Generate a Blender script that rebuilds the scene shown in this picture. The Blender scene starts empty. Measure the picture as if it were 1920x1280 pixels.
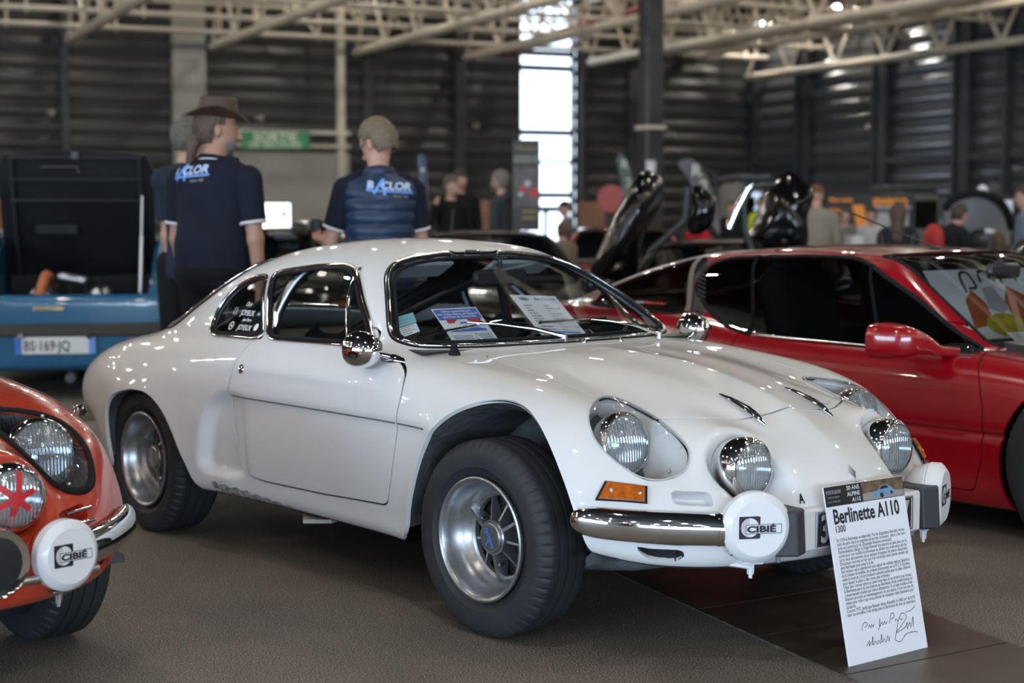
import bpy, bmesh, math, random
import numpy as np
from mathutils import Vector, Matrix

random.seed(7)
S = bpy.context.scene
COL = S.collection

# ------------------------------------------------------------------ camera
CAM_H, CAM_PITCH, CAM_F = 1.2306, 0.076767, 3103.4
cam_d = bpy.data.cameras.new('camera')
cam_d.sensor_width = 36.0
cam_d.lens = CAM_F / 1920.0 * 36.0
cam_d.clip_start, cam_d.clip_end = 0.05, 300
cam_d.dof.use_dof = True
cam_d.dof.focus_distance = 4.95
cam_d.dof.aperture_fstop = 2.6
cam = bpy.data.objects.new('camera', cam_d)
cam.location = (0, 0, CAM_H)
cam.rotation_euler = (math.pi / 2 - CAM_PITCH, 0, 0)
COL.objects.link(cam)
S.camera = cam

# ------------------------------------------------------------------ view, world
S.view_settings.view_transform = 'Standard'
S.view_settings.look = 'None'
S.view_settings.gamma = 1.0
S.view_settings.use_curve_mapping = False
S.view_settings.exposure = -0.15
S.cycles.use_denoising = True
S.cycles.max_bounces = 7
S.cycles.transparent_max_bounces = 14
S.cycles.caustics_reflective = False
S.cycles.caustics_refractive = False
S.cycles.sample_clamp_indirect = 6.0
DAY, LAMP = 20.0, 520.0      # daylight panes and roof lamps
W = bpy.data.worlds.new('world')
S.world = W
W.use_nodes = True
W.node_tree.nodes['Background'].inputs[0].default_value = (0.62, 0.72, 0.85, 1)
W.node_tree.nodes['Background'].inputs[1].default_value = 5.0

def px2w(px, py, Y=None, z=None):
    """a direction through the photograph turned into a point at depth Y or height z"""
    c, s = math.cos(CAM_PITCH), math.sin(CAM_PITCH)
    u = (640 - py) / CAM_F
    d = ((px - 960) / CAM_F, c + u * s, -s + u * c)
    t = Y / d[1] if z is None else (z - CAM_H) / d[2]
    return Vector((d[0] * t, d[1] * t, CAM_H + d[2] * t))
# ------------------------------------------------------------------ mesh tools
def nrm(v):
    return v / np.maximum(np.linalg.norm(v, axis=-1, keepdims=True), 1e-9)

def sstep(a, b, x):
    t = np.clip((x - a) / (b - a), 0, 1)
    return t * t * (3 - 2 * t)

def smax(a, b, k):
    h = np.maximum(k - np.abs(a - b), 0)
    return np.maximum(a, b) + h * h / (4 * k)

def smin(a, b, k):
    return -smax(-a, -b, k)

def gblur(A, sig, axis):
    n = int(3 * sig) + 1
    k = np.exp(-0.5 * (np.arange(-n, n + 1) / sig) ** 2); k /= k.sum()
    A = np.moveaxis(A, axis, -1)
    lo = 2 * A[..., :1] - A[..., n:0:-1]
    hi = 2 * A[..., -1:] - A[..., -2:-n - 2:-1]
    P = np.concatenate([lo, A, hi], -1)
    out = sum(k[i] * P[..., i:i + A.shape[-1]] for i in range(2 * n + 1))
    return np.moveaxis(out, -1, axis)

class F1:
    """a polyline rounded by a gaussian: f(x)"""
    def __init__(self, pts, sig=0.06, h=0.01):
        x = np.array([p[0] for p in pts], float); y = np.array([p[1] for p in pts], float)
        o = np.argsort(x); x, y = x[o], y[o]
        self.x0, self.h = x[0] - 0.3, h
        g = np.arange(self.x0, x[-1] + 0.3, h)
        v = np.interp(g, x, y)
        v = np.where(g < x[0], y[0] + (g - x[0]) * (y[1] - y[0]) / (x[1] - x[0]), v)
        v = np.where(g > x[-1], y[-1] + (g - x[-1]) * (y[-1] - y[-2]) / (x[-1] - x[-2]), v)
        self.v = gblur(v, sig / h, 0)
    def __call__(self, x):
        t = np.clip((x - self.x0) / self.h, 1, len(self.v) - 2.001)
        i = t.astype(int) if isinstance(t, np.ndarray) else int(t)
        f = t - i
        a, b, c, d = self.v[i - 1], self.v[i], self.v[i + 1], self.v[np.minimum(i + 2, len(self.v) - 1)]
        return b + .5 * f * (c - a + f * (2 * a - 5 * b + 4 * c - d + f * (3 * (b - c) + d - a)))

class F2:
    """bicubic lookup of a regular grid"""
    def __init__(self, A, x0, y0, h):
        self.A, self.x0, self.y0, self.h = A, x0, y0, h
    def __call__(self, x, y):
        nx, ny = self.A.shape
        tx = np.clip((x - self.x0) / self.h, 1, nx - 2.001); ty = np.clip((y - self.y0) / self.h, 1, ny - 2.001)
        ix, iy = tx.astype(int), ty.astype(int)
        fx, fy = tx - ix, ty - iy
        def w(f):
            return (-.5 * f + f * f - .5 * f ** 3, 1 - 2.5 * f * f + 1.5 * f ** 3, .5 * f + 2 * f * f - 1.5 * f ** 3, -.5 * f * f + .5 * f ** 3)
        wx, wy = w(fx), w(fy)
        out = 0
        for a in range(4):
            ja = np.clip(ix + a - 1, 0, nx - 1)
            for b in range(4):
                out = out + wx[a] * wy[b] * self.A[ja, np.clip(iy + b - 1, 0, ny - 1)]
        return out

def sd_poly(P, Q):
    """signed distance of points P (n,2) to closed polygon Q"""
    P = np.asarray(P, float); Q = np.asarray(Q, float)
    out = np.empty(len(P))
    A, B = Q, np.roll(Q, -1, 0); E = B - A; L = np.maximum((E * E).sum(1), 1e-12)
    for i in range(0, len(P), 20000):
        p = P[i:i + 20000]
        w = p[:, None] - A[None]
        t = np.clip((w * E).sum(-1) / L, 0, 1)
        d = np.sqrt((((w - t[..., None] * E)) ** 2).sum(-1)).min(1)
        c = (A[None, :, 1] <= p[:, None, 1]) != (B[None, :, 1] <= p[:, None, 1])
        with np.errstate(all='ignore'):
            xi = A[None, :, 0] + (p[:, None, 1] - A[None, :, 1]) / (B - A)[None, :, 1] * E[None, :, 0]
        ins = (c & (p[:, None, 0] < xi)).sum(1) % 2 == 1
        out[i:i + 20000] = np.where(ins, -d, d)
    return out

def crspline(pts, n=8, closed=True):
    P = np.asarray(pts, float); N = len(P); out = []
    for i in range(N if closed else N - 1):
        if closed:
            a, b, c, d = P[(i - 1) % N], P[i], P[(i + 1) % N], P[(i + 2) % N]
        else:
            b, c = P[i], P[i + 1]
            a = P[i - 1] if i > 0 else 2 * b - c
            d = P[i + 2] if i + 2 < N else 2 * c - b
        for k in range(n):
            f = k / n
            out.append(b + .5 * f * (c - a + f * (2 * a - 5 * b + 4 * c - d + f * (3 * (b - c) + d - a))))
    if not closed:
        out.append(P[-1])
    return np.array(out)

def roundpoly(pts, r=0.02, n=5):
    """polygon with its corners rounded by r"""
    P = np.asarray(pts, float); out = []; N = len(P)
    for i in range(N):
        a, b, c = P[i - 1], P[i], P[(i + 1) % N]
        la, lc = np.linalg.norm(a - b), np.linalg.norm(c - b)
        q = min(r, la * .48, lc * .48)
        p0, p2 = b + (a - b) / la * q, b + (c - b) / lc * q
        for k in range(n + 1):
            t = k / n
            out.append((1 - t) ** 2 * p0 + 2 * t * (1 - t) * b + t * t * p2)
    return np.array(out)

def sgrad(F, P, e=1.5e-3):
    g = np.zeros_like(P)
    for a in range(3):
        d = np.zeros(3); d[a] = e
        g[:, a] = (F(P + d) - F(P - d)) / (2 * e)
    return g

def nets(F, lo, hi, h, proj=3):
    """surface of F = 0 as triangles, vertices pulled onto it"""
    lo = np.array(lo, float); n = np.ceil((np.array(hi) - lo) / h).astype(int) + 1
    ax = [lo[a] + h * np.arange(n[a]) for a in range(3)]
    V = np.empty(n, np.float32)
    bl = 8
    nb = -(-n // bl)
    bc = np.stack(np.meshgrid(*[lo[a] + h * (bl * np.arange(nb[a]) + (bl - 1) / 2) for a in range(3)], indexing='ij'), -1).reshape(-1, 3)
    bv = F(bc); nearb = np.where(np.abs(bv) < 1.5 * h * bl * .87)[0]
    V[:] = np.repeat(np.repeat(np.repeat(bv.reshape(nb), bl, 0), bl, 1), bl, 2)[:n[0], :n[1], :n[2]]
    oz = np.stack(np.meshgrid(*[np.arange(bl)] * 3, indexing='ij'), -1).reshape(-1, 3)
    b3 = np.stack(np.unravel_index(nearb, nb), 1)
    for i in range(0, len(b3), 120):
        I = (b3[i:i + 120, None] * bl + oz[None]).reshape(-1, 3)
        I = I[(I < n).all(1)]
        V[I[:, 0], I[:, 1], I[:, 2]] = F(lo + h * I)
    s = V < 0
    acc = np.zeros((n[0] - 1, n[1] - 1, n[2] - 1, 3), np.float32); cnt = np.zeros(acc.shape[:3], np.float32)
    m = [n[0] - 1, n[1] - 1, n[2] - 1]
    for a in range(3):
        b, c = [k for k in range(3) if k != a]
        for ob in (0, 1):
            for oc in (0, 1):
                sl0 = [None] * 3; sl1 = [None] * 3
                sl0[a] = slice(0, m[a]); sl1[a] = slice(1, m[a] + 1)
                sl0[b] = sl1[b] = slice(ob, ob + m[b]); sl0[c] = sl1[c] = slice(oc, oc + m[c])
                v0, v1 = V[tuple(sl0)], V[tuple(sl1)]
                x = (v0 < 0) != (v1 < 0)
                t = np.where(x, v0 / np.where(x, v0 - v1, 1), 0)
                acc[..., a] += np.where(x, t, 0); acc[..., b] += np.where(x, ob, 0); acc[..., c] += np.where(x, oc, 0)
                cnt += x
    has = cnt > 0
    idx = np.full(has.shape, -1, np.int64); idx[has] = np.arange(has.sum())
    base = np.argwhere(has)
    P = lo + h * (base + acc[has] / cnt[has][:, None])
    tris = []
    for a in range(3):
        b, c = (a + 1) % 3, (a + 2) % 3
        sl0 = [slice(1, m[k]) for k in range(3)]; sl1 = list(sl0)
        sl0[a] = slice(0, m[a]); sl1[a] = slice(1, m[a] + 1)
        s0, s1 = s[tuple(sl0)], s[tuple(sl1)]
        for flip, msk in ((False, s0 & ~s1), (True, ~s0 & s1)):
            q = np.argwhere(msk)
            if not len(q): continue
            q[:, b] += 1; q[:, c] += 1
            def at(db, dc):
                r = q.copy(); r[:, b] -= db; r[:, c] -= dc
                return idx[r[:, 0], r[:, 1], r[:, 2]]
            v = [at(1, 1), at(0, 1), at(0, 0), at(1, 0)]
            if flip: v = v[::-1]
            tris.append(np.stack([v[0], v[1], v[2]], 1)); tris.append(np.stack([v[0], v[2], v[3]], 1))
    T = np.concatenate(tris)
    P = P.astype(float)
    for _ in range(proj):
        g = sgrad(F, P)
        st = F(P)[:, None] * g / np.maximum((g * g).sum(1, keepdims=True), .05)
        l = np.linalg.norm(st, axis=1, keepdims=True)
        P = P - st * np.minimum(1, h / np.maximum(l, 1e-9))
    return P, T

def compact(V, T):
    u, inv = np.unique(T.ravel(), return_inverse=True)
    return V[u], inv.reshape(-1, 3)

def cut(M, g, want='both', snap=0.0):
    """split triangles at g = 0 -> (g<0 side, g>0 side)"""
    V, T = M
    if len(T) == 0:
        return (V, T), (V, T)
    d = np.asarray(g(V), float)
    d = np.where(np.abs(d) < 1e-7, 1e-7, d)
    if snap:
        near = np.where(np.abs(d) < snap)[0]
        if len(near):
            V = V.copy(); P = V[near]; gr = np.zeros_like(P)
            for a in range(3):
                e = np.zeros(3); e[a] = 1e-3
                gr[:, a] = (g(P + e) - g(P - e)) / 2e-3
            q = (gr * gr).sum(1, keepdims=True)
            # stay on the surface: take out the part along the vertex normal
            nn = vnormals((V, T))[near]
            gt = gr - (gr * nn).sum(1, keepdims=True) * nn
            qt = (gt * gt).sum(1, keepdims=True)
            ok = (qt[:, 0] > .1) & (q[:, 0] < 25)
            stp = d[near][:, None] * gt / np.maximum(qt, .1)
            V[near[ok]] = (P - stp)[ok]
            d[near[ok]] = 0.0
    sg = np.where(d > 0, 1, np.where(d < 0, -1, 0))
    ts = sg[T]
    pos = (ts >= 0).all(1) & (ts > 0).any(1)
    neg = (ts <= 0).all(1)
    mix = ~(pos | neg)
    Tp, Tn = [T[pos]], [T[neg]]
    M_ = T[mix]
    if len(M_):
        e = np.concatenate([M_[:, [0, 1]], M_[:, [1, 2]], M_[:, [2, 0]]]); e.sort(1)
        e = e[(sg[e[:, 0]] * sg[e[:, 1]]) < 0]
        e = np.unique(e, axis=0)
        t = d[e[:, 0]] / (d[e[:, 0]] - d[e[:, 1]])
        NV = V[e[:, 0]] * (1 - t)[:, None] + V[e[:, 1]] * t[:, None]
        base = len(V)
        key = {(int(a), int(b)): base + i for i, (a, b) in enumerate(e)}
        V = np.concatenate([V, NV])
        ap, an = [], []
        for tri in M_:
            poly = []
            for k in range(3):
                a, b = int(tri[k]), int(tri[(k + 1) % 3])
                poly.append((a, sg[a]))
                if sg[a] * sg[b] < 0:
                    poly.append((key[(a, b) if a < b else (b, a)], 0))
            for sgn, acc in ((1, ap), (-1, an)):
                r = [p for p, s_ in poly if s_ * sgn >= 0]
                for k in range(1, len(r) - 1):
                    acc.append((r[0], r[k], r[k + 1]))
        if ap: Tp.append(np.array(ap))
        if an: Tn.append(np.array(an))
    return compact(V, np.concatenate(Tn)), compact(V, np.concatenate(Tp))

def vnormals(M):
    V, T = M
    n = np.cross(V[T[:, 1]] - V[T[:, 0]], V[T[:, 2]] - V[T[:, 0]])
    N = np.zeros_like(V)
    for k in range(3):
        np.add.at(N, T[:, k], n)
    return nrm(N)

def loops(M, g=None, eps=2e-3):
    """boundary loops (lists of vertex ids), only those where |g| < eps"""
    V, T = M
    e = np.concatenate([T[:, [0, 1]], T[:, [1, 2]], T[:, [2, 0]]])
    k = np.sort(e, 1); _, inv, c = np.unique(k, axis=0, return_inverse=True, return_counts=True)
    e = e[c[inv.ravel()] == 1]
    if g is not None and len(e):
        ok = np.abs(g(V)) < eps
        e = e[ok[e[:, 0]] & ok[e[:, 1]]]
    nxt = {}
    for a, b in e: nxt.setdefault(int(a), []).append(int(b))
    res = []
    starts = set(nxt) - {b for l in nxt.values() for b in l}
    def walk(s):
        lp = [s]
        while nxt.get(lp[-1]):
            b = nxt[lp[-1]].pop()
            if b == s: return lp, True
            lp.append(b)
        return lp, False
    for s in list(starts): 
        l, c_ = walk(s)
        if len(l) > 2: res.append((l, c_))
    for s in list(nxt):
        while nxt.get(s):
            l, c_ = walk(s)
            if len(l) > 2: res.append((l, c_))
    return res

def looppts(M, g=None, eps=2e-3, minlen=0.05, smooth=3):
    N = vnormals(M); out = []
    for l, c in loops(M, g, eps):
        P, n = M[0][l].copy(), N[l].copy()
        if np.linalg.norm(np.diff(P, axis=0), axis=1).sum() < minlen: continue
        for _ in range(smooth):
            if c:
                P = .5 * P + .25 * (np.roll(P, 1, 0) + np.roll(P, -1, 0)); n = .5 * n + .25 * (np.roll(n, 1, 0) + np.roll(n, -1, 0))
            else:
                P[1:-1] = .5 * P[1:-1] + .25 * (P[2:] + P[:-2])
        out.append((P, nrm(n), c))
    return out

def resample(P, step, closed, extra=None):
    Q = np.concatenate([P, P[:1]]) if closed else P
    s = np.concatenate([[0], np.cumsum(np.linalg.norm(np.diff(Q, axis=0), axis=1))])
    n = max(int(s[-1] / step), 3)
    t = np.linspace(0, s[-1], n, endpoint=not closed)
    R = np.stack([np.interp(t, s, Q[:, a]) for a in range(3)], 1)
    if extra is None: return R
    X = np.concatenate([extra, extra[:1]]) if closed else extra
    return R, nrm(np.stack([np.interp(t, s, X[:, a]) for a in range(3)], 1))

class MB:
    """collects geometry, builds ONE mesh object"""
    def __init__(self): self.v, self.f, self.n = [], [], 0
    def add(self, V, Fc):
        V = np.asarray(V, float).reshape(-1, 3)
        self.v.append(V); self.f += [tuple(int(i) + self.n for i in q) for q in Fc]; self.n += len(V)
        return self
    def mesh(self, M): return self.add(M[0], M[1])
    def box(self, c, s, R=None, bevel=0.0):
        """box centred at c, full size s, R 3x3; bevel = chamfer"""
        c = np.array(c, float); hs = np.array(s, float) / 2
        if bevel <= 0:
            V = np.array([[x, y, z] for x in (-1, 1) for y in (-1, 1) for z in (-1, 1)]) * hs
            Fc = [(0, 1, 3, 2), (4, 6, 7, 5), (0, 4, 5, 1), (2, 3, 7, 6), (0, 2, 6, 4), (1, 5, 7, 3)]
        else:
            b = min(bevel, hs.min() * .95); V = []; Fc = []
            ix = {}
            for sx in (-1, 1):
                for sy in (-1, 1):
                    for sz in (-1, 1):
                        for a in range(3):
                            p = np.array([sx, sy, sz]) * (hs - b); p[a] = (sx, sy, sz)[a] * hs[a]
                            ix[(sx, sy, sz, a)] = len(V); V.append(p)
            V = np.array(V)
            def quad(l):
                ce = V[l].mean(0); n_ = np.cross(V[l[1]] - V[l[0]], V[l[2]] - V[l[0]])
                Fc.append(tuple(l) if n_ @ ce > 0 else tuple(l[::-1]))
            for a in range(3):
                o = [k for k in range(3) if k != a]
                for sa in (-1, 1):
                    l = []
                    for p, q in ((-1, -1), (1, -1), (1, 1), (-1, 1)):
                        s3 = [0, 0, 0]; s3[a] = sa; s3[o[0]] = p; s3[o[1]] = q; l.append(ix[(*s3, a)])
                    quad(l)
                for p in (-1, 1):
                    for q in (-1, 1):
                        l = []
                        for sa, ax_ in ((-1, o[0]), (1, o[0]), (1, o[1]), (-1, o[1])):
                            s3 = [0, 0, 0]; s3[a] = sa; s3[o[0]] = p; s3[o[1]] = q; l.append(ix[(*s3, ax_)])
                        quad(l)
            for sx in (-1, 1):
                for sy in (-1, 1):
                    for sz in (-1, 1):
                        quad([ix[(sx, sy, sz, a)] for a in range(3)])
        if R is not None: V = V @ np.asarray(R).T
        return self.add(V + c, Fc)
    def sweep(self, P, r, N=None, closed=False, prof=8, ry=None, caps=True, power=None):
        """tube along P; r radius (scalar or per point) along N, ry across"""
        P = np.asarray(P, float); n = len(P)
        T_ = (np.roll(P, -1, 0) - np.roll(P, 1, 0)) if closed else np.gradient(P, axis=0)
        T_ = nrm(T_)
        if N is None:
            up = np.array([0, 0, 1.0]); a = up if abs(T_[0] @ up) < .9 else np.array([1.0, 0, 0])
            N = np.empty_like(P); cur = a
            for i in range(n):
                cur = cur - (cur @ T_[i]) * T_[i]; cur = cur / np.linalg.norm(cur); N[i] = cur
        else:
            N = np.asarray(N, float); N = nrm(N - (N * T_).sum(1, keepdims=True) * T_)
        B = np.cross(T_, N)
        r = np.broadcast_to(np.asarray(r, float), (n,)); ry = r if ry is None else np.broadcast_to(np.asarray(ry, float), (n,))
        a = np.linspace(0, 2 * np.pi, prof, endpoint=False) + np.pi / prof
        ca, sa = np.cos(a), np.sin(a)
        if power: ca, sa = np.sign(ca) * np.abs(ca) ** power, np.sign(sa) * np.abs(sa) ** power
        V = P[:, None] + r[:, None, None] * ca[None, :, None] * N[:, None] + ry[:, None, None] * sa[None, :, None] * B[:, None]
        Fc = []
        for i in range(n if closed else n - 1):
            j = (i + 1) % n
            for k in range(prof):
                l = (k + 1) % prof
                Fc.append((i * prof + k, i * prof + l, j * prof + l, j * prof + k))
        if not closed and caps:
            Fc.append(tuple(range(prof))[::-1]); Fc.append(tuple((n - 1) * prof + k for k in range(prof)))
        return self.add(V.reshape(-1, 3), Fc)
    def tube(self, pts, r, prof=8, step=None, ry=None, smooth=0):
        P = np.asarray(pts, float)
        if smooth: P = crspline(P, smooth, False)
        return self.sweep(P, r, prof=prof, ry=ry)
    def lathe(self, prof, n=32, c=(0, 0, 0), axis=(0, 0, 1), close=False):
        """revolve profile [(r, h)...] about axis at c"""
        ax_ = np.array(axis, float); ax_ /= np.linalg.norm(ax_)
        u = np.cross(ax_, [0, 0, 1.0]) if abs(ax_[2]) < .9 else np.cross(ax_, [1.0, 0, 0])
        u /= np.linalg.norm(u); w = np.cross(ax_, u)
        a = np.linspace(0, 2 * np.pi, n, endpoint=False)
        C_ = np.cos(a)[:, None] * u + np.sin(a)[:, None] * w
        V = []; 
        for r, h in prof: V.append(np.array(c) + ax_ * h + C_ * r)
        m = len(prof); Fc = []
        for i in range(m - 1 + (1 if close else 0)):
            j = (i + 1) % m
            for k in range(n):
                l = (k + 1) % n
                Fc.append((i * n + k, i * n + l, j * n + l, j * n + k))
        if not close:
            if prof[0][0] > 1e-6: Fc.append(tuple(range(n))[::-1])
            if prof[-1][0] > 1e-6: Fc.append(tuple((m - 1) * n + k for k in range(n)))
        return self.add(np.concatenate(V), Fc)
    def ball(self, c, r, n=16, m=10, R=None):
        r = np.broadcast_to(np.asarray(r, float), (3,))
        th = np.linspace(0, np.pi, m + 1)[1:-1]; ph = np.linspace(0, 2 * np.pi, n, endpoint=False)
        V = [[0, 0, 1]] + [[np.sin(t) * np.cos(p), np.sin(t) * np.sin(p), np.cos(t)] for t in th for p in ph] + [[0, 0, -1]]
        V = np.array(V) * r
        if R is not None: V = V @ np.asarray(R).T
        Fc = [(0, 1 + k, 1 + (k + 1) % n) for k in range(n)]
        for i in range(m - 2):
            for k in range(n):
                l = (k + 1) % n
                Fc.append((1 + i * n + k, 1 + (i + 1) * n + k, 1 + (i + 1) * n + l, 1 + i * n + l))
        o = 1 + (m - 2) * n
        Fc += [(o + k, len(V) - 1, o + (k + 1) % n) for k in range(n)]
        return self.add(V + np.array(c), Fc)
    def prism(self, poly, w, axis, lo, hi):
        """extrude 2D polygon along axis (0,1,2) between lo and hi; poly in the other two axes"""
        P = np.asarray(poly, float); n = len(P); o = [k for k in range(3) if k != axis]
        V = np.zeros((2 * n, 3)); V[:n, o] = P; V[n:, o] = P; V[:n, axis] = lo; V[n:, axis] = hi
        Fc = [tuple(range(n)), tuple(range(2 * n - 1, n - 1, -1))] + [(i, i + n, (i + 1) % n + n, (i + 1) % n) for i in range(n)]
        return self.add(V, Fc)
    def build(self, name, mat, parent=None, smooth=None, fixn=True):
        V = np.concatenate(self.v) if self.v else np.zeros((0, 3))
        me = bpy.data.meshes.new(name)
        me.from_pydata(V.tolist(), [], self.f)
        if fixn:
            bm = bmesh.new(); bm.from_mesh(me); bmesh.ops.recalc_face_normals(bm, faces=bm.faces); bm.to_mesh(me); bm.free()
        return link(name, me, mat, parent, smooth)

def link(name, me, mat, parent=None, smooth=None):
    if mat is not None: me.materials.append(mat)
    o = bpy.data.objects.new(name, me)
    COL.objects.link(o)
    if parent is not None: o.parent = parent
    if smooth == 'all':
        me.shade_smooth()
    elif smooth:
        me.shade_smooth()
        try:
            me.set_sharp_from_angle(angle=math.radians(smooth))
        except Exception:
            pass
    return o

def build_tris(name, M, mat, parent=None, normals=None, extra=None, smooth='all'):
    V, T = M
    if extra is not None:
        EV, EF = extra
        faces = T.tolist() + [tuple(int(i) + len(V) for i in f) for f in EF]
        V2 = np.concatenate([V, EV]) if len(EV) else V
    else:
        faces, V2 = T.tolist(), V
    me = bpy.data.meshes.new(name)
    me.from_pydata(V2.tolist(), [], faces)
    o = link(name, me, mat, parent, smooth)
    if normals is not None:
        N = np.array(normals, float)
        if len(V2) > len(V):
            me2 = np.array([list(v.normal) for v in me.vertices])
            me2[:len(V)] = N; N = me2
        me.normals_split_custom_set_from_vertices(N.tolist())
    return o

def flange(M, depth, g=None, eps=2e-3, dirv=None):
    """inward return along the open edges of M"""
    N = vnormals(M); EV, EF = [], []; b = 0
    for l, c in loops(M, g, eps):
        P = M[0][l]; D = -N[l] if dirv is None else np.broadcast_to(np.array(dirv, float), P.shape)
        if callable(depth): dd = depth(P)[:, None]
        else: dd = depth
        n = len(l)
        EV.append(P); EV.append(P + D * dd)
        for i in range(n if c else n - 1):
            j = (i + 1) % n
            EF.append((b + i, b + n + i, b + n + j, b + j)[::-1])
        b += 2 * n
    return (np.concatenate(EV) if EV else np.zeros((0, 3))), EF

def empty(name, loc=(0, 0, 0), rz=0.0, label=None, cat=None, group=None):
    o = bpy.data.objects.new(name, None)
    o.empty_display_size = 0.1
    COL.objects.link(o)
    o.location = loc; o.rotation_euler = (0, 0, rz)
    tag(o, label, cat, group)
    return o

def tag(o, label=None, cat=None, group=None, kind=None):
    if label: o['label'] = label
    if cat: o['category'] = cat
    if group: o['group'] = group
    if kind: o['kind'] = kind
    return o

def struct(o):
    o['kind'] = 'structure'
    return o

def copy_tree(o, parent=None):
    c = o.copy(); COL.objects.link(c)
    if parent is not None: c.parent = parent
    for ch in list(o.children): copy_tree(ch, c)
    return c

def rotz(a):
    c, s = math.cos(a), math.sin(a)
    return np.array([[c, -s, 0], [s, c, 0], [0, 0, 1.0]])

def basis(x, y, z):
    return np.stack([nrm(np.array(x, float)), nrm(np.array(y, float)), nrm(np.array(z, float))], 1)

# ------------------------------------------------------------------ materials
def mat(name, col, rough=0.5, metal=0.0, spec=0.5, coat=0.0, emit=None, estr=1.0, sheen=0.0, noise=None, bump=None, croug=0.03):
    """principled material; noise = (scale, amount[, second colour]) mottles the colour, bump = (scale, strength, distance)"""
    m = bpy.data.materials.new(name); m.use_nodes = True
    nt = m.node_tree; b = nt.nodes['Principled BSDF']
    b.inputs['Base Color'].default_value = (*col, 1); b.inputs['Roughness'].default_value = rough
    b.inputs['Metallic'].default_value = metal; b.inputs['Specular IOR Level'].default_value = spec
    b.inputs['Coat Weight'].default_value = coat; b.inputs['Coat Roughness'].default_value = croug
    if sheen: b.inputs['Sheen Weight'].default_value = sheen
    if emit:
        b.inputs['Emission Color'].default_value = (*emit, 1); b.inputs['Emission Strength'].default_value = estr
    tc = nt.nodes.new('ShaderNodeTexCoord')
    if noise:
        n = nt.nodes.new('ShaderNodeTexNoise'); n.inputs['Scale'].default_value = noise[0]; n.inputs['Detail'].default_value = 5
        nt.links.new(tc.outputs['Object'], n.inputs['Vector'])
        mx = nt.nodes.new('ShaderNodeMix'); mx.data_type = 'RGBA'
        c2 = noise[2] if len(noise) > 2 else tuple(c * (1 - noise[1]) for c in col)
        mx.inputs[6].default_value = (*col, 1); mx.inputs[7].default_value = (*c2, 1)
        rp = nt.nodes.new('ShaderNodeMapRange'); rp.inputs[1].default_value = .35; rp.inputs[2].default_value = .7
        nt.links.new(n.outputs[0], rp.inputs[0]); nt.links.new(rp.outputs[0], mx.inputs[0])
        nt.links.new(mx.outputs[2], b.inputs['Base Color'])
    if bump:
        n = nt.nodes.new('ShaderNodeTexNoise'); n.inputs['Scale'].default_value = bump[0]; n.inputs['Detail'].default_value = 4
        nt.links.new(tc.outputs['Object'], n.inputs['Vector'])
        bp = nt.nodes.new('ShaderNodeBump'); bp.inputs['Strength'].default_value = bump[1]; bp.inputs['Distance'].default_value = bump[2]
        nt.links.new(n.outputs[0], bp.inputs['Height']); nt.links.new(bp.outputs[0], b.inputs['Normal'])
    return m

def glass(name, tint=(.8, .85, .85), refl=1.0, rough=0.0, ior=1.5, milk=0.0):
    """thin pane: see-through with fresnel reflection, milk = share of pale scatter"""
    m = bpy.data.materials.new(name); m.use_nodes = True
    nt = m.node_tree; nt.nodes.clear()
    out = nt.nodes.new('ShaderNodeOutputMaterial')
    tr = nt.nodes.new('ShaderNodeBsdfTransparent'); tr.inputs[0].default_value = (*tint, 1)
    gl = nt.nodes.new('ShaderNodeBsdfGlossy'); gl.inputs['Roughness'].default_value = rough; gl.inputs[0].default_value = (refl, refl, refl, 1)
    lw = nt.nodes.new('ShaderNodeLayerWeight'); lw.inputs[0].default_value = .5
    pw = nt.nodes.new('ShaderNodeMath'); pw.operation = 'POWER'; pw.inputs[1].default_value = 5
    nt.links.new(lw.outputs['Facing'], pw.inputs[0])
    r0 = ((ior - 1) / (ior + 1)) ** 2 * 1.9
    fr = nt.nodes.new('ShaderNodeMath'); fr.operation = 'MULTIPLY_ADD'; fr.inputs[1].default_value = 1 - r0; fr.inputs[2].default_value = r0
    nt.links.new(pw.outputs[0], fr.inputs[0])
    mx = nt.nodes.new('ShaderNodeMixShader')
    a = tr
    if milk:
        df = nt.nodes.new('ShaderNodeBsdfDiffuse'); df.inputs[0].default_value = (.75, .78, .8, 1)
        m2 = nt.nodes.new('ShaderNodeMixShader'); m2.inputs[0].default_value = milk
        nt.links.new(tr.outputs[0], m2.inputs[1]); nt.links.new(df.outputs[0], m2.inputs[2]); a = m2
    nt.links.new(fr.outputs[0], mx.inputs[0]); nt.links.new(a.outputs[0], mx.inputs[1]); nt.links.new(gl.outputs[0], mx.inputs[2])
    nt.links.new(mx.outputs[0], out.inputs[0])
    return m

def text(body, size, name, m, parent, R, loc, font=None, align='LEFT', depth=0.0004, xs=1.0, shear=0.0, spacing=1.0, bold=0.0):
    """lettering as a mesh; R columns = right, up, out; loc = baseline start; xs = width factor"""
    cu = bpy.data.curves.new('t', 'FONT'); cu.body = body; cu.size = size; cu.align_x = align; cu.extrude = depth; cu.shear = shear
    cu.space_character = spacing; cu.offset = bold; cu.resolution_u = 3
    o = bpy.data.objects.new('t', cu); COL.objects.link(o)
    dg = bpy.context.evaluated_depsgraph_get(); dg.update()
    me = bpy.data.meshes.new_from_object(o.evaluated_get(dg))
    bpy.data.objects.remove(o); bpy.data.curves.remove(cu)
    V = np.array([v.co[:] for v in me.vertices]) if len(me.vertices) else np.zeros((0, 3))
    Fc = [tuple(p.vertices) for p in me.polygons]
    bpy.data.meshes.remove(me)
    V[:, 0] *= xs
    V = V @ np.asarray(R).T + np.asarray(loc)
    if name is None: return V, Fc
    return MB().add(V, Fc).build(name, m, parent, fixn=False)
M = {}
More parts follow.
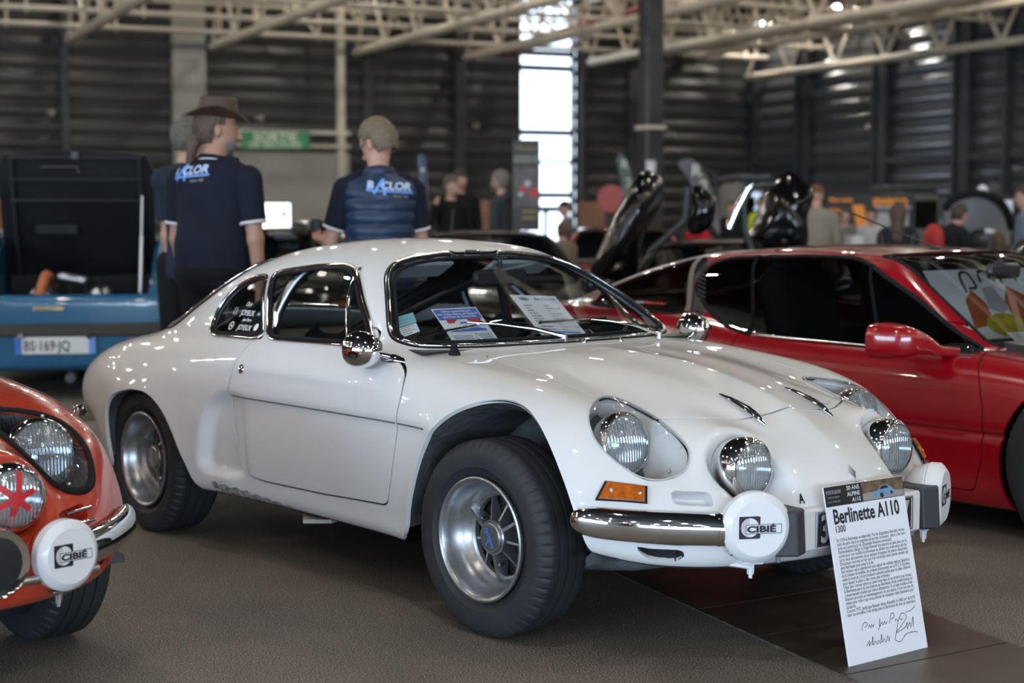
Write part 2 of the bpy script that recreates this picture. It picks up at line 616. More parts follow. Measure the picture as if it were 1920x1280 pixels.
M['white_paint'] = mat('white_paint', (.74, .745, .755), .42, spec=.25, coat=.9, noise=(2.2, .05), croug=.015)
M['red_paint'] = mat('red_paint', (.31, .002, .009), .25, coat=1.0)
M['orange_paint'] = mat('orange_paint', (.50, .045, .018), .25, coat=1.0)
M['blue_paint'] = mat('blue_paint', (.012, .115, .235), .25, coat=.9)
M['black_paint'] = mat('black_paint', (.006, .006, .007), .15, coat=1.0)
M['chrome'] = mat('chrome', (.82, .82, .83), .06, metal=1)
M['steel'] = mat('steel', (.55, .55, .56), .28, metal=1)
M['alloy'] = mat('alloy', (.40, .41, .43), .32, metal=.85, noise=(55, .22))
M['rubber'] = mat('rubber', (.012, .012, .014), .75, spec=.12)
M['black_trim'] = mat('black_trim', (.010, .010, .011), .9, spec=.04)
M['tyre'] = mat('tyre', (.022, .023, .027), .62, noise=(9, .35), bump=(90, .15, .002))
M['seam'] = mat('seam', (.02, .02, .02), .8)
M['black_plastic'] = mat('black_plastic', (.018, .019, .022), .42)
M['block_rubber'] = mat('block_rubber', (.03, .033, .042), .55, bump=(300, .2, .001))
M['dark_cloth'] = mat('dark_cloth', (.012, .012, .013), .85)
M['under'] = mat('under', (.03, .028, .026), .85, noise=(6, .5))
M['well'] = mat('well', (.085, .095, .10), .75, noise=(7, .65), bump=(40, .6, .01))
M['amber'] = mat('amber', (.55, .13, .012), .12, coat=1.0, noise=(60, .5))
M['lens'] = glass('lens', (.93, .96, .98), 1.0, .02)
M['reflector'] = mat('reflector', (.75, .78, .82), .12, metal=1, bump=(60, .35, .004))
M['pane'] = glass('pane', (.80, .83, .84), .8)
M['pane_dark'] = glass('pane_dark', (.28, .29, .29), .8)
M['perspex'] = glass('perspex', (.93, .94, .95), .9, ior=1.45)
M['white_plastic'] = mat('white_plastic', (.78, .79, .82), .35, coat=.3)
M['ink'] = mat('ink', (.012, .012, .018), .6)
M['grey_ink'] = mat('grey_ink', (.42, .42, .46), .6)
M['paper'] = mat('paper', (.80, .83, .90), .7)
M['blue_ink'] = mat('blue_ink', (.06, .17, .55), .6)
M['sky_ink'] = mat('sky_ink', (.16, .38, .78), .6)
M['red_ink'] = mat('red_ink', (.55, .03, .04), .6)
M['seat'] = mat('seat', (.02, .02, .022), .7)
M['carpet'] = mat('carpet', (.035, .03, .026), .9, bump=(200, .4, .004))
M['mesh_grey'] = mat('mesh_grey', (.10, .10, .11), .5, metal=.6, bump=(120, .8, .006))
M['teal_paper'] = mat('teal_paper', (.30, .62, .66), .5)
M['yellow_paper'] = mat('yellow_paper', (.75, .42, .02), .5)
M['sun_visor'] = mat('sun_visor', (.5, .53, .56), .6)
M['perspex_edge'] = mat('perspex_edge', (.52, .54, .56), .25)
M['crease_shadow'] = mat('crease_shadow', (.12, .12, .12), .7)
M['brake'] = mat('brake', (.03, .028, .027), .5, metal=.5)
# ------------------------------------------------------------------ the hall
PHI = math.radians(24.5)
HA = np.array([-math.cos(PHI), -math.sin(PHI), 0]); HB = np.array([math.sin(PHI), -math.cos(PHI), 0])
HK = np.array([7.33, 50.0, 0]); HLA, HLB, HZ = 50.0, 70.0, 9.0
def hw(p, q, z=0.0):
    """hall coordinates: p left along the back wall from the far right corner, q towards the camera, z up"""
    return HK + HA * p + HB * q + np.array([0, 0, z])
HR = np.stack([HA, HB, [0, 0, 1]], 1)
def on_back(px):
    """p of the back wall under a column of the photograph"""
    t = (px - 960) / CAM_F
    return (HK[0] - t * HK[1]) / (-HA[0] + t * HA[1])
def on_right(px):
    t = (px - 960) / CAM_F
    return (HK[0] - t * HK[1]) / (-HB[0] + t * HB[1])
def zat(py, Y):
    return CAM_H + (640 - py) / CAM_F * Y - Y * math.tan(CAM_PITCH)

M['cladding'] = mat('cladding', (.050, .049, .048), .33, spec=.5, noise=(.7, .25))
M['dark_steel'] = mat('dark_steel', (.035, .036, .040), .45)
M['roof_dark'] = mat('roof_dark', (.012, .012, .013), .8)
M['beige_steel'] = mat('beige_steel', (.60, .54, .44), .45)
M['beige_wall'] = mat('beige_wall', (.33, .315, .27), .65, noise=(1.5, .12))
M['wood_panel'] = mat('wood_panel', (.24, .09, .03), .5, noise=(3, .3))
M['red_steel'] = mat('red_steel', (.28, .02, .03), .5)

def asphalt():
    m = bpy.data.materials.new('asphalt'); m.use_nodes = True
    nt = m.node_tree; L = nt.links; b = nt.nodes['Principled BSDF']
    tc = nt.nodes.new('ShaderNodeTexCoord')
    def noise(sc, det=4, rough=.6):
        n = nt.nodes.new('ShaderNodeTexNoise'); n.inputs['Scale'].default_value = sc; n.inputs['Detail'].default_value = det; n.inputs['Roughness'].default_value = rough
        L.new(tc.outputs['Object'], n.inputs['Vector']); return n
    def ramp(src, a, ca, b_, cb):
        r = nt.nodes.new('ShaderNodeValToRGB'); r.color_ramp.elements[0].position = a; r.color_ramp.elements[0].color = (*ca, 1)
        r.color_ramp.elements[1].position = b_; r.color_ramp.elements[1].color = (*cb, 1); L.new(src, r.inputs[0]); return r
    v = nt.nodes.new('ShaderNodeTexVoronoi'); v.inputs['Scale'].default_value = 190; L.new(tc.outputs['Object'], v.inputs['Vector'])
    g = nt.nodes.new('ShaderNodeTexNoise'); g.inputs['Scale'].default_value = 200; g.inputs['Detail'].default_value = 2; L.new(tc.outputs['Object'], g.inputs['Vector'])
    base = ramp(g.outputs[0], .40, (.062, .057, .050), .62, (.33, .305, .27))
    big = noise(.9, 5); bigr = ramp(big.outputs[0], .3, (.72, .70, .68), .7, (1.1, 1.05, 1.0))
    mx = nt.nodes.new('ShaderNodeMix'); mx.data_type = 'RGBA'; mx.blend_type = 'MULTIPLY'; mx.inputs[0].default_value = 1
    L.new(base.outputs[0], mx.inputs[6]); L.new(bigr.outputs[0], mx.inputs[7])
    # pale stone chips
    ch = ramp(v.outputs['Color'], .90, (0, 0, 0), .94, (1, 1, 1))
    mx2 = nt.nodes.new('ShaderNodeMix'); mx2.data_type = 'RGBA'; L.new(ch.outputs[0], mx2.inputs[0])
    L.new(mx.outputs[2], mx2.inputs[6]); mx2.inputs[7].default_value = (.30, .28, .25, 1)
    L.new(mx2.outputs[2], b.inputs['Base Color'])
    b.inputs['Roughness'].default_value = .62; b.inputs['Specular IOR Level'].default_value = .35
    bp = nt.nodes.new('ShaderNodeBump'); bp.inputs['Strength'].default_value = .3; bp.inputs['Distance'].default_value = .003
    L.new(g.outputs[0], bp.inputs['Height']); L.new(bp.outputs[0], b.inputs['Normal'])
    return m
M['asphalt'] = asphalt()
M['duct_edge'] = mat('duct_edge', (.13, .12, .105), .7, noise=(20, .6))
M['duct'] = mat('duct', (.085, .062, .046), .42, noise=(5, .45, (.05, .038, .032)), bump=(30, .15, .002))

fc = hw(HLA / 2, HLB / 2, -.06)
struct(MB().box(fc, (HLA + 12, HLB + 12, .12), HR).build('floor', M['asphalt']))
struct(MB().box(hw(HLA / 2, HLB / 2, HZ + .1), (HLA + 2, HLB + 2, .2), HR).build('ceiling', M['roof_dark']))

# service-duct covers let into the floor
dd = nrm(np.array([.90 - .58, 4.30 - 5.08, 0])); dn = np.array([-dd[1], dd[0], 0]); d0 = np.array([.58, 5.08, 0])
covers = []
dj = [-4.2, -3.3, -2.4, -1.5, -.62, .0, .36, .80, 1.7, 2.6, 3.5]
for i in range(len(dj) - 1):
    s0, s1 = dj[i] + .004, dj[i + 1] - .004
    c = d0 + dd * (s0 + s1) / 2 + dn * .315
    sk = .11
    q = [d0 + dd * s0 + dn * .004, d0 + dd * s1 + dn * .004, d0 + dd * (s1 - sk) + dn * .626, d0 + dd * (s0 - sk) + dn * .626]
    mb = MB(); lo = [p + [0, 0, -.02] for p in q]; hi = [p + [0, 0, .003] for p in q]
    mb.add(lo + hi, [(3, 2, 1, 0), (4, 5, 6, 7)] + [(k, (k + 1) % 4, 4 + (k + 1) % 4, 4 + k) for k in range(4)])
    o = mb.build('floor_cover_plate', M['duct']); covers.append(o); o['kind'] = 'structure'
for e_ in (0.0, .632):
    c0, c1 = d0 + dd * -4.2 + dn * e_, d0 + dd * 3.5 + dn * e_
    o = MB().box((c0 + c1) / 2 + [0, 0, -.004], (7.7, .012, .014), np.stack([dd, dn, [0, 0, 1]], 1)).build('trim_1', M['duct_edge']); struct(o)

M['cladding_smooth'] = mat('cladding_smooth', (.15, .155, .165), .19, metal=.5)
def clad(name, P0, D, N, length, z0, z1, openings=(), m=None):
    """ribbed steel cladding in bays; N points into the hall"""
    pitch = .40; prof = []
    z = z0
    while z < z1:
        prof += [(z, 0), (z + .03, .0), (z + .075, .055), (z + .30, .075), (z + .345, .02), (z + .37, 0)]; z += pitch
    prof.append((z1, 0))
    mb = MB()
    spans = []; s = 0
    for a, b in sorted(openings): spans.append((s, a)); s = b
    spans.append((s, length))
    for a, b in spans:
        V = []
        for zz, d in prof:
            for t in (a, b): V.append(P0 + D * t + N * d + np.array([0, 0, min(zz, z1)]))
        mb.add(V, [(2 * i, 2 * i + 1, 2 * i + 3, 2 * i + 2) for i in range(len(prof) - 1)])
    return struct(mb.build(name, m or M['cladding'], fixn=False, smooth=60))

pw0, pw1 = on_back(1076), on_back(972)
Yw = hw((pw0 + pw1) / 2, 0)[1]
clad('wall_back', hw(0, 0), HA, HB, HLA, 0, HZ, [(pw0, pw1)])
clad('wall_right', hw(0, 0), HB, HA, HLB, 0, HZ, m=M['cladding_smooth'])
clad('wall_left', hw(HLA, 0), HB, -HA, HLB, 0, HZ)
M['mullion'] = mat('mullion', (.03, .035, .035), .5)
# window strip in the back wall
zs = [.05, zat(392, Yw), zat(366, Yw), zat(250, Yw), zat(131, Yw), zat(104, Yw), HZ]
mb = MB()
for z in zs: mb.box(hw((pw0 + pw1) / 2, -.05, z), (pw1 - pw0, .12, .17), HR)
for p in (pw0 + .03, pw1 - .03): mb.box(hw(p, -.05, HZ / 2), (.07, .14, HZ), HR)
mb.box(hw(pw0 + (pw1 - pw0) * .5, -.05, (zs[1] + .05) / 2), (.08, .12, zs[1]), HR)
o = struct(mb.build('window_1', M['mullion']))
M['clear_pane'] = glass('clear_pane', (.95, .97, .97), .7)
g = MB()
g.add([hw(pw0, -.06, .05), hw(pw1, -.06, .05), hw(pw1, -.06, HZ), hw(pw0, -.06, HZ)], [(0, 1, 2, 3)])
g.build('glass_pane', M['clear_pane'], o)
# dark posts standing on the walls
def post(px, wall, w, d, m, z1=HZ, name='trim_2', off_=0.0):
    if wall == 'b': c = hw(on_back(px), d / 2 + .08 + off_, z1 / 2); s = (w, d, z1)
    else: c = hw(d / 2 + .08 + off_, on_right(px), z1 / 2); s = (d, w, z1)
    struct(MB().box(c, s, HR, bevel=.01).build(name, m))
post(126, 'b', .20, .16, M['dark_steel']); post(357, 'b', .86, .16, M['beige_wall']); post(637, 'b', .20, .20, M['beige_steel'])
post(690, 'b', .30, .08, M['dark_steel']); post(858, 'b', .32, .2, M['dark_steel']); post(1180, 'b', .3, .15, M['dark_steel']); post(1408, 'b', .3, .2, M['dark_steel'])
post(1086, 'b', .16, .2, M['dark_steel'])
for px in (1518, 1664, 1816): post(px, 'r', .35, .22, M['dark_steel'])
for px in (1506, 1652, 1802, 1897): post(px, 'r', .10, .30, M['beige_steel'] if False else M['dark_steel'])
struct(MB().box(hw(.22, HLB / 2, zat(302, 44)), (.12, HLB, .16), HR).build('trim_3', M['dark_steel']))
struct(MB().box(hw(HLA / 2, .12, zat(298, 44)), (HLA, .08, .10), HR).build('trim_3', M['dark_steel']))
# pale door panel under the exit sign, with the beam it hangs from
pd0, pd1 = on_back(652), on_back(437); Yd = hw((pd0 + pd1) / 2, 0)[1]
struct(MB().box(hw((pd0 + pd1) / 2, .16, zat(287, Yd) / 2), (pd1 - pd0, .16, zat(287, Yd)), HR).build('door_1', M['beige_wall']))
for py in (250, 275):
    struct(MB().box(hw((on_back(440) + on_back(652)) / 2, .25, zat(py, Yd)), (on_back(440) - on_back(652), .1, .09), HR).build('trim_4', M['beige_steel']))

# daylight glazing behind the camera and far along the sides (lit panes in dark frames)
def emis(name, col, s):
    m = bpy.data.materials.new(name); m.use_nodes = True; nt = m.node_tree; nt.nodes.clear()
    o_ = nt.nodes.new('ShaderNodeOutputMaterial'); e_ = nt.nodes.new('ShaderNodeEmission'); e_.inputs[0].default_value = (*col, 1); e_.inputs[1].default_value = s
    nt.links.new(e_.outputs[0], o_.inputs[0]); return m
M['daylight'] = emis('daylight', (.60, .79, 1.0), DAY)
clad('wall_front', hw(0, HLB), HA, -HB, HLA, 5.2, HZ)
n_ = 2
def bay(c, R_, w, h):
    global n_
    fr = MB()
    for t in np.linspace(-.5, .5, max(int(w / 2.4), 1) + 1): fr.box(c + R_[:, 0] * w * t, (.12, .16, h + .1), R_)
    for z in (-h / 2, 0, h / 2): fr.box(c + np.array([0, 0, z]), (w, .16, .12), R_)
    o = struct(fr.build('window_%d' % n_, M['mullion'])); n_ += 1
    q = [c + R_[:, 0] * w * a + np.array([0, 0, h * b]) - R_[:, 1] * .03 for a, b in ((-.5, -.5), (.5, -.5), (.5, .5), (-.5, .5))]
    MB().add(q, [(0, 1, 2, 3)]).build('glass_pane', M['daylight'], o, fixn=False)
Rb = np.stack([HA, -HB, [0, 0, 1]], 1)
bay(hw(33, HLB - .1, 2.6), Rb, 24, 5.2)
Rl = np.stack([HB, -HA, [0, 0, 1]], 1)
bay(hw(HLA - .1, 48, 3.2), Rl, 20, 5.0)
struct(MB().box(hw(10, HLB + .1, 2.6), (22, .2, 5.2), HR).build('wall_front', M['cladding']))
struct(MB().box(hw(47.6, HLB + .1, 2.6), (5.2, .2, 5.2), HR).build('wall_front', M['cladding']))

# roof steel: trusses towards the camera, pipes across
ZB = 5.35
def truss(p, z, q0, q1, name, m, r=.11, h=1.7, step=2.2):
    mb = MB()
    mb.tube([hw(p, q0, z), hw(p, q1, z)], r, 8)
    mb.tube([hw(p, q0, z + h), hw(p, q1, z + h)], r * .8, 8)
    q = q0; k = 0
    while q + step <= q1:
        mb.tube([hw(p, q, z), hw(p, q + step / 2, z + h)], r * .45, 6); mb.tube([hw(p, q + step / 2, z + h), hw(p, q + step, z)], r * .45, 6)
        q += step; k += 1
    return struct(mb.build(name, m, smooth=50))
for px in (130, 395, 660, 862, 1090):
    truss(on_back(px), ZB + .15, .5, 42, 'trim_5', M['beige_steel'], r=.115)
truss(.6, ZB - .1, .4, 60, 'trim_5', M['beige_steel'], r=.11)
for p in (-1 + 4.4, 2.2): truss(p, ZB + .5, .4, 50, 'trim_5', M['beige_steel'], r=.10)
for q in (1.0, 4.2, 7.6, 11.2, 15.5, 20):
    mb = MB()
    mb.tube([hw(.3, q, ZB + .45), hw(HLA, q, ZB + .45)], .06, 8); mb.tube([hw(.3, q, ZB + 1.15), hw(HLA, q, ZB + 1.15)], .05, 8); mb.tube([hw(.3, q, ZB + 2.0), hw(HLA, q, ZB + 2.0)], .05, 8)
    for p in np.arange(1, HLA, 2.6): mb.tube([hw(p, q, ZB + .35), hw(p, q, ZB + 2.2)], .035, 6)
    for p in np.arange(1, 16, 2.6): mb.tube([hw(p, q, ZB + .45), hw(p + 1.3, q, ZB + 2.0)], .04, 6)
    struct(mb.build('trim_6', M['beige_steel'], smooth=50))
# red fire main along one truss
struct(MB().tube([hw(on_back(930), .8, ZB + .35), hw(on_back(930), 24, ZB + 1.0)], .17, 8).build('trim_7', M['red_steel'], smooth=50))
# pillar
pc = px2w(1219, 401, Y=33)
o = struct(MB().box((pc.x, pc.y, HZ / 2), (.40, .40, HZ), HR, bevel=.05).build('pillar_1', M['dark_steel']))
MB().box((pc.x, pc.y, zat(241, 33)), (.46, .46, .07), HR).build('pillar_band', M['beige_steel'], o)
MB().box((pc.x - .02, pc.y - .27, zat(318, 33)), (.2, .02, .32), HR).build('pillar_notice', M['white_plastic'] if 'white_plastic' in M else M['beige_wall'], o)

# high-bay lamps
M['lamp_glow'] = emis('lamp_glow', (1.0, .92, .80), LAMP)
M['lamp_case'] = mat('lamp_case', (.10, .10, .10), .5)
lamp0 = None
def lamp(loc, label):
    global lamp0
    if lamp0 is None:
        lamp0 = empty('ceiling_lamp', loc, 0, label, 'lamp', 'high bay lamps')
        MB().lathe([(.05, .34), (.09, .30), (.10, .16), (.24, .02), (.25, .0), (.23, .0), (.22, .015)], 20).build('lamp_housing', M['lamp_case'], lamp0, smooth=40)
        MB().lathe([(.0, -.075), (.055, -.062), (.095, -.03), (.11, .012)], 20).build('lamp_lens', M['lamp_glow'], lamp0, smooth='all')
        MB().tube([(0, 0, .33), (0, 0, 1.6)], .015, 6).build('lamp_stem', M['lamp_case'], lamp0)
        return lamp0
    r = lamp0.copy(); COL.objects.link(r); r.location = loc; r['label'] = label
    for ch in list(lamp0.children):
        c = ch.copy(); COL.objects.link(c); c.parent = r
    return r
LZ = 6.7
def lamp_px(px, py): 
    p = px2w(px, py, z=LZ); return (p.x, p.y, LZ)
lamp(lamp_px(575, 28), 'small bright ceiling lamp left of centre among the roof pipes')
lamp(lamp_px(1573, 12), 'bright ceiling lamp highest at the right of the roof trusses')
lamp(lamp_px(1428, 44), 'bright ceiling lamp right of the dark pillar under the trusses')
lamp(lamp_px(20, 3), 'bright ceiling lamp in the top left corner')
seen = [lamp_px(*q)[:2] for q in ((575, 28), (1573, 12), (1428, 44), (20, 3))]
for p in np.arange(3.5, HLA, 6.0):
    for q in np.arange(14.5, HLB, 5.2):
        w = hw(p, q, LZ)
        if min(math.hypot(w[0] - a, w[1] - b) for a, b in seen) < 2.5: continue
        lamp(tuple(w), 'added lamp out of view above the trusses, brightening them and the back wall')
for p in np.arange(8.0, HLA, 6.0):  # added rows above the view, brightening the trusses and back wall
    for q in (2.4, 7.0, 11.6): lamp(tuple(hw(p, q, 8.35)), 'added lamp out of view above the trusses, brightening them and the back wall')
# ------------------------------------------------------------------ berlinette: the shape of its body (x forward from the front axle, y left, z up)
class BerlinetteShape:
    def __init__(self):
        plan = [(.795, 0), (.788, .15), (.768, .28), (.734, .40), (.685, .50), (.617, .585), (.533, .66), (.44, .715), (.34, .755), (.2, .78), (.03, .787),
                (-.15, .782), (-.4, .762), (-.7, .755), (-1.0, .753), (-1.3, .757), (-1.55, .768), (-1.8, .785), (-2.1, .79), (-2.35, .782), (-2.6, .750),
                (-2.8, .692), (-2.925, .61), (-2.995, .48), (-3.03, .3), (-3.045, .12), (-3.05, 0)]
        P = np.array(plan); full = np.concatenate([P, (P * [1, -1])[-2:0:-1]])
        C = crspline(full, 6)
        h = .012
        gx = np.arange(-3.4, 1.2, h); gy = np.arange(-.06, 1.1, h)
        X, Y = np.meshgrid(gx, gy, indexing='ij')
        D = sd_poly(np.stack([X.ravel(), Y.ravel()], 1), C).reshape(X.shape)
        self.D = F2(gblur(gblur(D, 1.2, 0), 1.2, 1), gx[0], gy[0], h)
        # top of the lower body: heights at lateral stations
        sk = [0, .2, .4, .58, .72, .95]
        rows = {-3.1: [.56, .56, .55, .53, .50, .42], -2.9: [.66, .66, .657, .65, .635, .58], -2.65: [.72, .72, .716, .712, .70, .65],
                -2.4: [.76, .76, .752, .745, .735, .70], -2.1: [.80, .80, .785, .765, .752, .72], -1.7: [.81, .81, .80, .785, .765, .74],
                -1.3: [.81, .81, .80, .795, .785, .76], -.9: [.81, .81, .80, .797, .788, .76], -.6: [.805, .805, .80, .790, .777, .74],
                -.4: [.798, .796, .79, .780, .772, .73], -.2: [.789, .784, .762, .765, .756, .70], 0: [.778, .770, .738, .746, .738, .69],
                .15: [.760, .750, .708, .722, .713, .66], .3: [.730, .718, .668, .680, .668, .60], .4: [.708, .690, .636, .630, .613, .54],
                .5: [.675, .652, .590, .565, .545, .46], .6: [.628, .600, .52, .475, .45, .36], .7: [.565, .535, .45, .39, .36, .27], .78: [.515, .485, .40, .33, .30, .2],
                .9: [.43, .40, .32, .25, .2, .1]}
        xs = sorted(rows); A = np.array([rows[x] for x in xs])
        hx = .012
        gx = np.arange(-3.4, 1.2, hx); gs = np.arange(-.5, 1.1, hx)
        B = np.stack([np.interp(gx, xs, A[:, k]) for k in range(6)], 1)
        Tt = np.stack([np.interp(np.abs(gs), sk, B[i]) for i in range(len(gx))])
        Tt = gblur(gblur(Tt, .07 / hx, 0), .055 / hx, 1)
        Sg = np.abs(gs)[None]; Xg = gx[:, None]
        # the soft spine on the bonnet and nose
        Tt = Tt - .10 * (np.sqrt(Sg ** 2 + .006 ** 2) * np.exp(-(Sg / .13) ** 2)) * sstep(-.45, .15, Xg) * (1 - sstep(.68, .78, Xg)) + .006 * np.exp(-(Sg / .12) ** 2) * sstep(-.4, .1, Xg)
        self.T = F2(Tt, gx[0], gs[0], hx)
        gxx, gss = np.gradient(Tt, hx)
        self.Tn = F2(np.sqrt(1 + gblur(gxx, 1, 0) ** 2 + gss ** 2), gx[0], gs[0], hx)
        self.ksh = F1([(-3.1, .26), (-2.2, .26), (-1.7, .16), (-1.3, .11), (-.6, .11), (-.3, .17), (0, .22), (.4, .22), (.6, .15), (.9, .13)], .1)
        self.bot = F1([(-3.1, .30), (-2.9, .27), (-2.6, .215), (-2.0, .215), (-1.5, .21), (-.5, .205), (-.36, .205), (0, .28), (.26, .350), (.38, .320), (.46, .278), (.56, .263), (.9, .260)], .08)
        self.roof = F1([(-3.0, .50), (-2.6, .70), (-2.35, .835), (-2.1, .962), (-1.9, 1.044), (-1.7, 1.102), (-1.5, 1.135), (-1.3, 1.145), (-1.1, 1.132), (-.9, 1.11), (-.6, 1.07)], .08)
        self.wid = F1([(-2.8, .42), (-2.4, .545), (-2.1, .605), (-1.8, .645), (-1.5, .668), (-1.2, .680), (-.9, .680), (-.6, .672), (-.3, .66)], .08)
        self.insz = F1([(.05, .10), (.15, .07), (.22, .035), (.32, .012), (.45, 0), (.60, 0), (.72, .010), (.82, .045), (1.0, .13)], .035)
        self.inst = F1([(.05, .35), (.2, .25), (.3, .12), (.42, .035), (.52, .005), (.62, 0), (.75, .04), (1.0, .2)], .04)
        self.insn = F1([(.05, .16), (.2, .06), (.27, .03), (.36, .008), (.44, 0), (.55, .012), (.7, .06), (1.0, .2)], .03)
        self.farch = crspline([(-.40, .12), (-.376, .27), (-.315, .415), (-.235, .545), (-.115, .650), (.02, .697), (.14, .683), (.255, .617), (.345, .515), (.405, .40), (.43, .28), (.44, .12)], 6)
        self.rarch = crspline([(-2.325, .12), (-2.32, .28), (-2.315, .44), (-2.265, .515), (-2.17, .548), (-2.06, .562), (-1.95, .555), (-1.86, .515), (-1.79, .450), (-1.735, .36), (-1.685, .27), (-1.64, .12)], 6)
        self.scoop = crspline([(-1.40, .592), (-1.47, .583), (-1.545, .545), (-1.590, .48), (-1.615, .40), (-1.628, .335), (-1.60, .303), (-1.52, .298), (-1.30, .300), (-1.1, .30), (-1.0, .45), (-1.1, .592)], 6)
        # distance to arches and scoop on a grid of (x, z)
        h2 = .012
        ax = np.arange(-3.4, 1.2, h2); az = np.arange(0, 1.3, h2)
        AX, AZ = np.meshgrid(ax, az, indexing='ij'); Q = np.stack([AX.ravel(), AZ.ravel()], 1)
        Df = sd_poly(Q, self.farch).reshape(AX.shape); Dr = sd_poly(Q, self.rarch).reshape(AX.shape)
        self.Da = F2(np.minimum(Df, Dr), ax[0], az[0], h2)
        lip = -.018 * np.exp(-np.maximum(np.minimum(Df, Dr), 0) / .055)
        self.lip = F2(gblur(gblur(lip, 1.2, 0), 1.2, 1), ax[0], az[0], h2)
        Ds = sd_poly(Q, self.scoop).reshape(AX.shape)
        sc = .042 * sstep(.010, -.016, Ds) * sstep(-1.30, -1.50, AX)
        step = .011 * sstep(.598, .576, AZ) * sstep(-1.5, -1.40, AX) * sstep(-.16, -.26, AX) * sstep(.20, .30, AZ)
        self.rel = F2(gblur(gblur(sc + step, .9, 0), .7, 1), ax[0], az[0], h2)

    def lower(self, P):
        x, y, z = P[:, 0], P[:, 1], P[:, 2]
        s = np.sqrt(y * y + 1e-8)
        wt = sstep(-2.35, -2.75, x); wn = sstep(.25, .5, x)
        ins = self.insz(z) * (1 - wt) * (1 - wn) + self.inst(z) * wt + self.insn(z) * wn
        side = self.D(x, s) + ins
        side = side + np.where(s > .45, self.lip(x, z) + self.rel(x, z), 0)
        top = (z - self.T(x, s)) / self.Tn(x, s)
        f = smax(side, top, self.ksh(x))
        f = smax(f, self.bot(x) - z, .05)
        return f

    def cabin(self, P):
        x, y, z = P[:, 0], P[:, 1], P[:, 2]
        s = np.sqrt(y * y + 1e-8)
        top = (z - self.roof(x) + .17 * s * s + .30 * s ** 4) / np.sqrt(1 + (.45 * sstep(-1.6, -2.1, x)) ** 2)
        side = (s - (self.wid(x) - .55 * (z - .78) - .35 * np.maximum(z - .9, 0) ** 2)) / 1.14
        c = np.clip(.30 - (z - .82) * .75, .0, .4)
        ws = (x - (-.455 - 1.74 * (z - .80) - c * s * s - .35 * s ** 6)) / 1.95
        f = smax(top, side, .13)
        f = smax(f, ws, .07)
        return smax(f, .705 - z, .02)

    def pods(self, P, f):
        # driving-lamp pods and the raised main-lamp cowls
        x, y, z = P[:, 0], P[:, 1], P[:, 2]; s = np.abs(y)
        q = np.stack([x, s, z], 1)
        d = q - np.array([.63, .319, .527])
        ax = nrm(np.array([1.0, .0, .03])[None])[0]
        t = d @ ax; r = np.linalg.norm(d - t[:, None] * ax, axis=1)
        rad = .104 + .05 * np.clip(-t, -.02, .4)
        pod = smax(r - rad, np.abs(t + .23) - .165, .03)
        f = smin(f, pod, .07)
        # the bowl around the lamp glass
        bowl = smax(r - .093 - .25 * np.maximum(t, 0), -(t + .060), .02)
        return smax(f, -bowl, .02)

    def __call__(self, P):
        f = self.lower(P)
        m = P[:, 2] > .64
        c = np.full(len(P), .5)
        if m.any(): c[m] = self.cabin(P[m])
        f = smin(f, c, .045)
        k = (P[:, 0] > .2) & (P[:, 0] < .9)
        if k.any(): f[k] = self.pods(P[k], f[k])
        return f
# ------------------------------------------------------------------ berlinette: cutting the panels
BER = BerlinetteShape()
def mir(pts):
    P = np.array(pts, float); return np.concatenate([P, (P * [-1, 1])[::-1]])

OUT = {}
OUT['ws'] = roundpoly(mir([(.0, .803), (.22, .803), (.38, .801), (.50, .802), (.57, .806), (.603, .825), (.590, .855), (.565, .888), (.53, .932), (.485, .983), (.445, 1.022), (.385, 1.056), (.307, 1.073), (.209, 1.084), (.086, 1.090), (.0, 1.091)])[[*range(0, 16), *range(17, 31)]], .03, 4)
OUT['rw'] = roundpoly([(-1.775, -.25), (-1.80, -.435), (-1.9, -.50), (-2.1, -.553), (-2.2, -.566), (-2.27, -.535), (-2.32, -.40), (-2.34, -.2), (-2.34, .2), (-2.32, .40), (-2.27, .535), (-2.2, .566), (-2.1, .553), (-1.9, .50), (-1.80, .435), (-1.775, .25)], .05, 4)
OUT['quarter'] = roundpoly([(-1.768, .838), (-1.752, .793), (-1.70, .781), (-1.36, .787), (-1.318, .790), (-1.535, 1.010), (-1.638, .997), (-1.725, .962), (-1.768, .895)], .022, 4)
OUT['side'] = roundpoly([(-1.292, .792), (-.956, .798), (-.788, .799), (-.70, .795), (-.655, .795), (-.775, .892), (-.925, .993), (-1.02, 1.043), (-1.09, 1.055), (-1.242, 1.047), (-1.508, 1.018)], .022, 4)
OUT['door'] = roundpoly([(-.672, .812), (-.655, .784), (-.60, .771), (-.50, .768), (-.425, .738), (-.392, .676), (-.41, .576), (-.444, .439), (-.488, .318), (-.888, .303), (-1.086, .301), (-1.25, .300), (-1.33, .308), (-1.395, .350), (-1.44, .433), (-1.459, .547), (-1.431, .59), (-1.398, .687), (-1.386, .752), (-1.37, .80), (-1.25, .86), (-.70, .86)], .03, 4)
OUT['hood'] = roundpoly(np.concatenate([P := np.array([(-.365, .15), (-.385, .40), (-.36, .445), (-.2, .468), (-.076, .483), (.105, .488), (.19, .488), (.319, .455), (.37, .415), (.41, .375), (.459, .31), (.488, .25), (.505, .18), (.515, .08)]), (P * [1, -1])[::-1]]), .03, 4)
OUT['cover'] = crspline([(.303, .609), (.269, .569), (.222, .502), (.196, .447), (.207, .421), (.259, .409), (.35, .407), (.445, .419), (.51, .431), (.54, .445), (.554, .472), (.553, .512), (.54, .549), (.515, .586), (.477, .613), (.428, .633), (.375, .642), (.339, .632)], 4)
OUT['vent'] = roundpoly([(.545, .481), (.449, .474), (.457, .438), (.553, .446)], .012, 4)
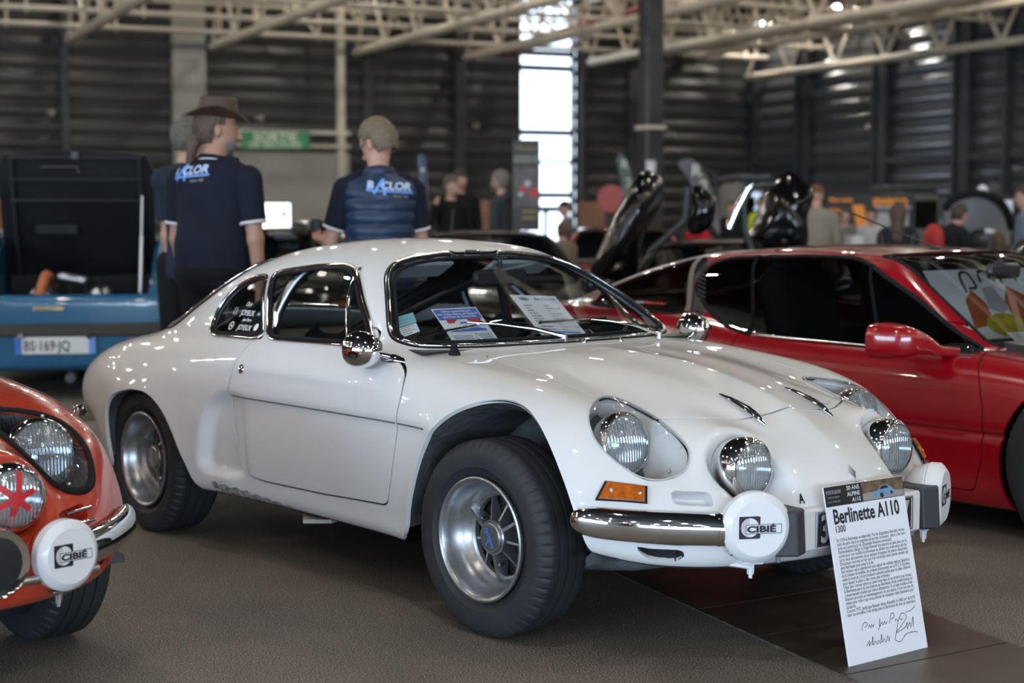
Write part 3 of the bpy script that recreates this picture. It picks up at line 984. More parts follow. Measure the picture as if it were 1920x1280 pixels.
OUT['valance'] = roundpoly([(.646, .336), (.619, .330), (.555, .327), (.543, .312), (.563, .290), (.610, .297), (.632, .314)], .01, 3)
OUT['notch'] = roundpoly([(-1.392, .703), (-1.408, .703), (-1.447, .640), (-1.430, .632)], .008, 3)

def gXZ(poly, ymin, side=0):
    def g(P):
        d = sd_poly(P[:, [0, 2]], poly)
        y = P[:, 1] * side if side else np.abs(P[:, 1])
        return np.maximum(d, ymin - y)
    return g
def gYZ(poly, xmin, xmax=9, side=0):
    def g(P):
        Q = P[:, [1, 2]].copy()
        if side: Q[:, 0] *= side
        return np.maximum(np.maximum(sd_poly(Q, poly), xmin - P[:, 0]), P[:, 0] - xmax)
    return g
def gXY(poly, zmin, side=0):
    def g(P):
        Q = P[:, [0, 1]].copy()
        if side: Q[:, 1] *= side
        return np.maximum(sd_poly(Q, poly), zmin - P[:, 2])
    return g
def off(g, d):
    return lambda P: g(P) + d

def near_box(Mx, lo, hi):
    """split a mesh in the triangles touching a box and the rest, to make cuts cheap"""
    V, T = Mx
    lo, hi = np.array(lo), np.array(hi)
    a = ((V >= lo) & (V <= hi)).all(1)[T].any(1)
    return (V, T[a]), (V, T[~a])
def merge(A, B_):
    V = np.concatenate([A[0], B_[0]]); T = np.concatenate([A[1], B_[1] + len(A[0])])
    # weld identical vertices
    k = np.round(V * 1e6).astype(np.int64)
    _, first, inv = np.unique(k, axis=0, return_index=True, return_inverse=True)
    inv = inv.ravel()
    T = inv[T]; T = T[(T[:, 0] != T[:, 1]) & (T[:, 1] != T[:, 2]) & (T[:, 2] != T[:, 0])]
    return compact(V[first], T)

def gapcut(Mx, g, w=.0033, snap=.002):
    """panel (inside) and rest (outside) with a gap of 2w"""
    inn, _ = cut(Mx, off(g, w), snap=snap)
    _, out = cut(Mx, off(g, -w), snap=snap)
    return inn, out

BH = .012
BM = compact(*nets(BER, (-3.2, -.95, .1), (.95, .95, 1.25), BH))
PAN = {}
def take(name, g, snap=.003):
    global BM
    PAN[name], BM = cut(BM, g, snap=snap)

_, BM = cut(BM, gXZ(BER.farch, .42), snap=.003)
_, BM = cut(BM, gXZ(BER.rarch, .42), snap=.003)
take('under', lambda P: P[:, 2] - (BER.bot(P[:, 0]) + .012))
G_WS = gYZ(OUT['ws'], -1.2); take('ws', G_WS)
G_RW = gXY(OUT['rw'], .72); take('rw', G_RW)
for sd, nm in ((-1, 'R'), (1, 'L')):
    take('quarter' + nm, gXZ(OUT['quarter'], .3, sd))
    take('side' + nm, gXZ(OUT['side'], .3, sd))
    take('cover' + nm, gXY(OUT['cover'], .45, sd))
    take('vent' + nm, gYZ(OUT['vent'], .35, side=sd))
    take('valance' + nm, gYZ(OUT['valance'], .35, side=sd))
    take('notch' + nm, gXZ(OUT['notch'], .5, sd))
G_HOOD = gXY(OUT['hood'], .55)
PAN['hood'], BM = gapcut(BM, G_HOOD)
for sd, nm in ((-1, 'R'), (1, 'L')):
    PAN['door' + nm], BM = gapcut(BM, gXZ(OUT['door'], .5, sd))
PAN['body'] = BM
def fnorm(Mx, F):
    return nrm(sgrad(F, Mx[0], 2e-3))
def joinx(*ex):
    V, Fc, n = [], [], 0
    for v, f in ex:
        V.append(v); Fc += [tuple(i + n for i in q) for q in f]; n += len(v)
    return np.concatenate(V), Fc

# lips, recess floors
PAN['bodyx'] = flange(PAN['body'], .014)
PAN['hoodx'] = flange(PAN['hood'], .014)
for nm in 'RL':
    PAN['door%sx' % nm] = flange(PAN['door' + nm], .014)
def recess(Mx, depth):
    V, T = Mx; N = vnormals(Mx)
    return (V - N * depth, T), flange(Mx, depth)
# ------------------------------------------------------------------ berlinette: the parts
def pane_from(Mx, offs):
    V, T = Mx; return (V - vnormals(Mx) * offs, T)

def trim(name, Mx, m, parent, r=.008, ry=None, lift=0.0, prof=8, minlen=.2, step=.012):
    mb = MB()
    for P, N, c in looppts(Mx, minlen=minlen, smooth=14):
        Q, n = resample(P, step, c, N)
        mb.sweep(Q + n * lift, r, N=n, closed=c, prof=prof, ry=ry)
    return mb.build(name, m, parent, smooth='all')

def tyre_mesh(R, w, rr=.181, n=324):
    hw = w / 2
    prof = [(rr, -hw * .78, 0), (rr + .012, -hw * .88, 0), (rr + .030, -hw * .975, 0), (rr + .031, -hw * .995, 0), (rr + .040, -hw * 1.0, 0), (rr + (R - rr) * .55, -hw * 1.02, 0), (rr + (R - rr) * .80, -hw * .97, 0), (R - .010, -hw * .87, 2), (R - .002, -hw * .74, 2)]
    tread = []
    for a, b in ((-.74, -.42), (-.36, -.05), (.05, .36), (.42, .74)):
        tread += [(R, hw * a, 2 if a == -.74 else 0), (R + .001, hw * (a + b) / 2, 0), (R, hw * b, 2 if b == .74 else 0)]
        if b < .7: tread += [(R - .006, hw * b + .0012, 0), (R - .006, hw * (b + .06) - .0012, 0)] if b != -.05 else [(R - .006, hw * b + .0012, 0), (R - .006, hw * .05 - .0012, 0)]
    prof = prof[:-1] + tread + [(r, -h, f) for r, h, f in prof[:-1]][::-1]
    m = len(prof); a = np.linspace(0, 2 * np.pi, n, endpoint=False)
    V = []
    for r, h, f in prof:
        rr_ = np.full(n, r)
        if f: rr_ = rr_ - np.where(np.arange(n) % 6 == 0, .006, 0)
        V.append(np.stack([rr_ * np.cos(a), np.full(n, h), rr_ * np.sin(a)], 1))
    Fc = [(i * n + k, i * n + (k + 1) % n, (i + 1) * n + (k + 1) % n, (i + 1) * n + k) for i in range(m - 1) for k in range(n)]
    return np.concatenate(V), Fc

WHEELS = {}
def make_wheel(R, w, parent, sd=-1):
    if (R, w) in WHEELS:
        p, o = WHEELS[(R, w)]
        e = bpy.data.objects.new('wheel', None); COL.objects.link(e); e.parent = parent
        for ch in p:
            c = bpy.data.objects.new(ch.name.split('.')[0], ch.data); COL.objects.link(c); c.parent = e
        return e, o
    return first_wheel(R, w, parent)
def first_wheel(R, w, parent):
    """wheel about the y axis, outer face towards -y; placed and turned by the caller"""
    e = empty('wheel'); e.parent = parent
    V, Fc = tyre_mesh(R, w)
    ty = MB().add(V, Fc).build('tyre', M['tyre'], e, smooth=40)
    o = -w / 2 + .004                                # plane of the rim flange
    rim = MB()
    rim.lathe([(r, h) for r, h in [(.172, o + .012), (.1835, o + .004), (.1835, o - .003), (.179, o - .005), (.172, o - .002), (.168, o + .004), (.164, o + .02), (.158, o + .045), (.146, o + .062), (.138, o + .068), (.134, o + .080), (.128, o + .085), (.120, o + .088), (.116, o + .100), (.150, o + .13), (.172, o + .14)]], 96, axis=(0, 1, 0), close=True)
    rim.lathe([(.052, o + .11), (.052, o + .050), (.049, o + .046), (.0, o + .046)], 40, axis=(0, 1, 0))
    for k in range(9):
        a = 2 * np.pi * k / 9 + np.pi
        ca, sa = np.cos(a), np.sin(a)
        t_, z_ = np.array([ca, 0, sa]), np.array([-sa, 0, ca])
        ro = .143 if k % 3 == 0 else .124
        p0 = t_ * .046; p1 = t_ * ro; th = .0042 if k % 3 == 0 else .003
        y0, y1 = (o + .052, o + .072) if k % 3 == 0 else (o + .060, o + .090)
        Q = []
        for p, y, t2 in ((p0, y0, th * 1.3), (p1, y1, th)):
            Q += [p + z_ * t2 + [0, y, 0], p - z_ * t2 + [0, y, 0], p - z_ * t2 * 1.8 + [0, o + .102, 0], p + z_ * t2 * 1.8 + [0, o + .102, 0]]
        rim.add(Q, [(0, 1, 5, 4), (1, 2, 6, 5), (2, 3, 7, 6), (3, 0, 4, 7), (3, 2, 1, 0), (4, 5, 6, 7)])
    rm = rim.build('rim', M['alloy'], e, smooth=35)
    for k in range(3):
        nb = MB(); a = 2 * np.pi * k / 3 + 2 * np.pi / 6
        nb.lathe([(.0095, o + .105), (.0095, o + .072), (.006, o + .066), (.0, o + .066)], 6, c=(.082 * np.cos(a), 0, .082 * np.sin(a)), axis=(0, 1, 0)).build('wheel_nut', M['steel'], e)
    MB().lathe([(.135, o + .118), (.06, o + .105), (.0, o + .105)], 40, axis=(0, 1, 0)).build('brake_drum', M['brake'], e, smooth=30)
    cp = MB().lathe([(.044, o + .047), (.044, o + .042), (.040, o + .039), (.0, o + .0385)], 40, axis=(0, 1, 0)).build('hub_cap', M['alloy'], e, smooth=30)
    WHEELS[(R, w)] = (list(e.children), o)
    return e, o

def logo_A(y, s, mb, R=None, c=(0, 0, 0)):
    """slanted A made of strokes in the x-z plane at depth y"""
    def bar(a, b, w):
        a, b = np.array(a, float) * s, np.array(b, float) * s
        d = b - a; n_ = np.array([-d[1], d[0]]) / np.linalg.norm(d) * w * s / 2
        q = [a + n_, b + n_, b - n_, a - n_]
        mb.prism(q, 0, 1, y - .0006, y + .0002)
    bar((-.85, .80), (-.30, .80), .13); bar((-.70, .50), (-.10, .50), .13); bar((-.45, .95), (.55, -.92), .25); bar((.08, .10), (-.50, -.85), .17); bar((-.34, -.38), (.25, -.38), .14)

def ring_light(parent, c, r, depth, nx, name, rimname='rim', tilt=0.0, chrome_out=.0, lens_bulge=.016, lines=True):
    """round lamp facing +x: chrome rim, reflector bowl and lens"""
    e = empty(name, c); e.parent = parent; e.rotation_euler = (0, -tilt, 0)
    ro = r + .011 + chrome_out
    MB().lathe([(r - .001, .0), (r + .002, .004), (r + .007, .003), (ro, -.006), (ro + .001, -depth * .5), (ro - .012, -depth), (r - .02, -depth), (r - .004, -.01)], 64, axis=(1, 0, 0), close=True).build(rimname, M['chrome'], e, smooth=50)
    MB().lathe([(r, .0), (r * .93, -.022), (r * .75, -.042), (r * .45, -.058), (.0, -.064)], 48, axis=(1, 0, 0)).build('reflector', M['reflector'], e, smooth='all')
    n = 48; mb = MB()
    prof = [(r * math.sin(t), lens_bulge * math.cos(t * .97) - .001) for t in np.linspace(math.pi / 2, 0, 8)]
    V = []; a = np.linspace(0, 2 * np.pi, n, endpoint=False)
    mb.lathe(prof, n, axis=(1, 0, 0))
    mb.build('lens', M['fluted'], e, smooth='all')
    MB().lathe([(.012, -.062), (.012, -.03), (.008, -.024), (.0, -.022)], 16, axis=(1, 0, 0)).build('bulb', M['steel'], e, smooth=40)
    return e

def fluted():
    m = bpy.data.materials.new('fluted_glass'); m.use_nodes = True
    nt = m.node_tree; nt.nodes.clear(); L = nt.links
    out = nt.nodes.new('ShaderNodeOutputMaterial')
    tr = nt.nodes.new('ShaderNodeBsdfTransparent'); tr.inputs[0].default_value = (.80, .85, .88, 1)
    gl = nt.nodes.new('ShaderNodeBsdfGlossy'); gl.inputs['Roughness'].default_value = .09; gl.inputs[0].default_value = (.9, .95, 1, 1)
    tc = nt.nodes.new('ShaderNodeTexCoord'); sp = nt.nodes.new('ShaderNodeSeparateXYZ'); L.new(tc.outputs['Object'], sp.inputs[0])
    mu = nt.nodes.new('ShaderNodeMath'); mu.operation = 'MULTIPLY'; mu.inputs[1].default_value = 620; L.new(sp.outputs[1], mu.inputs[0])
    sn = nt.nodes.new('ShaderNodeMath'); sn.operation = 'SINE'; L.new(mu.outputs[0], sn.inputs[0])
    mu2 = nt.nodes.new('ShaderNodeMath'); mu2.operation = 'MULTIPLY'; mu2.inputs[1].default_value = 60; L.new(sp.outputs[2], mu2.inputs[0])
    sn2 = nt.nodes.new('ShaderNodeMath'); sn2.operation = 'SINE'; L.new(mu2.outputs[0], sn2.inputs[0])
    ad = nt.nodes.new('ShaderNodeMath'); ad.operation = 'ADD'; L.new(sn.outputs[0], ad.inputs[0]); L.new(sn2.outputs[0], ad.inputs[1])
    bp = nt.nodes.new('ShaderNodeBump'); bp.inputs['Strength'].default_value = .8; bp.inputs['Distance'].default_value = .0022; L.new(ad.outputs[0], bp.inputs['Height'])
    L.new(bp.outputs[0], gl.inputs['Normal'])
    df = nt.nodes.new('ShaderNodeBsdfDiffuse'); df.inputs[0].default_value = (.7, .76, .8, 1); L.new(bp.outputs[0], df.inputs['Normal'])
    m1 = nt.nodes.new('ShaderNodeMixShader'); m1.inputs[0].default_value = .30; L.new(tr.outputs[0], m1.inputs[1]); L.new(df.outputs[0], m1.inputs[2])
    m2 = nt.nodes.new('ShaderNodeMixShader'); m2.inputs[0].default_value = .22; L.new(m1.outputs[0], m2.inputs[1]); L.new(gl.outputs[0], m2.inputs[2])
    L.new(m2.outputs[0], out.inputs[0])
    return m
M['fluted'] = fluted()

def surf_x(y, z, F=BER, x0=1.2):
    """foremost x of the body at (y, z)"""
    P = np.array([[x0, y, z]]); 
    for _ in range(400):
        d = F(P)[0]
        if d < 4e-4: break
        P[0, 0] -= max(d * .7, 2e-4)
    return P[0, 0]
def surf_y(x, z, sd=-1, F=BER):
    P = np.array([[x, 1.1 * sd, z]])
    for _ in range(400):
        d = F(P)[0]
        if d < 4e-4: break
        P[0, 1] -= sd * max(d * .7, 2e-4)
    return P[0, 1]
def surf_z(x, y, F=BER, z0=1.3):
    P = np.array([[x, y, z0]])
    for _ in range(600):
        d = F(P)[0]
        if d < 4e-4: break
        P[0, 2] -= max(d * .7, 2e-4)
    return P[0, 2]
def snorm(p, F=BER):
    return nrm(sgrad(F, np.array([p], float), 4e-3))[0]

def spot_lamp(parent, c, shell, sd, logo=True, name='spot_lamp', bracket=True):
    """round auxiliary lamp with a white plastic cover, facing +x, c = middle of the front face"""
    e = empty(name, c); e.parent = parent
    R_ = .089
    MB().lathe([(.0, .0), (.069, .0), (.0705, -.0006), (.0835, -.011), (R_, -.018), (R_, -.042), (R_ - .003, -.045)], 64, axis=(1, 0, 0)).build('lamp_cover', M['white_plastic'], e, smooth=20)
    MB().lathe([(R_ - .003, -.043), (.086, -.052), (.078, -.075), (.062, -.098), (.036, -.115), (.0, -.12)], 48, axis=(1, 0, 0)).build('lamp_shell', shell, e, smooth='all')
    Rf = basis((0, 1, 0), (0, 0, 1), (1, 0, 0))
    if logo:
        mb = MB(); x = .0006
        def rect(y0, y1, z0, z1, lift=0.0): mb.add([(x + lift, y0, z0), (x + lift, y1, z0), (x + lift, y1, z1), (x + lift, y0, z1)], [(0, 1, 2, 3)])
        # black square with a round window left out
        sq = [(-.052, -.024), (.003, -.024), (.003, .032), (-.052, .032)]
        cy, cz, rc = -.0235, .004, .0235
        n = 48; ou, inn = [], []
        for k in range(n):
            a = 2 * np.pi * k / n; d = np.array([np.cos(a), np.sin(a)])
            t = min((((.003 - cy) if d[0] > 0 else (-.052 - cy)) / d[0]) if abs(d[0]) > 1e-6 else 9, (((.032 - cz) if d[1] > 0 else (-.024 - cz)) / d[1]) if abs(d[1]) > 1e-6 else 9)
            ou.append((x, cy + d[0] * t, cz + d[1] * t)); inn.append((x, cy + d[0] * rc, cz + d[1] * rc))
        mb.add(ou + inn, [(k, (k + 1) % n, n + (k + 1) % n, n + k) for k in range(n)])
        for a, b in (((-.034, -.011), (.058, -.011)), ((-.034, .011), (.058, .011)), ((-.034, -.011), (-.034, .011)), ((.058, -.011), (.058, .011))):
            d = .0008; rect(min(a[0], b[0]) - d, max(a[0], b[0]) + d, min(a[1], b[1]) - d, max(a[1], b[1]) + d, .0006)
        mb.build('logo', M['ink'], e, fixn=False)
        mb = MB(); mb.add([(x + .0003, -.034, -.011), (x + .0003, .058, -.011), (x + .0003, .058, .011), (x + .0003, -.034, .011)], [(0, 1, 2, 3)]).build('logo_strip', M['white_plastic'], e, fixn=False)
        g = MB()
        for k in range(6):
            yy = -.0455 + k * .0034; hh = math.sqrt(max(rc ** 2 - (yy - cy) ** 2, 0)) * .97
            g.add([(x, yy, cz - hh), (x, yy + .0017, cz - hh), (x, yy + .0017, cz + hh), (x, yy, cz + hh)], [(0, 1, 2, 3)])
        g.build('logo_hatching', M['grey_ink'], e, fixn=False)
        text('CIBIÉ', .0215, 'lettering', M['ink'], e, Rf, (x + .0008, -.0315, -.0075), xs=1.50, bold=.0011, depth=.0002, spacing=1.02)
    if bracket:
        b = MB()
        b.box((-.055, 0, -.094), (.03, .055, .008), bevel=.002).box((-.06, 0, -.105), (.014, .014, .026)).lathe([(.009, -.125), (.009, -.105), (.005, -.105), (.005, -.135), (0, -.135)], 8, c=(-.06, 0, 0), axis=(0, 0, 1))
        b.tube([(-.06, 0, -.106), (-.08, -.05 * -sd, -.100), (-.13, -.09 * -sd, -.085), (-.15, -.095 * -sd, -.04)], .008, ry=.011)
        b.build('bracket', M['white_plastic'] if shell is M['white_paint'] else M['steel'], e, smooth=40)
    return e

def build_berlinette(root, paint, full=True, white=True):
    out = {}
    body = build_tris('body_shell', PAN['body'], paint, root, fnorm(PAN['body'], BER), PAN['bodyx'])
    build_tris('underbody', PAN['under'], M['under'], root)
    hood = build_tris('bonnet', PAN['hood'], paint, root, fnorm(PAN['hood'], BER), PAN['hoodx'])
    doors = {}
    for nm in 'RL':
        doors[nm] = build_tris('door', PAN['door' + nm], paint, root, fnorm(PAN['door' + nm], BER), PAN['door%sx' % nm])
    # dark strips behind the gaps
    for g, pr in ((PAN['hood'], hood), (PAN['doorR'], doors['R']), (PAN['doorL'], doors['L'])):
        mb = MB()
        for P, N, c in looppts(g, minlen=.3, smooth=1):
            Q, n = resample(P, .015, c, N); mb.sweep(Q - n * .0065, .003, N=n, closed=c, prof=4, ry=.006)
        mb.build('gap_seal', M['seam'], pr)
    # wheel arches
    for poly, c in ((BER.farch, .02), (BER.rarch, -1.99)):
        for sd in (-1, 1):
            pts = [p for p in poly if p[1] > .255]
            o = np.argsort([math.atan2(p[1] - .2, p[0] - c) for p in pts])[::-1]
            pts = [pts[k] for k in o]
            V = []; n = len(pts)
            def pin(p, k): return (p[0] + (p[0] - c) * k, p[1] - .02 if p[1] > .5 else p[1])
            for p in pts:
                yy = abs(surf_y(p[0], p[1] - .012, sd))
                if not .62 < yy < .9: yy = .745
                V.append((p[0], (yy - .016) * sd, p[1] - .004))
            for t, yy in ((.012, .66), (.02, .55), (.03, .44)):
                for p in pts: V.append((*[(p[0] + (p[0] - c) * t)], yy * sd, p[1] - .035 * sstep(.5, .68, p[1])))
            Fc = [(r * n + k, r * n + k + 1, (r + 1) * n + k + 1, (r + 1) * n + k) for r in range(3) for k in range(n - 1)]
            b = len(V); V.append((c, .43 * sd, .2))
            Fc += [(3 * n + k, 3 * n + k + 1, b) for k in range(n - 1)]
            MB().add(V, Fc).build('wheel_arch_liner', M['well'], root, smooth=50)
    # glazing
    ws = build_tris('windscreen', pane_from(PAN['ws'], .006), M['pane'], root)
    trim('rubber_seal', PAN['ws'], M['rubber'], ws, .006, .013, .0)
    def inset_trim(Mx, g, d, name, m, par, r, ry, lift):
        a, _ = cut(Mx, off(g, d), snap=.001); return trim(name, a, m, par, r, ry, lift)
    trim('chrome_trim', PAN['ws'], M['chrome'], ws, .006, .0065, .006)
    inset_trim(PAN['ws'], G_WS, .014, 'inner_seal', M['rubber'], ws, .006, .007, .0)
    rw = build_tris('rear_window', pane_from(PAN['rw'], .006), M['pane'], root)
    trim('rubber_seal', PAN['rw'], M['rubber'], rw, .006, .013, .0)
    trim('chrome_trim', PAN['rw'], M['chrome'], rw, .005, .006, .007)
    for sd, nm in ((-1, 'R'), (1, 'L')):
        q = build_tris('quarter_window', pane_from(PAN['quarter' + nm], .005), M['pane'], root)
        trim('chrome_trim', PAN['quarter' + nm], M['chrome'], q, .006, .0065, .003)
        gq = gXZ(OUT['quarter'], .3, sd); inset_trim(PAN['quarter' + nm], gq, .011, 'rubber_seal', M['rubber'], q, .004, .009, .0)
        q2 = build_tris('side_window', pane_from(PAN['side' + nm], .005), M['pane'], doors[nm])
        f2 = trim('window_frame', PAN['side' + nm], M['chrome'], q2, .006, .0065, .003)
        gs = gXZ(OUT['side'], .3, sd); inset_trim(PAN['side' + nm], gs, .011, 'rubber_seal', M['rubber'], doors[nm], .004, .008, .0)
        # quarter-light bar
        a, b = np.array([-.800, .80]), np.array([-1.008, 1.043])
        P = [(x, surf_y(x, z, sd) , z) for x, z in [a + (b - a) * t for t in np.linspace(0, 1, 9)]]
        MB().sweep(P, .006, N=np.tile([0, sd, .5], (9, 1)), prof=8, ry=.011).build('window_bar', M['chrome'], doors[nm], smooth='all')
        # lock button
        p = np.array([-1.340, surf_y(-1.34, .688, sd), .688]); n = snorm(p)
        MB().lathe([(.0165, -.004), (.0165, .004), (.013, .006), (.011, .003), (.0, .004)], 24, c=p, axis=n).build('lock_button', M['chrome'], doors[nm], smooth=40)
        fl, ex = recess(PAN['notch' + nm], .006)
        build_tris('handle_recess', fl, paint, root, extra=ex, smooth=40)
        # recesses in the nose
        fl, ex = recess(PAN['vent' + nm], .05); build_tris('nose_recess', fl, paint, root, extra=ex, smooth=40)
        fl, ex = recess(PAN['valance' + nm], .05); build_tris('intake_mesh', fl, M['mesh_grey'], root, extra=ex, smooth=40)
        # covered main lamp
        V, T = PAN['cover' + nm]; Nn = vnormals(PAN['cover' + nm])
        dcov = -sd_poly(V[:, :2] * [1, sd], OUT['cover'])
        e0 = sstep(0, .07, dcov)
        dirv = nrm(np.array([-.75, -.12 * sd, -.55]))
        bowl = build_tris('lamp_bowl', (V + dirv * (.012 + .15 * sstep(.0, .055, dcov))[:, None], T), paint if white else M['mesh_grey'], root)
        hl = ring_light(root, (.368, .523 * sd, .586), .0795 if white else .088, .06, None, 'headlamp', 'chrome_ring', tilt=.16, chrome_out=.001)
        cv = build_tris('headlamp_cover', (V + Nn * (.004 + .016 * sstep(0, .10, dcov))[:, None], T), M['perspex'], root)
        trim('cover_edge', (V + Nn * .003, T), M['perspex_edge'] if white else M['rubber'], cv, .0018 if white else .006, .0022 if white else .012, .0)
        for x, y in ((.283, .565), (.535, .520)):
            z = surf_z(x, y * sd); n = snorm((x, y * sd, z))
            MB().lathe([(.0055, .0), (.0055, .006), (.003, .009), (.0, .009)], 12, c=(x, y * sd, z), axis=n).build('cover_screw', M['steel'], cv, smooth=40)
        # nose lamp in its pod
        ring_light(root, (.660, .319 * sd, .529), .0715, .088, None, 'driving_lamp', 'chrome_rim', tilt=.03, chrome_out=.004)
    return out, body, hood, doors, ws, rw
# ------------------------------------------------------------------ berlinette: bumpers, lamps, cabin
def bumper(root, sd):
    """chrome quarter bumper following the nose"""
    pts = [(.385, .748, .405), (.41, .742, .403), (.45, .722, .399), (.52, .672, .394), (.60, .592, .388), (.66, .512, .384), (.685, .47, .382)]
    P = crspline(pts, 5, False); n = len(P); s = np.linspace(0, 1, n)
    Nn = np.array([[*(nrm(np.array([p[0] + .15, p[1] - .05]))), 0] for p in P])
    hgt = np.interp(s, [0, .06, .16, .35, .7, 1], [.004, .020, .033, .043, .046, .045]); dep = np.interp(s, [0, .1, .4, 1], [.006, .018, .030, .032])
    Q = P + Nn * .004
    Q[:, 1] *= sd; Nn[:, 1] *= sd
    b = MB().sweep(Q, dep, N=Nn, prof=20, ry=hgt).build('bumper', M['chrome'], root, smooth='all')
    e = Q[-1]; d = nrm(Q[-1] - Q[-4])
    MB().sweep([e - d * .012, e + d * .035], .0345, N=[Nn[-1]] * 2, prof=20, ry=.0465).build('bumper_end', M['black_plastic'] if False else M['chrome'], b, smooth=40)
    MB().sweep([e - d * .016, e - d * .010], .036, N=[Nn[-1]] * 2, prof=20, ry=.048).build('bumper_band', M['chrome'], b, smooth=40)
    MB().lathe([(.008, .0), (.008, .012), (.005, .016), (0, .016)], 8, c=e + d * .012 + np.array([.02, 0, -.05]), axis=(0, 0, -1)).build('bumper_bolt', M['steel'], b)
    return b

def turn_signal(root, sd):
    cn = [(.440, .702, .456), (.447, .672, .502), (.540, .596, .490), (.548, .612, .450)]
    P = []
    for x, y, z in cn:
        P.append((surf_x(y * sd, z), y * sd, z))
    P = np.array(P); n = nrm(np.cross(P[2] - P[0], P[3] - P[1])); 
    if n[0] < 0: n = -n
    c = P.mean(0); A = (P - c)
    base = c + A * 1.06 - n * .012; lip = c + A * 1.06 + n * .010
    t0 = c + A * .97 + n * .010; t1 = c + A * .90 + n * .021
    mb = MB().add(np.concatenate([base, lip, t0]), [(0, 1, 5, 4), (1, 2, 6, 5), (2, 3, 7, 6), (3, 0, 4, 7), (4, 5, 9, 8), (5, 6, 10, 9), (6, 7, 11, 10), (7, 4, 8, 11)])
    o = mb.build('turn_signal', M['rubber'], root)
    MB().add(np.concatenate([c + A * .98 + n * .004, t0 + n * .001, t1]), [(0, 1, 5, 4), (1, 2, 6, 5), (2, 3, 7, 6), (3, 0, 4, 7), (4, 5, 9, 8), (5, 6, 10, 9), (6, 7, 11, 10), (7, 4, 8, 11), (8, 9, 10, 11)]).build('amber_lens', M['amber'], o)
    for f in (.22, .86):
        p = (P[0] * .5 + P[1] * .5) * (1 - f) + (P[2] * .5 + P[3] * .5) * f + n * .021
        MB().lathe([(.005, -.004), (.005, .0015), (.0, .0025)], 12, c=p, axis=n).build('screw', M['steel'], o)
    return o

def mirror(root, sd):
    e = empty('wing_mirror'); e.parent = root
    zb = .772; yb = surf_y(-.545, zb, sd)
    nb = snorm((-.545, yb, zb))
    b = MB()
    b.sweep([(-.585, surf_y(-.585, zb, sd), zb - .002), (-.545, yb + .004 * sd, zb), (-.500, surf_y(-.50, zb, sd), zb - .006)], [.010, .016, .007], N=[nb] * 3, prof=12, ry=[.012, .022, .009])
    b.tube([(-.545, yb, zb + .004), (-.56, yb + .035 * sd, zb + .014), (-.585, yb + .06 * sd, zb + .026)], .009)
    b.build('mirror_base', M['chrome'], e, smooth=60)
    cy = yb + .085 * sd; c = np.array([-.605, cy, .803])
    mb = MB()
    prof = [(.0, .078), (.020, .073), (.038, .058), (.050, .034), (.0555, .008), (.057, -.02), (.054, -.024), (.050, -.022), (.0, -.020)]
    mb.lathe(prof, 40, axis=(1, 0, 0))
    V = np.concatenate(mb.v); V[:, 2] *= 1.06; V[:, 1] *= 1.08; V[:, 0] *= 1.05
    R = rotz(-.10 * sd); V = V @ R.T + c
    mb.v = [V]
    mb.build('mirror_shell', M['chrome'], e, smooth=50)
    return e

def wiper(root, piv, tipc, blade):
    e = empty('wiper'); e.parent = root
    p = np.array(piv); n = snorm((piv[0], piv[1], piv[2]))
    MB().lathe([(.016, -.004), (.015, .008), (.010, .014), (.010, .022), (.0, .025)], 16, c=p, axis=(0.25, 0, 1)).build('wiper_pivot', M['steel'], e, smooth=40)
    a = p + np.array([.004, 0, .019]); c = np.array(tipc)
    MB().tube([a, a + (c - a) * .33 + [0.01, 0, .010], a + (c - a) * .7 + [.008, 0, .008], c], [.009, .0075, .005, .004], ry=[.006, .005, .004, .003], prof=8).build('wiper_arm', M['chrome'], e, smooth=50)
    b0, b1 = np.array(blade[0]), np.array(blade[1])
    P = np.array([b0 + (b1 - b0) * t for t in np.linspace(0, 1, 12)])
    Q = []
    for q in P:
        x = surf_x(q[1], q[2], x0=q[0] + .2); Q.append((x + .010, q[1], q[2] + .004))
    MB().sweep(Q, .0055, prof=6, ry=.0085).build('wiper_blade', M['chrome'], e, smooth=50)
    MB().sweep(np.array(Q) - [.006, 0, .003], .003, prof=4, ry=.006).build('wiper_rubber', M['rubber'], e)
    return e

def bucket_seat(root, x, y):
    e = empty('bucket_seat', (x, y, 0)); e.parent = root
    V = []; 
    prof = [(.42, .26), (.25, .29), (.05, .27), (.0, .32), (-.07, .48), (-.14, .64), (-.18, .74), (-.19, .79)]
    P = crspline(prof, 4, False); mb = MB()
    wid = np.interp(np.linspace(0, 1, len(P)), [0, .3, .5, .8, 1], [.21, .225, .225, .22, .13])
    m = 9; Vv = []
    for (px_, pz), w in zip(P, wid):
        for k in range(m):
            t = k / (m - 1) * 2 - 1; up = .085 * abs(t) ** 3
            Vv.append((px_ + up * .75, t * w, pz + up * .6))
    for (px_, pz), w in zip(P, wid):
        for k in range(m):
            t = k / (m - 1) * 2 - 1; Vv.append((px_ - .05, t * (w + .02), pz - .05))
    n = len(P)
    F_ = [(i * m + k, i * m + k + 1, (i + 1) * m + k + 1, (i + 1) * m + k) for i in range(n - 1) for k in range(m - 1)]
    F_ += [tuple(q + n * m for q in f)[::-1] for f in F_]
    o = n * m
    for i in range(n - 1):
        for k in (0, m - 1): F_.append((i * m + k, (i + 1) * m + k, o + (i + 1) * m + k, o + i * m + k))
    for k in range(m - 1):
        F_.append((k, k + 1, o + k + 1, o + k)); F_.append(((n - 1) * m + k, (n - 1) * m + k + 1, o + (n - 1) * m + k + 1, o + (n - 1) * m + k))
    mb.add(Vv, F_).build('seat_shell', M['seat'], e, smooth=50)
    return e

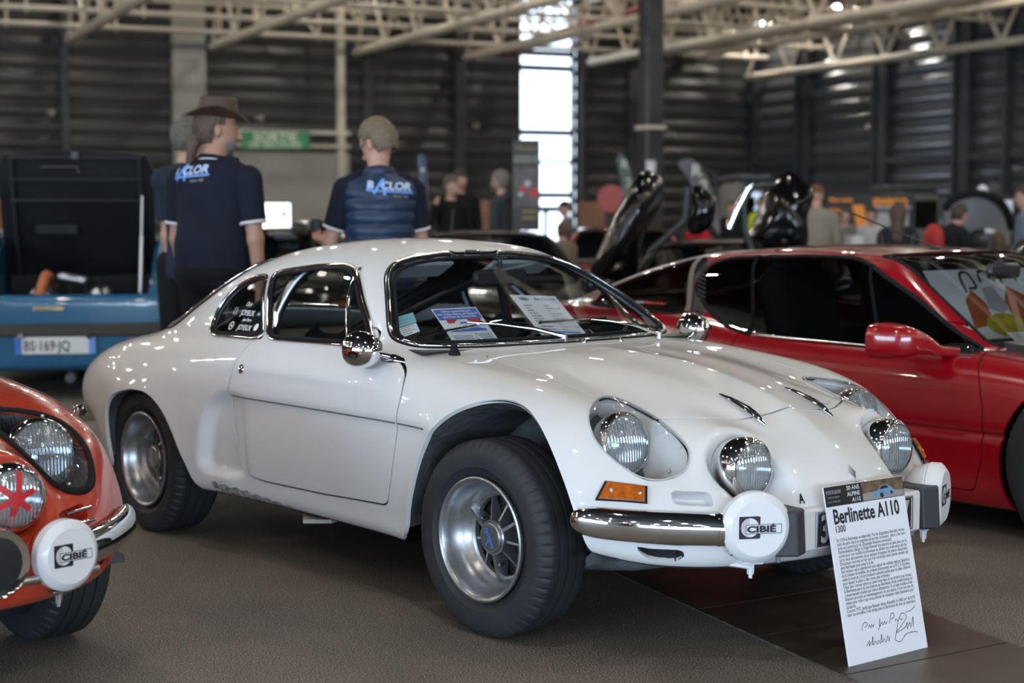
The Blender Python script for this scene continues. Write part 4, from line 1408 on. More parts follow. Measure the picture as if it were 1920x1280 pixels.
def cabin(root):
    # floor, bulkhead, sides, dash
    fl = MB().prism([(-.45, .27), (-.45, .55), (-1.42, .62), (-1.5, .735), (-2.28, .745), (-2.28, .27)], 0, 1, -.60, .60).build('cabin_trim', M['carpet'], root)
    d = MB()
    pts = [(-.62, .60), (-.50, .775), (-.46, .795), (-.62, .80), (-.78, .775), (-.80, .74), (-.76, .69), (-.74, .60)]
    d.prism(pts, 0, 1, -.60, .60)
    d.build('dashboard', M['black_plastic'], root, smooth=30)
    st = empty('steering_wheel', (-.93, .30, .70)); st.parent = root; st.rotation_euler = (0, math.radians(-68), 0)
    t = np.linspace(0, 2 * np.pi, 40, endpoint=False)
    MB().sweep(np.stack([.175 * np.cos(t), .175 * np.sin(t), 0 * t], 1), .013, N=np.stack([np.cos(t), np.sin(t), 0 * t], 1), closed=True).build('wheel_rim', M['rubber'], st, smooth='all')
    sp = MB()
    for a in (0, 2.1, 4.2): sp.box((.09 * math.cos(a), .09 * math.sin(a), -.012), (.17, .03, .004), rotz(a))
    sp.lathe([(.035, -.02), (.035, .005), (0, .008)], 20).tube([(0, 0, -.01), (0, 0, -.2)], .02)
    sp.build('spokes', M['steel'], st)
    bucket_seat(root, -1.22, .30); bucket_seat(root, -1.22, -.30)
    rb = MB()
    def P(x, y, z): return (x, y, z)
    hoop = crspline([(-1.50, -.60, .55), (-1.47, -.575, .75), (-1.43, -.50, .95), (-1.40, -.40, 1.045), (-1.40, -.2, 1.075), (-1.40, .2, 1.075), (-1.40, .40, 1.045), (-1.43, .50, .95), (-1.47, .575, .75), (-1.50, .60, .55)], 6, False)
    rb.sweep(hoop, .021, prof=14).build('roll_hoop', M['steel'], root, smooth='all')
    MB().tube([(-1.405, .33, 1.05), (-1.45, -.10, .84), (-1.49, -.48, .66)], .019, 12).build('roll_hoop_diagonal', M['black_plastic'], root, smooth='all')
    for sd in (-1, 1):
        MB().tube([(-1.42, .44 * sd, 1.0), (-2.1, .42 * sd, .76)], .018, 12).build('roll_hoop_stay', M['black_plastic'], root, smooth='all')
    rv = empty('cabin_mirror', (-.93, .085, 1.00)); rv.parent = root
    mb = MB().box((0, 0, 0), (.03, .25, .06), rotz(.0), bevel=.012).build('mirror_housing', M['black_plastic'], rv, smooth=40)
    MB().tube([(.0, 0, .02), (.0, 0, .075)], .009).box((0, 0, .075), (.02, .05, .012)).build('mirror_stalk', M['black_plastic'], rv)
    for sd in (-1, 1):
        MB().box((-1.02, .24 * sd, 1.035), (.11, .30, .016), basis((1, 0, .5), (0, 1, 0), (-.5, 0, 1)), bevel=.007).build('sun_visor', M['sun_visor'], root, smooth=40)
    # headliner just inside the roof skin
    V, T = PAN['body']; N = fnorm(PAN['body'], BER)
    k = (V[:, 2] > .86)[T].all(1)
    build_tris('headliner', compact(V - N * .02, T[k][:, ::-1]), M['dark_cloth'], root)
    V, T = PAN['body']
    k = ((V[:, 2] < .80) & (V[:, 0] > -2.3) & (V[:, 0] < -.5) & (np.abs(V[:, 1]) > .62) & (V[:, 2] > .4))[T].all(1)
    for nm in 'RL':
        V2, T2 = PAN['door' + nm]
        build_tris('door_card', (V2 * [1, .93, 1], T2[:, ::-1]), M['dark_cloth'], bpy.data.objects.get('door') and [o for o in root.children if o.name.startswith('door')][0 if nm == 'R' else 1])
    build_tris('side_trim', compact(V * [1, .93, 1], T[k][:, ::-1]), M['dark_cloth'], root)

def fit_berlinette(root, paint, red=False):
    out, body, hood, doors, ws, rw = build_berlinette(root, paint, white=not red)
    for sd in (-1, 1):
        for xx, R_, w, zc, tr in ((0.0, .289, .178, .288, .672), (-2.1, .286, .20, .284, .672)):
            e, o = make_wheel(R_, w, root)
            # rim flange plane at |y| = .761 front, .745 rear
            yp = (.761 if xx == 0 else .748)
            st = (math.radians(2.0) if xx == 0 else 0)
            if sd == -1:
                e.location = (xx, -(yp + o), zc); e.rotation_euler = (0, .5, st)
            else:
                e.location = (xx, yp + o, zc); e.rotation_euler = (0, 1.1, math.pi + st)
            if sd == -1 or red:
                mb = MB(); logo_A(o + .0378, .030, mb)
                mb.build('emblem', M['blue_ink'] if xx == 0 else M['grey_ink'], e, fixn=False).rotation_euler = (0, -.5 if xx == 0 else 0, 0)
    for sd in (-1, 1):
        bumper(root, sd)
        if not red: turn_signal(root, sd)
        mirror(root, sd)
    # dark tube along the flank crease, stands in for the lip's shadow
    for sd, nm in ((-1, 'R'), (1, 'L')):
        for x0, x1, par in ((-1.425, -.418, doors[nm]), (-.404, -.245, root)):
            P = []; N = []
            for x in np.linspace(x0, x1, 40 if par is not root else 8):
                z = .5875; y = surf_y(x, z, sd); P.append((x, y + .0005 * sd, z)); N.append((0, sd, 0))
            MB().sweep(P, .0022, N=N, prof=6, ry=.0026).build('flank_shadow_line', M['crease_shadow'], par)
    # bonnet hinges in chrome
    for sd in (-1, 1):
        P = []
        for t in np.linspace(0, 1, 14):
            x = .370 + .186 * t; y = (.146 + .004 * t) * sd; P.append((x, y, surf_z(x, y) + .004))
        t = np.linspace(0, 1, 14)
        MB().sweep(P, np.interp(t, [0, .2, .6, .8, 1], [.002, .009, .016, .015, .003]), N=[[0.3, 0, 1]] * 14, prof=8, ry=np.interp(t, [0, .2, .6, .85, 1], [.002, .006, .0095, .010, .003])).build('bonnet_hinge', M['chrome'], hood, smooth=50)
    # washers, cap, badge
    for y in (.02, .19):
        z = surf_z(-.405, y); MB().lathe([(.010, .0), (.009, .006), (.006, .012), (.0, .014)], 14, c=(-.405, y, z - .002), axis=(.2, 0, 1)).build('washer_jet', M['chrome'], root, smooth=50)
    z = surf_z(-.432, -.512); MB().lathe([(.020, -.004), (.019, .004), (.016, .010), (.012, .022), (.011, .032), (0, .034)], 20, c=(-.432, -.512, z), axis=(.1, -.12, 1)).build('rubber_cap', M['rubber'], root, smooth=40)
    wiper(root, (-.429, -.05, .803), (-.590, -.335, .874), [(-.605, -.535, .834), (-.59, -.20, .871)])
    wiper(root, (-.453, .422, .791), (-.560, .17, .866), [(-.56, -.05, .859), (-.578, .27, .859)])
    if not red:
        x = surf_x(0, .498); n = snorm((x, 0, .498))
        up = nrm(np.array([0, 0, 1]) - n * n[2]); rt = np.cross(up, n)
        mb = MB(); q = [(0, .022), (.013, 0), (0, -.022), (-.013, 0)]
        c0 = np.array([x, 0, .498])
        ring = [c0 + rt * a + up * b + n * .004 for a, b in q] + [c0 + rt * a * .5 + up * b * .5 + n * .004 for a, b in q] + [c0 + rt * a * 1.05 + up * b * 1.05 - n * .003 for a, b in q]
        mb.add(ring, [(k, (k + 1) % 4, 4 + (k + 1) % 4, 4 + k) for k in range(4)] + [(k, (k + 1) % 4, 8 + (k + 1) % 4, 8 + k) for k in range(4)])
        mb.build('badge', M['chrome'], root)
        MB().lathe([(.006, 0), (.005, .003), (0, .004)], 12, c=(surf_x(0, .470), 0, .470), axis=(1, 0, .3)).build('nose_lock', M['steel'], root)
        # chrome letter on the nose
        x = surf_x(-.215, .447) ; n = snorm((x, -.215, .447)); up = nrm(np.array([0, 0, 1]) - n * n[2]); rt = np.cross(up, n)
        text('A', .042, 'nose_letter', M['chrome'], root, np.stack([rt, up, n], 1), np.array([x, -.215, .4465]) - rt * .008 - up * .016 + n * .002, xs=.55, depth=.002, bold=.001)
    cabin(root)
    return body, hood, doors, ws, rw

white_car = empty('sports_car', (0.48699, 5.24180, 0), -0.874792, 'white two-door rally coupe with round nose lamps parked front and centre', 'car', 'sports cars on show')
w_body, w_hood, w_doors, w_ws, w_rw = fit_berlinette(white_car, M['white_paint'])
for sd, yaw in ((-1, -.50), (1, .42)):
    sl = spot_lamp(white_car, (.772, .417 * sd, .39), M['white_paint'], sd); sl.rotation_euler = (0, 0, yaw); sl.scale = (1.09, 1.09, 1.09)
def plate_box(root):
    b = MB().box((.755, 0, .366), (.085, .52, .118), bevel=.006).build('plate_box', M['white_paint'], root, smooth=30)
    pl = MB().box((.7985, 0, .366), (.004, .43, .098), bevel=.0015).build('number_plate', M['ink'], b)
    for (y0, y1, z0, z1) in ((-.216, -.208, .317, .415), (.208, .216, .317, .415), (-.216, .216, .409, .415), (-.216, .216, .317, .323)):
        MB().box((.8005, (y0 + y1) / 2, (z0 + z1) / 2), (.005, y1 - y0, z1 - z0), bevel=.001).build('plate_border', M['steel'], pl)
    Rf = basis((0, 1, 0), (0, 0, 1), (1, 0, 0))
    for ch, y in (('3', -.198), ('7', .158)):
        text(ch, .108, 'plate_digit', M['grey_ink'], pl, Rf, (.801, y, .329), xs=.72, depth=.0012, bold=.002)
    for sd in (-1, 1):
        mb = MB(); q = [(.69, .248), (.806, .262), (.826, .315), (.790, .362), (.69, .38)]
        lo = [(x, y * sd, .308) for x, y in q]; hi = [(x - (.008 if i > 0 else 0), y * sd, .432) for i, (x, y) in enumerate(q)]; n = len(q)
        mb.add(lo + hi, [tuple(range(n)), tuple(range(n, 2 * n))] + [(i, (i + 1) % n, n + (i + 1) % n, n + i) for i in range(n)])
        o = mb.build('bumper_block', M['block_rubber'], root)
        bv = o.modifiers.new('b', 'BEVEL'); bv.width = .006; bv.segments = 2; bv.limit_method = 'ANGLE'
        MB().lathe([(.010, .0), (.010, -.012), (.005, -.014), (.005, -.03), (0, -.03)], 8, c=(.74, .30 * sd, .308)).build('block_bolt', M['steel'], o)
plate_box(white_car)
# ------------------------------------------------------------------ papers in the white car, display board
CO = np.array([0.48699, 5.24180, 0]); CH = np.array([math.cos(-.874792), math.sin(-.874792), 0]); CL = np.array([-CH[1], CH[0], 0])
CR = np.stack([CH, CL, [0, 0, 1]], 1)
def c2w(p): return CO + CR @ np.array(p, float)
def frame(name, o, R, label=None, cat=None, group=None):
    e = bpy.data.objects.new(name, None); COL.objects.link(e); e.empty_display_size = .1
    m = Matrix([[*R[0], o[0]], [*R[1], o[1]], [*R[2], o[2]], [0, 0, 0, 1]]); e.matrix_world = m
    tag(e, label, cat, group); return e
I3 = np.eye(3)
def quad_frame(name, bl, br, tl, label, cat, thick, m, group=None, partname='board'):
    """flat sheet: local x right, y up, z out of its face; returns (empty, sheet, width, height)"""
    bl, br, tl = map(np.array, (bl, br, tl))
    x = nrm(br - bl); z = nrm(np.cross(x, tl - bl)); y = np.cross(z, x)
    w = np.linalg.norm(br - bl); h = (tl - bl) @ y
    e = frame(name, bl, np.stack([x, y, z], 1), label, cat, group)
    s = MB().box((w / 2, h / 2, -thick / 2), (w, h, thick), bevel=min(.0008, thick * .3)).build(partname, m, e)
    return e, s, w, h
def rects(lst, z, name, m, parent):
    mb = MB()
    for x0, x1, y0, y1 in lst: mb.add([(x0, y0, z), (x1, y0, z), (x1, y1, z), (x0, y1, z)], [(0, 1, 2, 3)])
    return mb.build(name, m, parent, fixn=False)
def polys(lst, z, name, m, parent):
    mb = MB()
    for P in lst: mb.add([(p[0], p[1], z) for p in P], [tuple(range(len(P)))])
    return mb.build(name, m, parent, fixn=False)
def circle(cx, cy, r, n=24, ry=None):
    return [(cx + r * math.cos(2 * math.pi * k / n), cy + (ry or r) * math.sin(2 * math.pi * k / n)) for k in range(n)]
def ribbon(pts, w, z, mb, n=6):
    P = crspline(pts, n, False); T_ = nrm(np.gradient(P, axis=0)); N = np.stack([-T_[:, 1], T_[:, 0]], 1) * w / 2
    V = [(x, y, z) for x, y in P + N] + [(x, y, z) for x, y in P - N]; k = len(P)
    mb.add(V, [(i, i + k, i + k + 1, i + 1) for i in range(k - 1)]); return mb
def txt(body, size, x, y, z, parent, m=None, name='lettering', **kw):
    return text(body, size, name, m or M['ink'], parent, I3, (x, y, z), **kw)

bl, br = c2w((.906, -.195, .003)), c2w((.918, .14, .003)); tl = c2w((.802, -.195, .482))
BD, bs, bw, bh = quad_frame('display_board', bl, br, tl, 'white printed information board with a black top band leaning on the white car\'s number plate', 'sign', .005, M['paper'])
hb = .056
rects([(0.001, bw - .001, bh - hb, bh - .001)], .0004, 'header_band', M['ink'], BD)
txt('50 ANS\nALPINE\nA110', .0168, .146, bh - .0172, .0008, BD, M['white_plastic'], align='RIGHT', depth=.0001, bold=.0001)
txt('MOTOR.SHOW', .0150, .008, bh - .022, .0008, BD, M['grey_ink'], xs=.58, depth=.0001)
txt('AUTOS ET MOTOS', .0055, .012, bh - .033, .0008, BD, M['grey_ink'], depth=.0001); txt('15, 16, 17 AVRIL 2012', .0055, .010, bh - .045, .0008, BD, M['grey_ink'], depth=.0001)
M['print_earth'] = mat('print_earth', (.20, .13, .07), .6, noise=(40, .7)); M['print_road'] = mat('print_road', (.30, .29, .28), .6); M['print_blue'] = mat('print_blue', (.16, .30, .52), .6)
ph = rects([(.155, bw - .003, bh - hb + .002, bh - .003)], .0006, 'header_photo', M['print_earth'], BD)
polys([[(.155, bh - hb + .002), (bw - .003, bh - hb + .002), (bw - .003, bh - hb + .018), (.24, bh - hb + .026), (.155, bh - hb + .022)]], .0008, 'photo_road', M['print_road'], BD)
polys([[(.195, bh - .046), (.20, bh - .034), (.222, bh - .030), (.235, bh - .018), (.262, bh - .017), (.28, bh - .026), (.288, bh - .032), (.287, bh - .042), (.25, bh - .049)]], .0010, 'photo_car', M['print_blue'], BD)
polys([[(.229, bh - .029), (.238, bh - .020), (.262, bh - .019), (.268, bh - .027)], circle(.236, bh - .045, .0075, 16), circle(.279, bh - .041, .005, 14)], .0012, 'photo_detail', M['ink'], BD)
txt('Berlinette A110', .0565, .022, bh - .104, .0006, BD, xs=.77, bold=.0015, depth=.0001)
txt('1300', .026, .022, bh - .128, .0006, BD, xs=.85, bold=.0003, depth=.0001)
BODY = ['En 1974 la Berlinette se dépouille. Fini les baguettes latérales, les bu-', 'toirs de pare chocs et poignées de portes chromées : place à des tam-', "pons en caoutchouc et d'insipides boutons poussoirs.",
 'Rationalisation oblige, la Régie Renault tire encore un peu plus sur la', 'corde pour son modèle économique en dotant son train avant de res-', "sorts issus directement de sa banque d'organes de pièces détachées.", "Désormais c'est nez en l'air que l'on reconnaît cette ultime version qui", "sera fabriquée ainsi jusqu'à la fin.",
 "Son moteur, qui a abandonné tout espoir de velléité depuis l'abandon", "de la culasse retravaillée, est prélevé directement sur la R12. A l'arrière,", "seule la traverse à 4 amortisseurs subsiste tandis que les ailes s'étirent", 'pour laisser la place à des roues plus inclinées.',
 "Il faut bien l'avouer entre un avant trop haut et un arrière trop écrasé,", "la Berlinette perd de son charme au détriment d'une amélioration du", "comportement routier qui reste à démontrer. Si un bon nombre d'uti-", "lisateurs procède au réaménagement de son assise, il n'en est pas de", 'même pour celle-ci qui nous permet de visualiser cette étonnante par-', 'ticularité.', "Courant 1977, tandis que Renault refuse d'installer le 1440 cm³ de la R5", "dans ses entrailles, il est temps pour la Berlinette de tirer sa révérence."]
def fitted(lines, x0, x1, ytop, dy, size, parent, m=None, full=None):
    mb = MB(); 
    for k, ln in enumerate(lines):
        V, F_ = text(ln, size, None, None, None, I3, (0, 0, 0), depth=0.0)
        w = V[:, 0].max(); tgt = (x1 - x0); sx = tgt / w if (full is None or k in full) else .80
        V[:, 0] = V[:, 0] * sx + x0; V[:, 1] += ytop - k * dy; V[:, 2] = .0006
        mb.add(V, F_)
    return mb.build('paragraph', m or M['ink'], parent, fixn=False)
fitted(BODY, .022, .312, bh - .154, .01075, .0132, BD, full={0, 1, 3, 4, 5, 6, 8, 9, 10, 12, 13, 14, 15, 16, 18, 19})
sg = MB(); sy = .064
for st in ([(.07, sy + .022), (.078, sy + .040), (.092, sy + .043), (.096, sy + .036), (.082, sy + .030)], [(.098, sy + .026), (.104, sy + .034), (.108, sy + .026), (.114, sy + .034), (.118, sy + .026), (.122, sy + .034)],
           [(.135, sy + .016), (.142, sy + .02), (.150, sy + .046), (.146, sy + .024), (.156, sy + .034), (.16, sy + .026), (.168, sy + .034), (.172, sy + .026), (.178, sy + .034)],
           [(.188, sy + .026), (.198, sy + .050), (.210, sy + .050), (.208, sy + .040), (.196, sy + .036)], [(.212, sy + .028), (.218, sy + .034), (.224, sy + .027), (.232, sy + .034), (.238, sy + .028), (.244, sy + .033)],
           [(.08, sy - .02), (.095, sy - .008), (.09, sy - .022), (.10, sy - .012)], [(.102, sy - .022), (.110, sy + .002), (.108, sy - .022), (.118, sy - .012), (.124, sy - .022), (.132, sy - .012), (.138, sy - .022), (.148, sy + .002), (.146, sy - .020), (.156, sy - .012), (.162, sy - .022), (.172, sy - .006), (.174, sy - .022), (.18, sy - .01)],
           [(.20, sy - .022), (.225, sy + .026), (.245, sy + .046), (.262, sy + .034), (.235, sy + .012), (.208, sy - .004), (.25, sy + .006), (.262, sy + .018), (.258, sy + .0), (.272, sy + .016), (.276, sy + .002), (.29, sy + .030), (.286, sy + .002)], [(.20, sy - .022), (.222, sy - .03), (.25, sy - .014), (.285, sy - .012), (.302, sy - .016)], [(.262, sy + .046), (.285, sy + .048), (.305, sy + .058)]):
    ribbon(st, .0017, .0007, sg)
sg.build('handwriting', M['ink'], BD, fixn=False)

# sheets behind the windscreen
def glass_in(p, d=.022): 
    n = snorm(p); return c2w(np.array(p) - n * d)
P1, s1, w1, h1 = quad_frame('event_leaflet', glass_in((-.541, -.418, .821)), glass_in((-.510, -.250, .824)), glass_in((-.705, -.343, .932)), 'blue and white event leaflet standing behind the white car\'s windscreen', 'leaflet', .001, M['paper'], partname='sheet')
rects([(.004, w1 - .004, h1 * .68, h1 - .006)], .0004, 'blue_field', M['blue_ink'], P1)
for k, ln in enumerate(('34ème rassemblement', 'des clubs Alpine et Renault', 'sportives du Grand Est')):
    V, F_ = text(ln, .016, None, None, None, I3, (0, 0, 0), depth=0, bold=.0003); ww = w1 * (.66, .9, .74)[k]; V[:, 0] = V[:, 0] * ww / V[:, 0].max() + (w1 - ww) / 2; V[:, 1] += h1 - .024 - k * .0155; V[:, 2] = .0007
    MB().add(V, F_).build('lettering', M['white_plastic'], P1, fixn=False)
rects([(w1 * .16, w1 * .40, h1 * .585, h1 * .69), (w1 * .62, w1 * .92, h1 * .585, h1 * .69)], .0007, 'red_panel', M['red_ink'], P1)
polys([circle(w1 * .5, h1 * .585, w1 * .19, 24, h1 * .085)], .0009, 'roundel', M['white_plastic'], P1)
polys([[(w1 * .40, h1 * .56), (w1 * .44, h1 * .61), (w1 * .56, h1 * .61), (w1 * .60, h1 * .56)], [(w1 * .1, h1 * .40), (w1 * .3, h1 * .46), (w1 * .7, h1 * .46), (w1 * .9, h1 * .40), (w1 * .9, h1 * .35), (w1 * .1, h1 * .35)]], .0011, 'car_picture', M['blue_ink'], P1)
rects([(w1 * .08, w1 * .5, h1 * y, h1 * (y + .012)) for y in (.24, .20, .16)] + [(w1 * .56, w1 * .94, h1 * y, h1 * (y + .012)) for y in (.27, .235, .20, .165, .13)] + [(w1 * .3, w1 * .8, h1 * .07, h1 * .08)], .0005, 'small_print', M['ink'], P1)
P2, s2, w2, h2 = quad_frame('data_sheet', glass_in((-.552, -.030, .842), .028), glass_in((-.520, .160, .840), .036), glass_in((-.778, -.045, .984), .040), 'tall white data sheet leaning behind the windscreen beside the cabin mirror', 'paper sheet', .001, M['paper'], partname='sheet')
txt('BACLOR', .0235, w2 * .46, h2 - .032, .0006, P2, M['sky_ink'], xs=1.0, shear=.2, bold=.0008, depth=.0001)
polys([circle(w2 * .24, h2 - .026, .022, 24, .014)], .0005, 'emblem', M['grey_ink'], P2); rects([(w2 * .18, w2 * .30, h2 - .032, h2 - .022)], .0007, 'emblem_car', M['blue_ink'], P2)
lab = ['MARQUE :', 'TYPE :', 'ANNEE :', 'MOTEUR :', 'CYLINDREE :', 'PUISSANCE :', 'BOITE :', 'POIDS :', 'CARROSSERIE :', 'PRODUCTION :']; val = ['ALPINE', 'Berlinette A110 1300', '1974', '4 cylindres en ligne', '1289 cm3', '72 chevaux DIN', '5 vitesses', '640 kg', 'Coupé sport en acier et polyester', '300 ex.']
for k, (a, b) in enumerate(zip(lab, val)):
    y = h2 - .072 - k * .0170
    txt(a, .0085, w2 * .12, y, .0006, P2, depth=.0001, bold=.0002); txt(b, .0085, w2 * .56, y, .0006, P2, depth=.0001, xs=.8)
rects([(w2 * .1, w2 * .9, .014, .026)], .0005, 'footer', M['sky_ink'], P2)
# stickers on the glass
def on_glass(cn, d): return [np.array(p) - snorm(p) * d for p in cn]
for cn, m, lines in (([(-.672, -.560, .868), (-.662, -.488, .884), (-.71, -.468, .914), (-.716, -.538, .898)], M['teal_paper'], 3), ([(-.633, -.572, .838), (-.622, -.505, .857), (-.659, -.492, .882), (-.669, -.560, .866)], M['paper'], 4)):
    a, b, c, d = on_glass(cn, .010)
    st = MB().add([a, b, c, d], [(0, 1, 2, 3)]).build('windscreen_sticker', m, w_ws)
    nn = nrm(np.cross(b - a, d - a)); nn = nn if nn[0] > 0 else -nn
    mb = MB()
    for k in range(lines):
        t = (k + .7) / (lines + .5); l0 = a + (d - a) * t; l1 = b + (c - b) * t
        p, q = l0 + (l1 - l0) * .12 + nn * .0008, l0 + (l1 - l0) * (.85 if k % 2 else .6) + nn * .0008; u = (d - a) * .035
        mb.add([p, q, q + u, p + u], [(0, 1, 2, 3)])
    mb.build('sticker_print', M['ink'] if m is M['paper'] else M['blue_ink'], st)
# names on the rear quarter window
qw = [o for o in white_car.children if o.name.startswith('quarter_window')][0]
def qlabel(body, size, x, z, m=None, **kw):
    y = surf_y(x, z, -1); n = snorm((x, y, z)); rt = nrm(np.cross([0, 0, 1], n)); up = np.cross(n, rt)
    return text(body, size, 'name_lettering', m or M['white_plastic'], qw, np.stack([rt, up, n], 1), np.array([x, y, z]) + n * .002, depth=.0002, **kw)
qlabel('JOYEUX', .031, -1.570, .862, xs=.92, bold=.0004); qlabel('AS+', .020, -1.447, .866, shear=.2); qlabel('Chris', .024, -1.560, .895, shear=.4, xs=.8)
qlabel('JOYEUX', .031, -1.545, .812, xs=.92, bold=.0004); qlabel('Jean Pierre', .020, -1.535, .842, shear=.4, xs=.75)
def qdisc(x, z, r, inner=None):
    y = surf_y(x, z, -1); n = snorm((x, y, z)); p = np.array([x, y, z]) + n * .002
    if inner: MB().lathe([(inner, 0), (r, 0), (r, .0004), (inner, .0004)], 20, c=p, axis=n, close=True).build('roundel', M['white_plastic'], qw)
    else: MB().lathe([(r, 0), (r, .0004), (0, .0005)], 20, c=p, axis=n).build('roundel', M['white_plastic'], qw)
qdisc(-1.600, .822, .017, .013); qdisc(-1.60, .822, .005); qdisc(-1.412, .826, .015)
for dz in (0, .006): qlabel('[ ]', .03, -1.632, .868 + dz * 0, xs=.9) if dz == 0 else None
# yellow badge in the corner of the rear window
yl = [(-2.215, -.535), (-2.11, -.515), (-2.12, -.455), (-2.225, -.475)]
yl = [np.array([x, y, surf_z(x, y) + .001]) for x, y in yl]
MB().add(yl, [(0, 1, 2, 3)]).build('yellow_label', M['yellow_paper'], w_rw, fixn=False)
# rear quarter bumpers, jacking plate, front suspension arm
for sd in (-1, 1):
    P = crspline([(-2.845, -.672, .375), (-2.935, -.60, .372), (-3.005, -.47, .37), (-3.04, -.32, .37)], 5, False); P[:, 1] *= -sd
    nb = nrm(np.stack([P[:, 0] + 2.5, P[:, 1], 0 * P[:, 0]], 1) * [1, .7, 1])
    MB().sweep(P + nb * .012, .022, N=nb, prof=14, ry=np.interp(np.linspace(0, 1, len(P)), [0, .15, 1], [.012, .042, .045])).build('rear_bumper', M['chrome'], white_car, smooth='all')
    MB().box((-3.06, -.30 * -sd, .37), (.05, .06, .13), bevel=.012).build('rear_bumper_block', M['block_rubber'], white_car)
    MB().tube([(.02, .56 * sd, .20), (.30, .42 * sd, .22), (.42, .22 * sd, .24)], .022, 8).build('suspension_arm', M['well'], white_car, smooth=50)
MB().prism([(-1.19, -.60), (-.98, -.735), (-.92, -.66), (-1.0, -.5)], 0, 2, .190, .203).build('jacking_plate', M['beige_wall'], white_car)
# scuffs on the sill
M['scuff'] = mat('scuff', (.16, .15, .13), .9, noise=(50, .8, (.55, .55, .54)), bump=(90, .8, .004))
mb = MB(); Vt = []; xs_ = np.linspace(-1.57, -1.08, 24)
for k, x in enumerate(xs_):
    zt = .262 - .035 * (k / 23) + .006 * math.sin(k * 2.1); zb = .222
    for z in (zt, (zt + zb) / 2, zb): Vt.append((x, surf_y(x, z, -1) - .0012, z))
mb.add(Vt, [(3 * i + j, 3 * i + j + 1, 3 * i + j + 4, 3 * i + j + 3) for i in range(23) for j in range(2)]).build('scuffed_sill', M['scuff'], w_body)

mb = MB()
for st in ([(.455, .20), (.440, .225), (.452, .245), (.470, .232), (.463, .210), (.478, .222)], [(.448, .215), (.430, .235), (.445, .262), (.462, .255)], [(.470, .245), (.478, .262), (.486, .272)]):
    P = crspline([(x, y, 0) for x, y in st], 5, False)
    for p in P: p[2] = surf_z(p[0], p[1]) + .0006
    mb.sweep(P, .0012, prof=4)
mb.build('signature', M['grey_ink'], w_hood)
# ------------------------------------------------------------------ the red wedge coupe: shape
class WedgeShape:
    def __init__(self):
        plan = [(.985, 0), (.97, .3), (.91, .55), (.78, .74), (.55, .835), (.2, .872), (-.3, .880), (-1.2, .880), (-2.0, .885), (-2.6, .88), (-3.05, .84), (-3.25, .74), (-3.33, .5), (-3.345, 0)]
        P = np.array(plan); full = np.concatenate([P, (P * [1, -1])[-2:0:-1]])
        C = crspline(full, 5); h = .015
        gx = np.arange(-3.7, 1.4, h); gy = np.arange(-.06, 1.2, h)
        X, Y = np.meshgrid(gx, gy, indexing='ij')
        D = sd_poly(np.stack([X.ravel(), Y.ravel()], 1), C).reshape(X.shape)
        self.D = F2(gblur(gblur(D, 1.2, 0), 1.2, 1), gx[0], gy[0], h)
        self.top = F1([(-3.5, .70), (-3.3, .76), (-3.0, .80), (-2.5, .80), (-2.1, .775), (-1.7, .725), (-1.2, .708), (-.5, .700), (-.1, .682), (.3, .645), (.7, .57), (.9, .50), (1.2, .36)], .07)
        self.ins = F1([(0, .10), (.07, .07), (.11, .045), (.17, .016), (.36, .006), (.50, 0), (.62, .012), (.70, .05), (.85, .11), (1.1, .2)], .03)
        self.roof = F1([(-3.6, .66), (-3.3, .755), (-3.0, .855), (-2.6, .985), (-2.3, 1.05), (-2.0, 1.080), (-1.65, 1.092), (-1.35, 1.086), (-1.1, 1.070), (-.8, 1.04)], .08)
        self.wid = F1([(-3.5, .60), (-3.0, .68), (-2.5, .735), (-2.0, .755), (-1.2, .765), (-.6, .755), (-.2, .73)], .08)
        a = np.linspace(0, 2 * np.pi, 48, endpoint=False)
        self.arch = [np.stack([cx + .345 * np.cos(a), .29 + .345 * np.sin(a)], 1) for cx in (0.0, -2.34)]
    def __call__(self, P):
        x, y, z = P[:, 0], P[:, 1], P[:, 2]; s = np.sqrt(y * y + 1e-8)
        side = self.D(x, s) + self.ins(z) + .014 * np.exp(-((z - .392) / .013) ** 2) * sstep(.7, .5, x) * (s > .6)
        top = (z - self.top(x) + .06 * s ** 2 * sstep(-.7, .2, x)) / 1.03
        f = smax(side, top, .13)
        f = smax(f, .105 - z, .03)
        rt = (z - self.roof(x) + .085 * s * s + .10 * s ** 4) / np.sqrt(1 + (.4 * sstep(-2.0, -2.6, x)) ** 2)
        sd = (s - (self.wid(x) - .60 * (z - .69) - .2 * np.maximum(z - .9, 0) ** 2)) / 1.17
        ws = (x - (-.40 - 1.80 * (z - .70) - .30 * s * s)) / 2.05
        c = smax(rt, sd, .085); c = smax(c, ws, .03); c = smax(c, .55 - z, .02)
        return smin(f, c, .02)
# ------------------------------------------------------------------ the red wedge coupe: cutting and fitting
GT = WedgeShape()
GO = {}
GO['side'] = roundpoly([(-2.175, .895), (-2.135, 1.000), (-2.03, 1.030), (-1.6, 1.046), (-1.33, 1.044), (-1.22, 1.020), (-.90, .888), (-.655, .758), (-.515, .690), (-.88, .684), (-1.215, .690), (-1.69, .701), (-1.87, .735), (-2.01, .785)], .03, 4)
GO['rear'] = roundpoly([(-2.86, .838), (-2.62, .925), (-2.25, 1.025), (-2.19, 1.020), (-2.235, .90), (-2.12, .768), (-2.30, .768), (-2.80, .788)], .015, 3)
GO['strip'] = roundpoly([(-2.185, 1.02), (-2.145, 1.015), (-2.19, .90), (-2.02, .775), (-2.10, .765), (-2.23, .90)], .006, 2)
GO['ws'] = roundpoly(np.concatenate([P := np.array([(.0, .705), (.3, .705), (.52, .704), (.635, .712), (.628, .735), (.56, .90), (.50, 1.035), (.475, 1.052), (.40, 1.058), (.2, 1.064)]), (P * [-1, 1])[:0:-1]]), .02, 3)
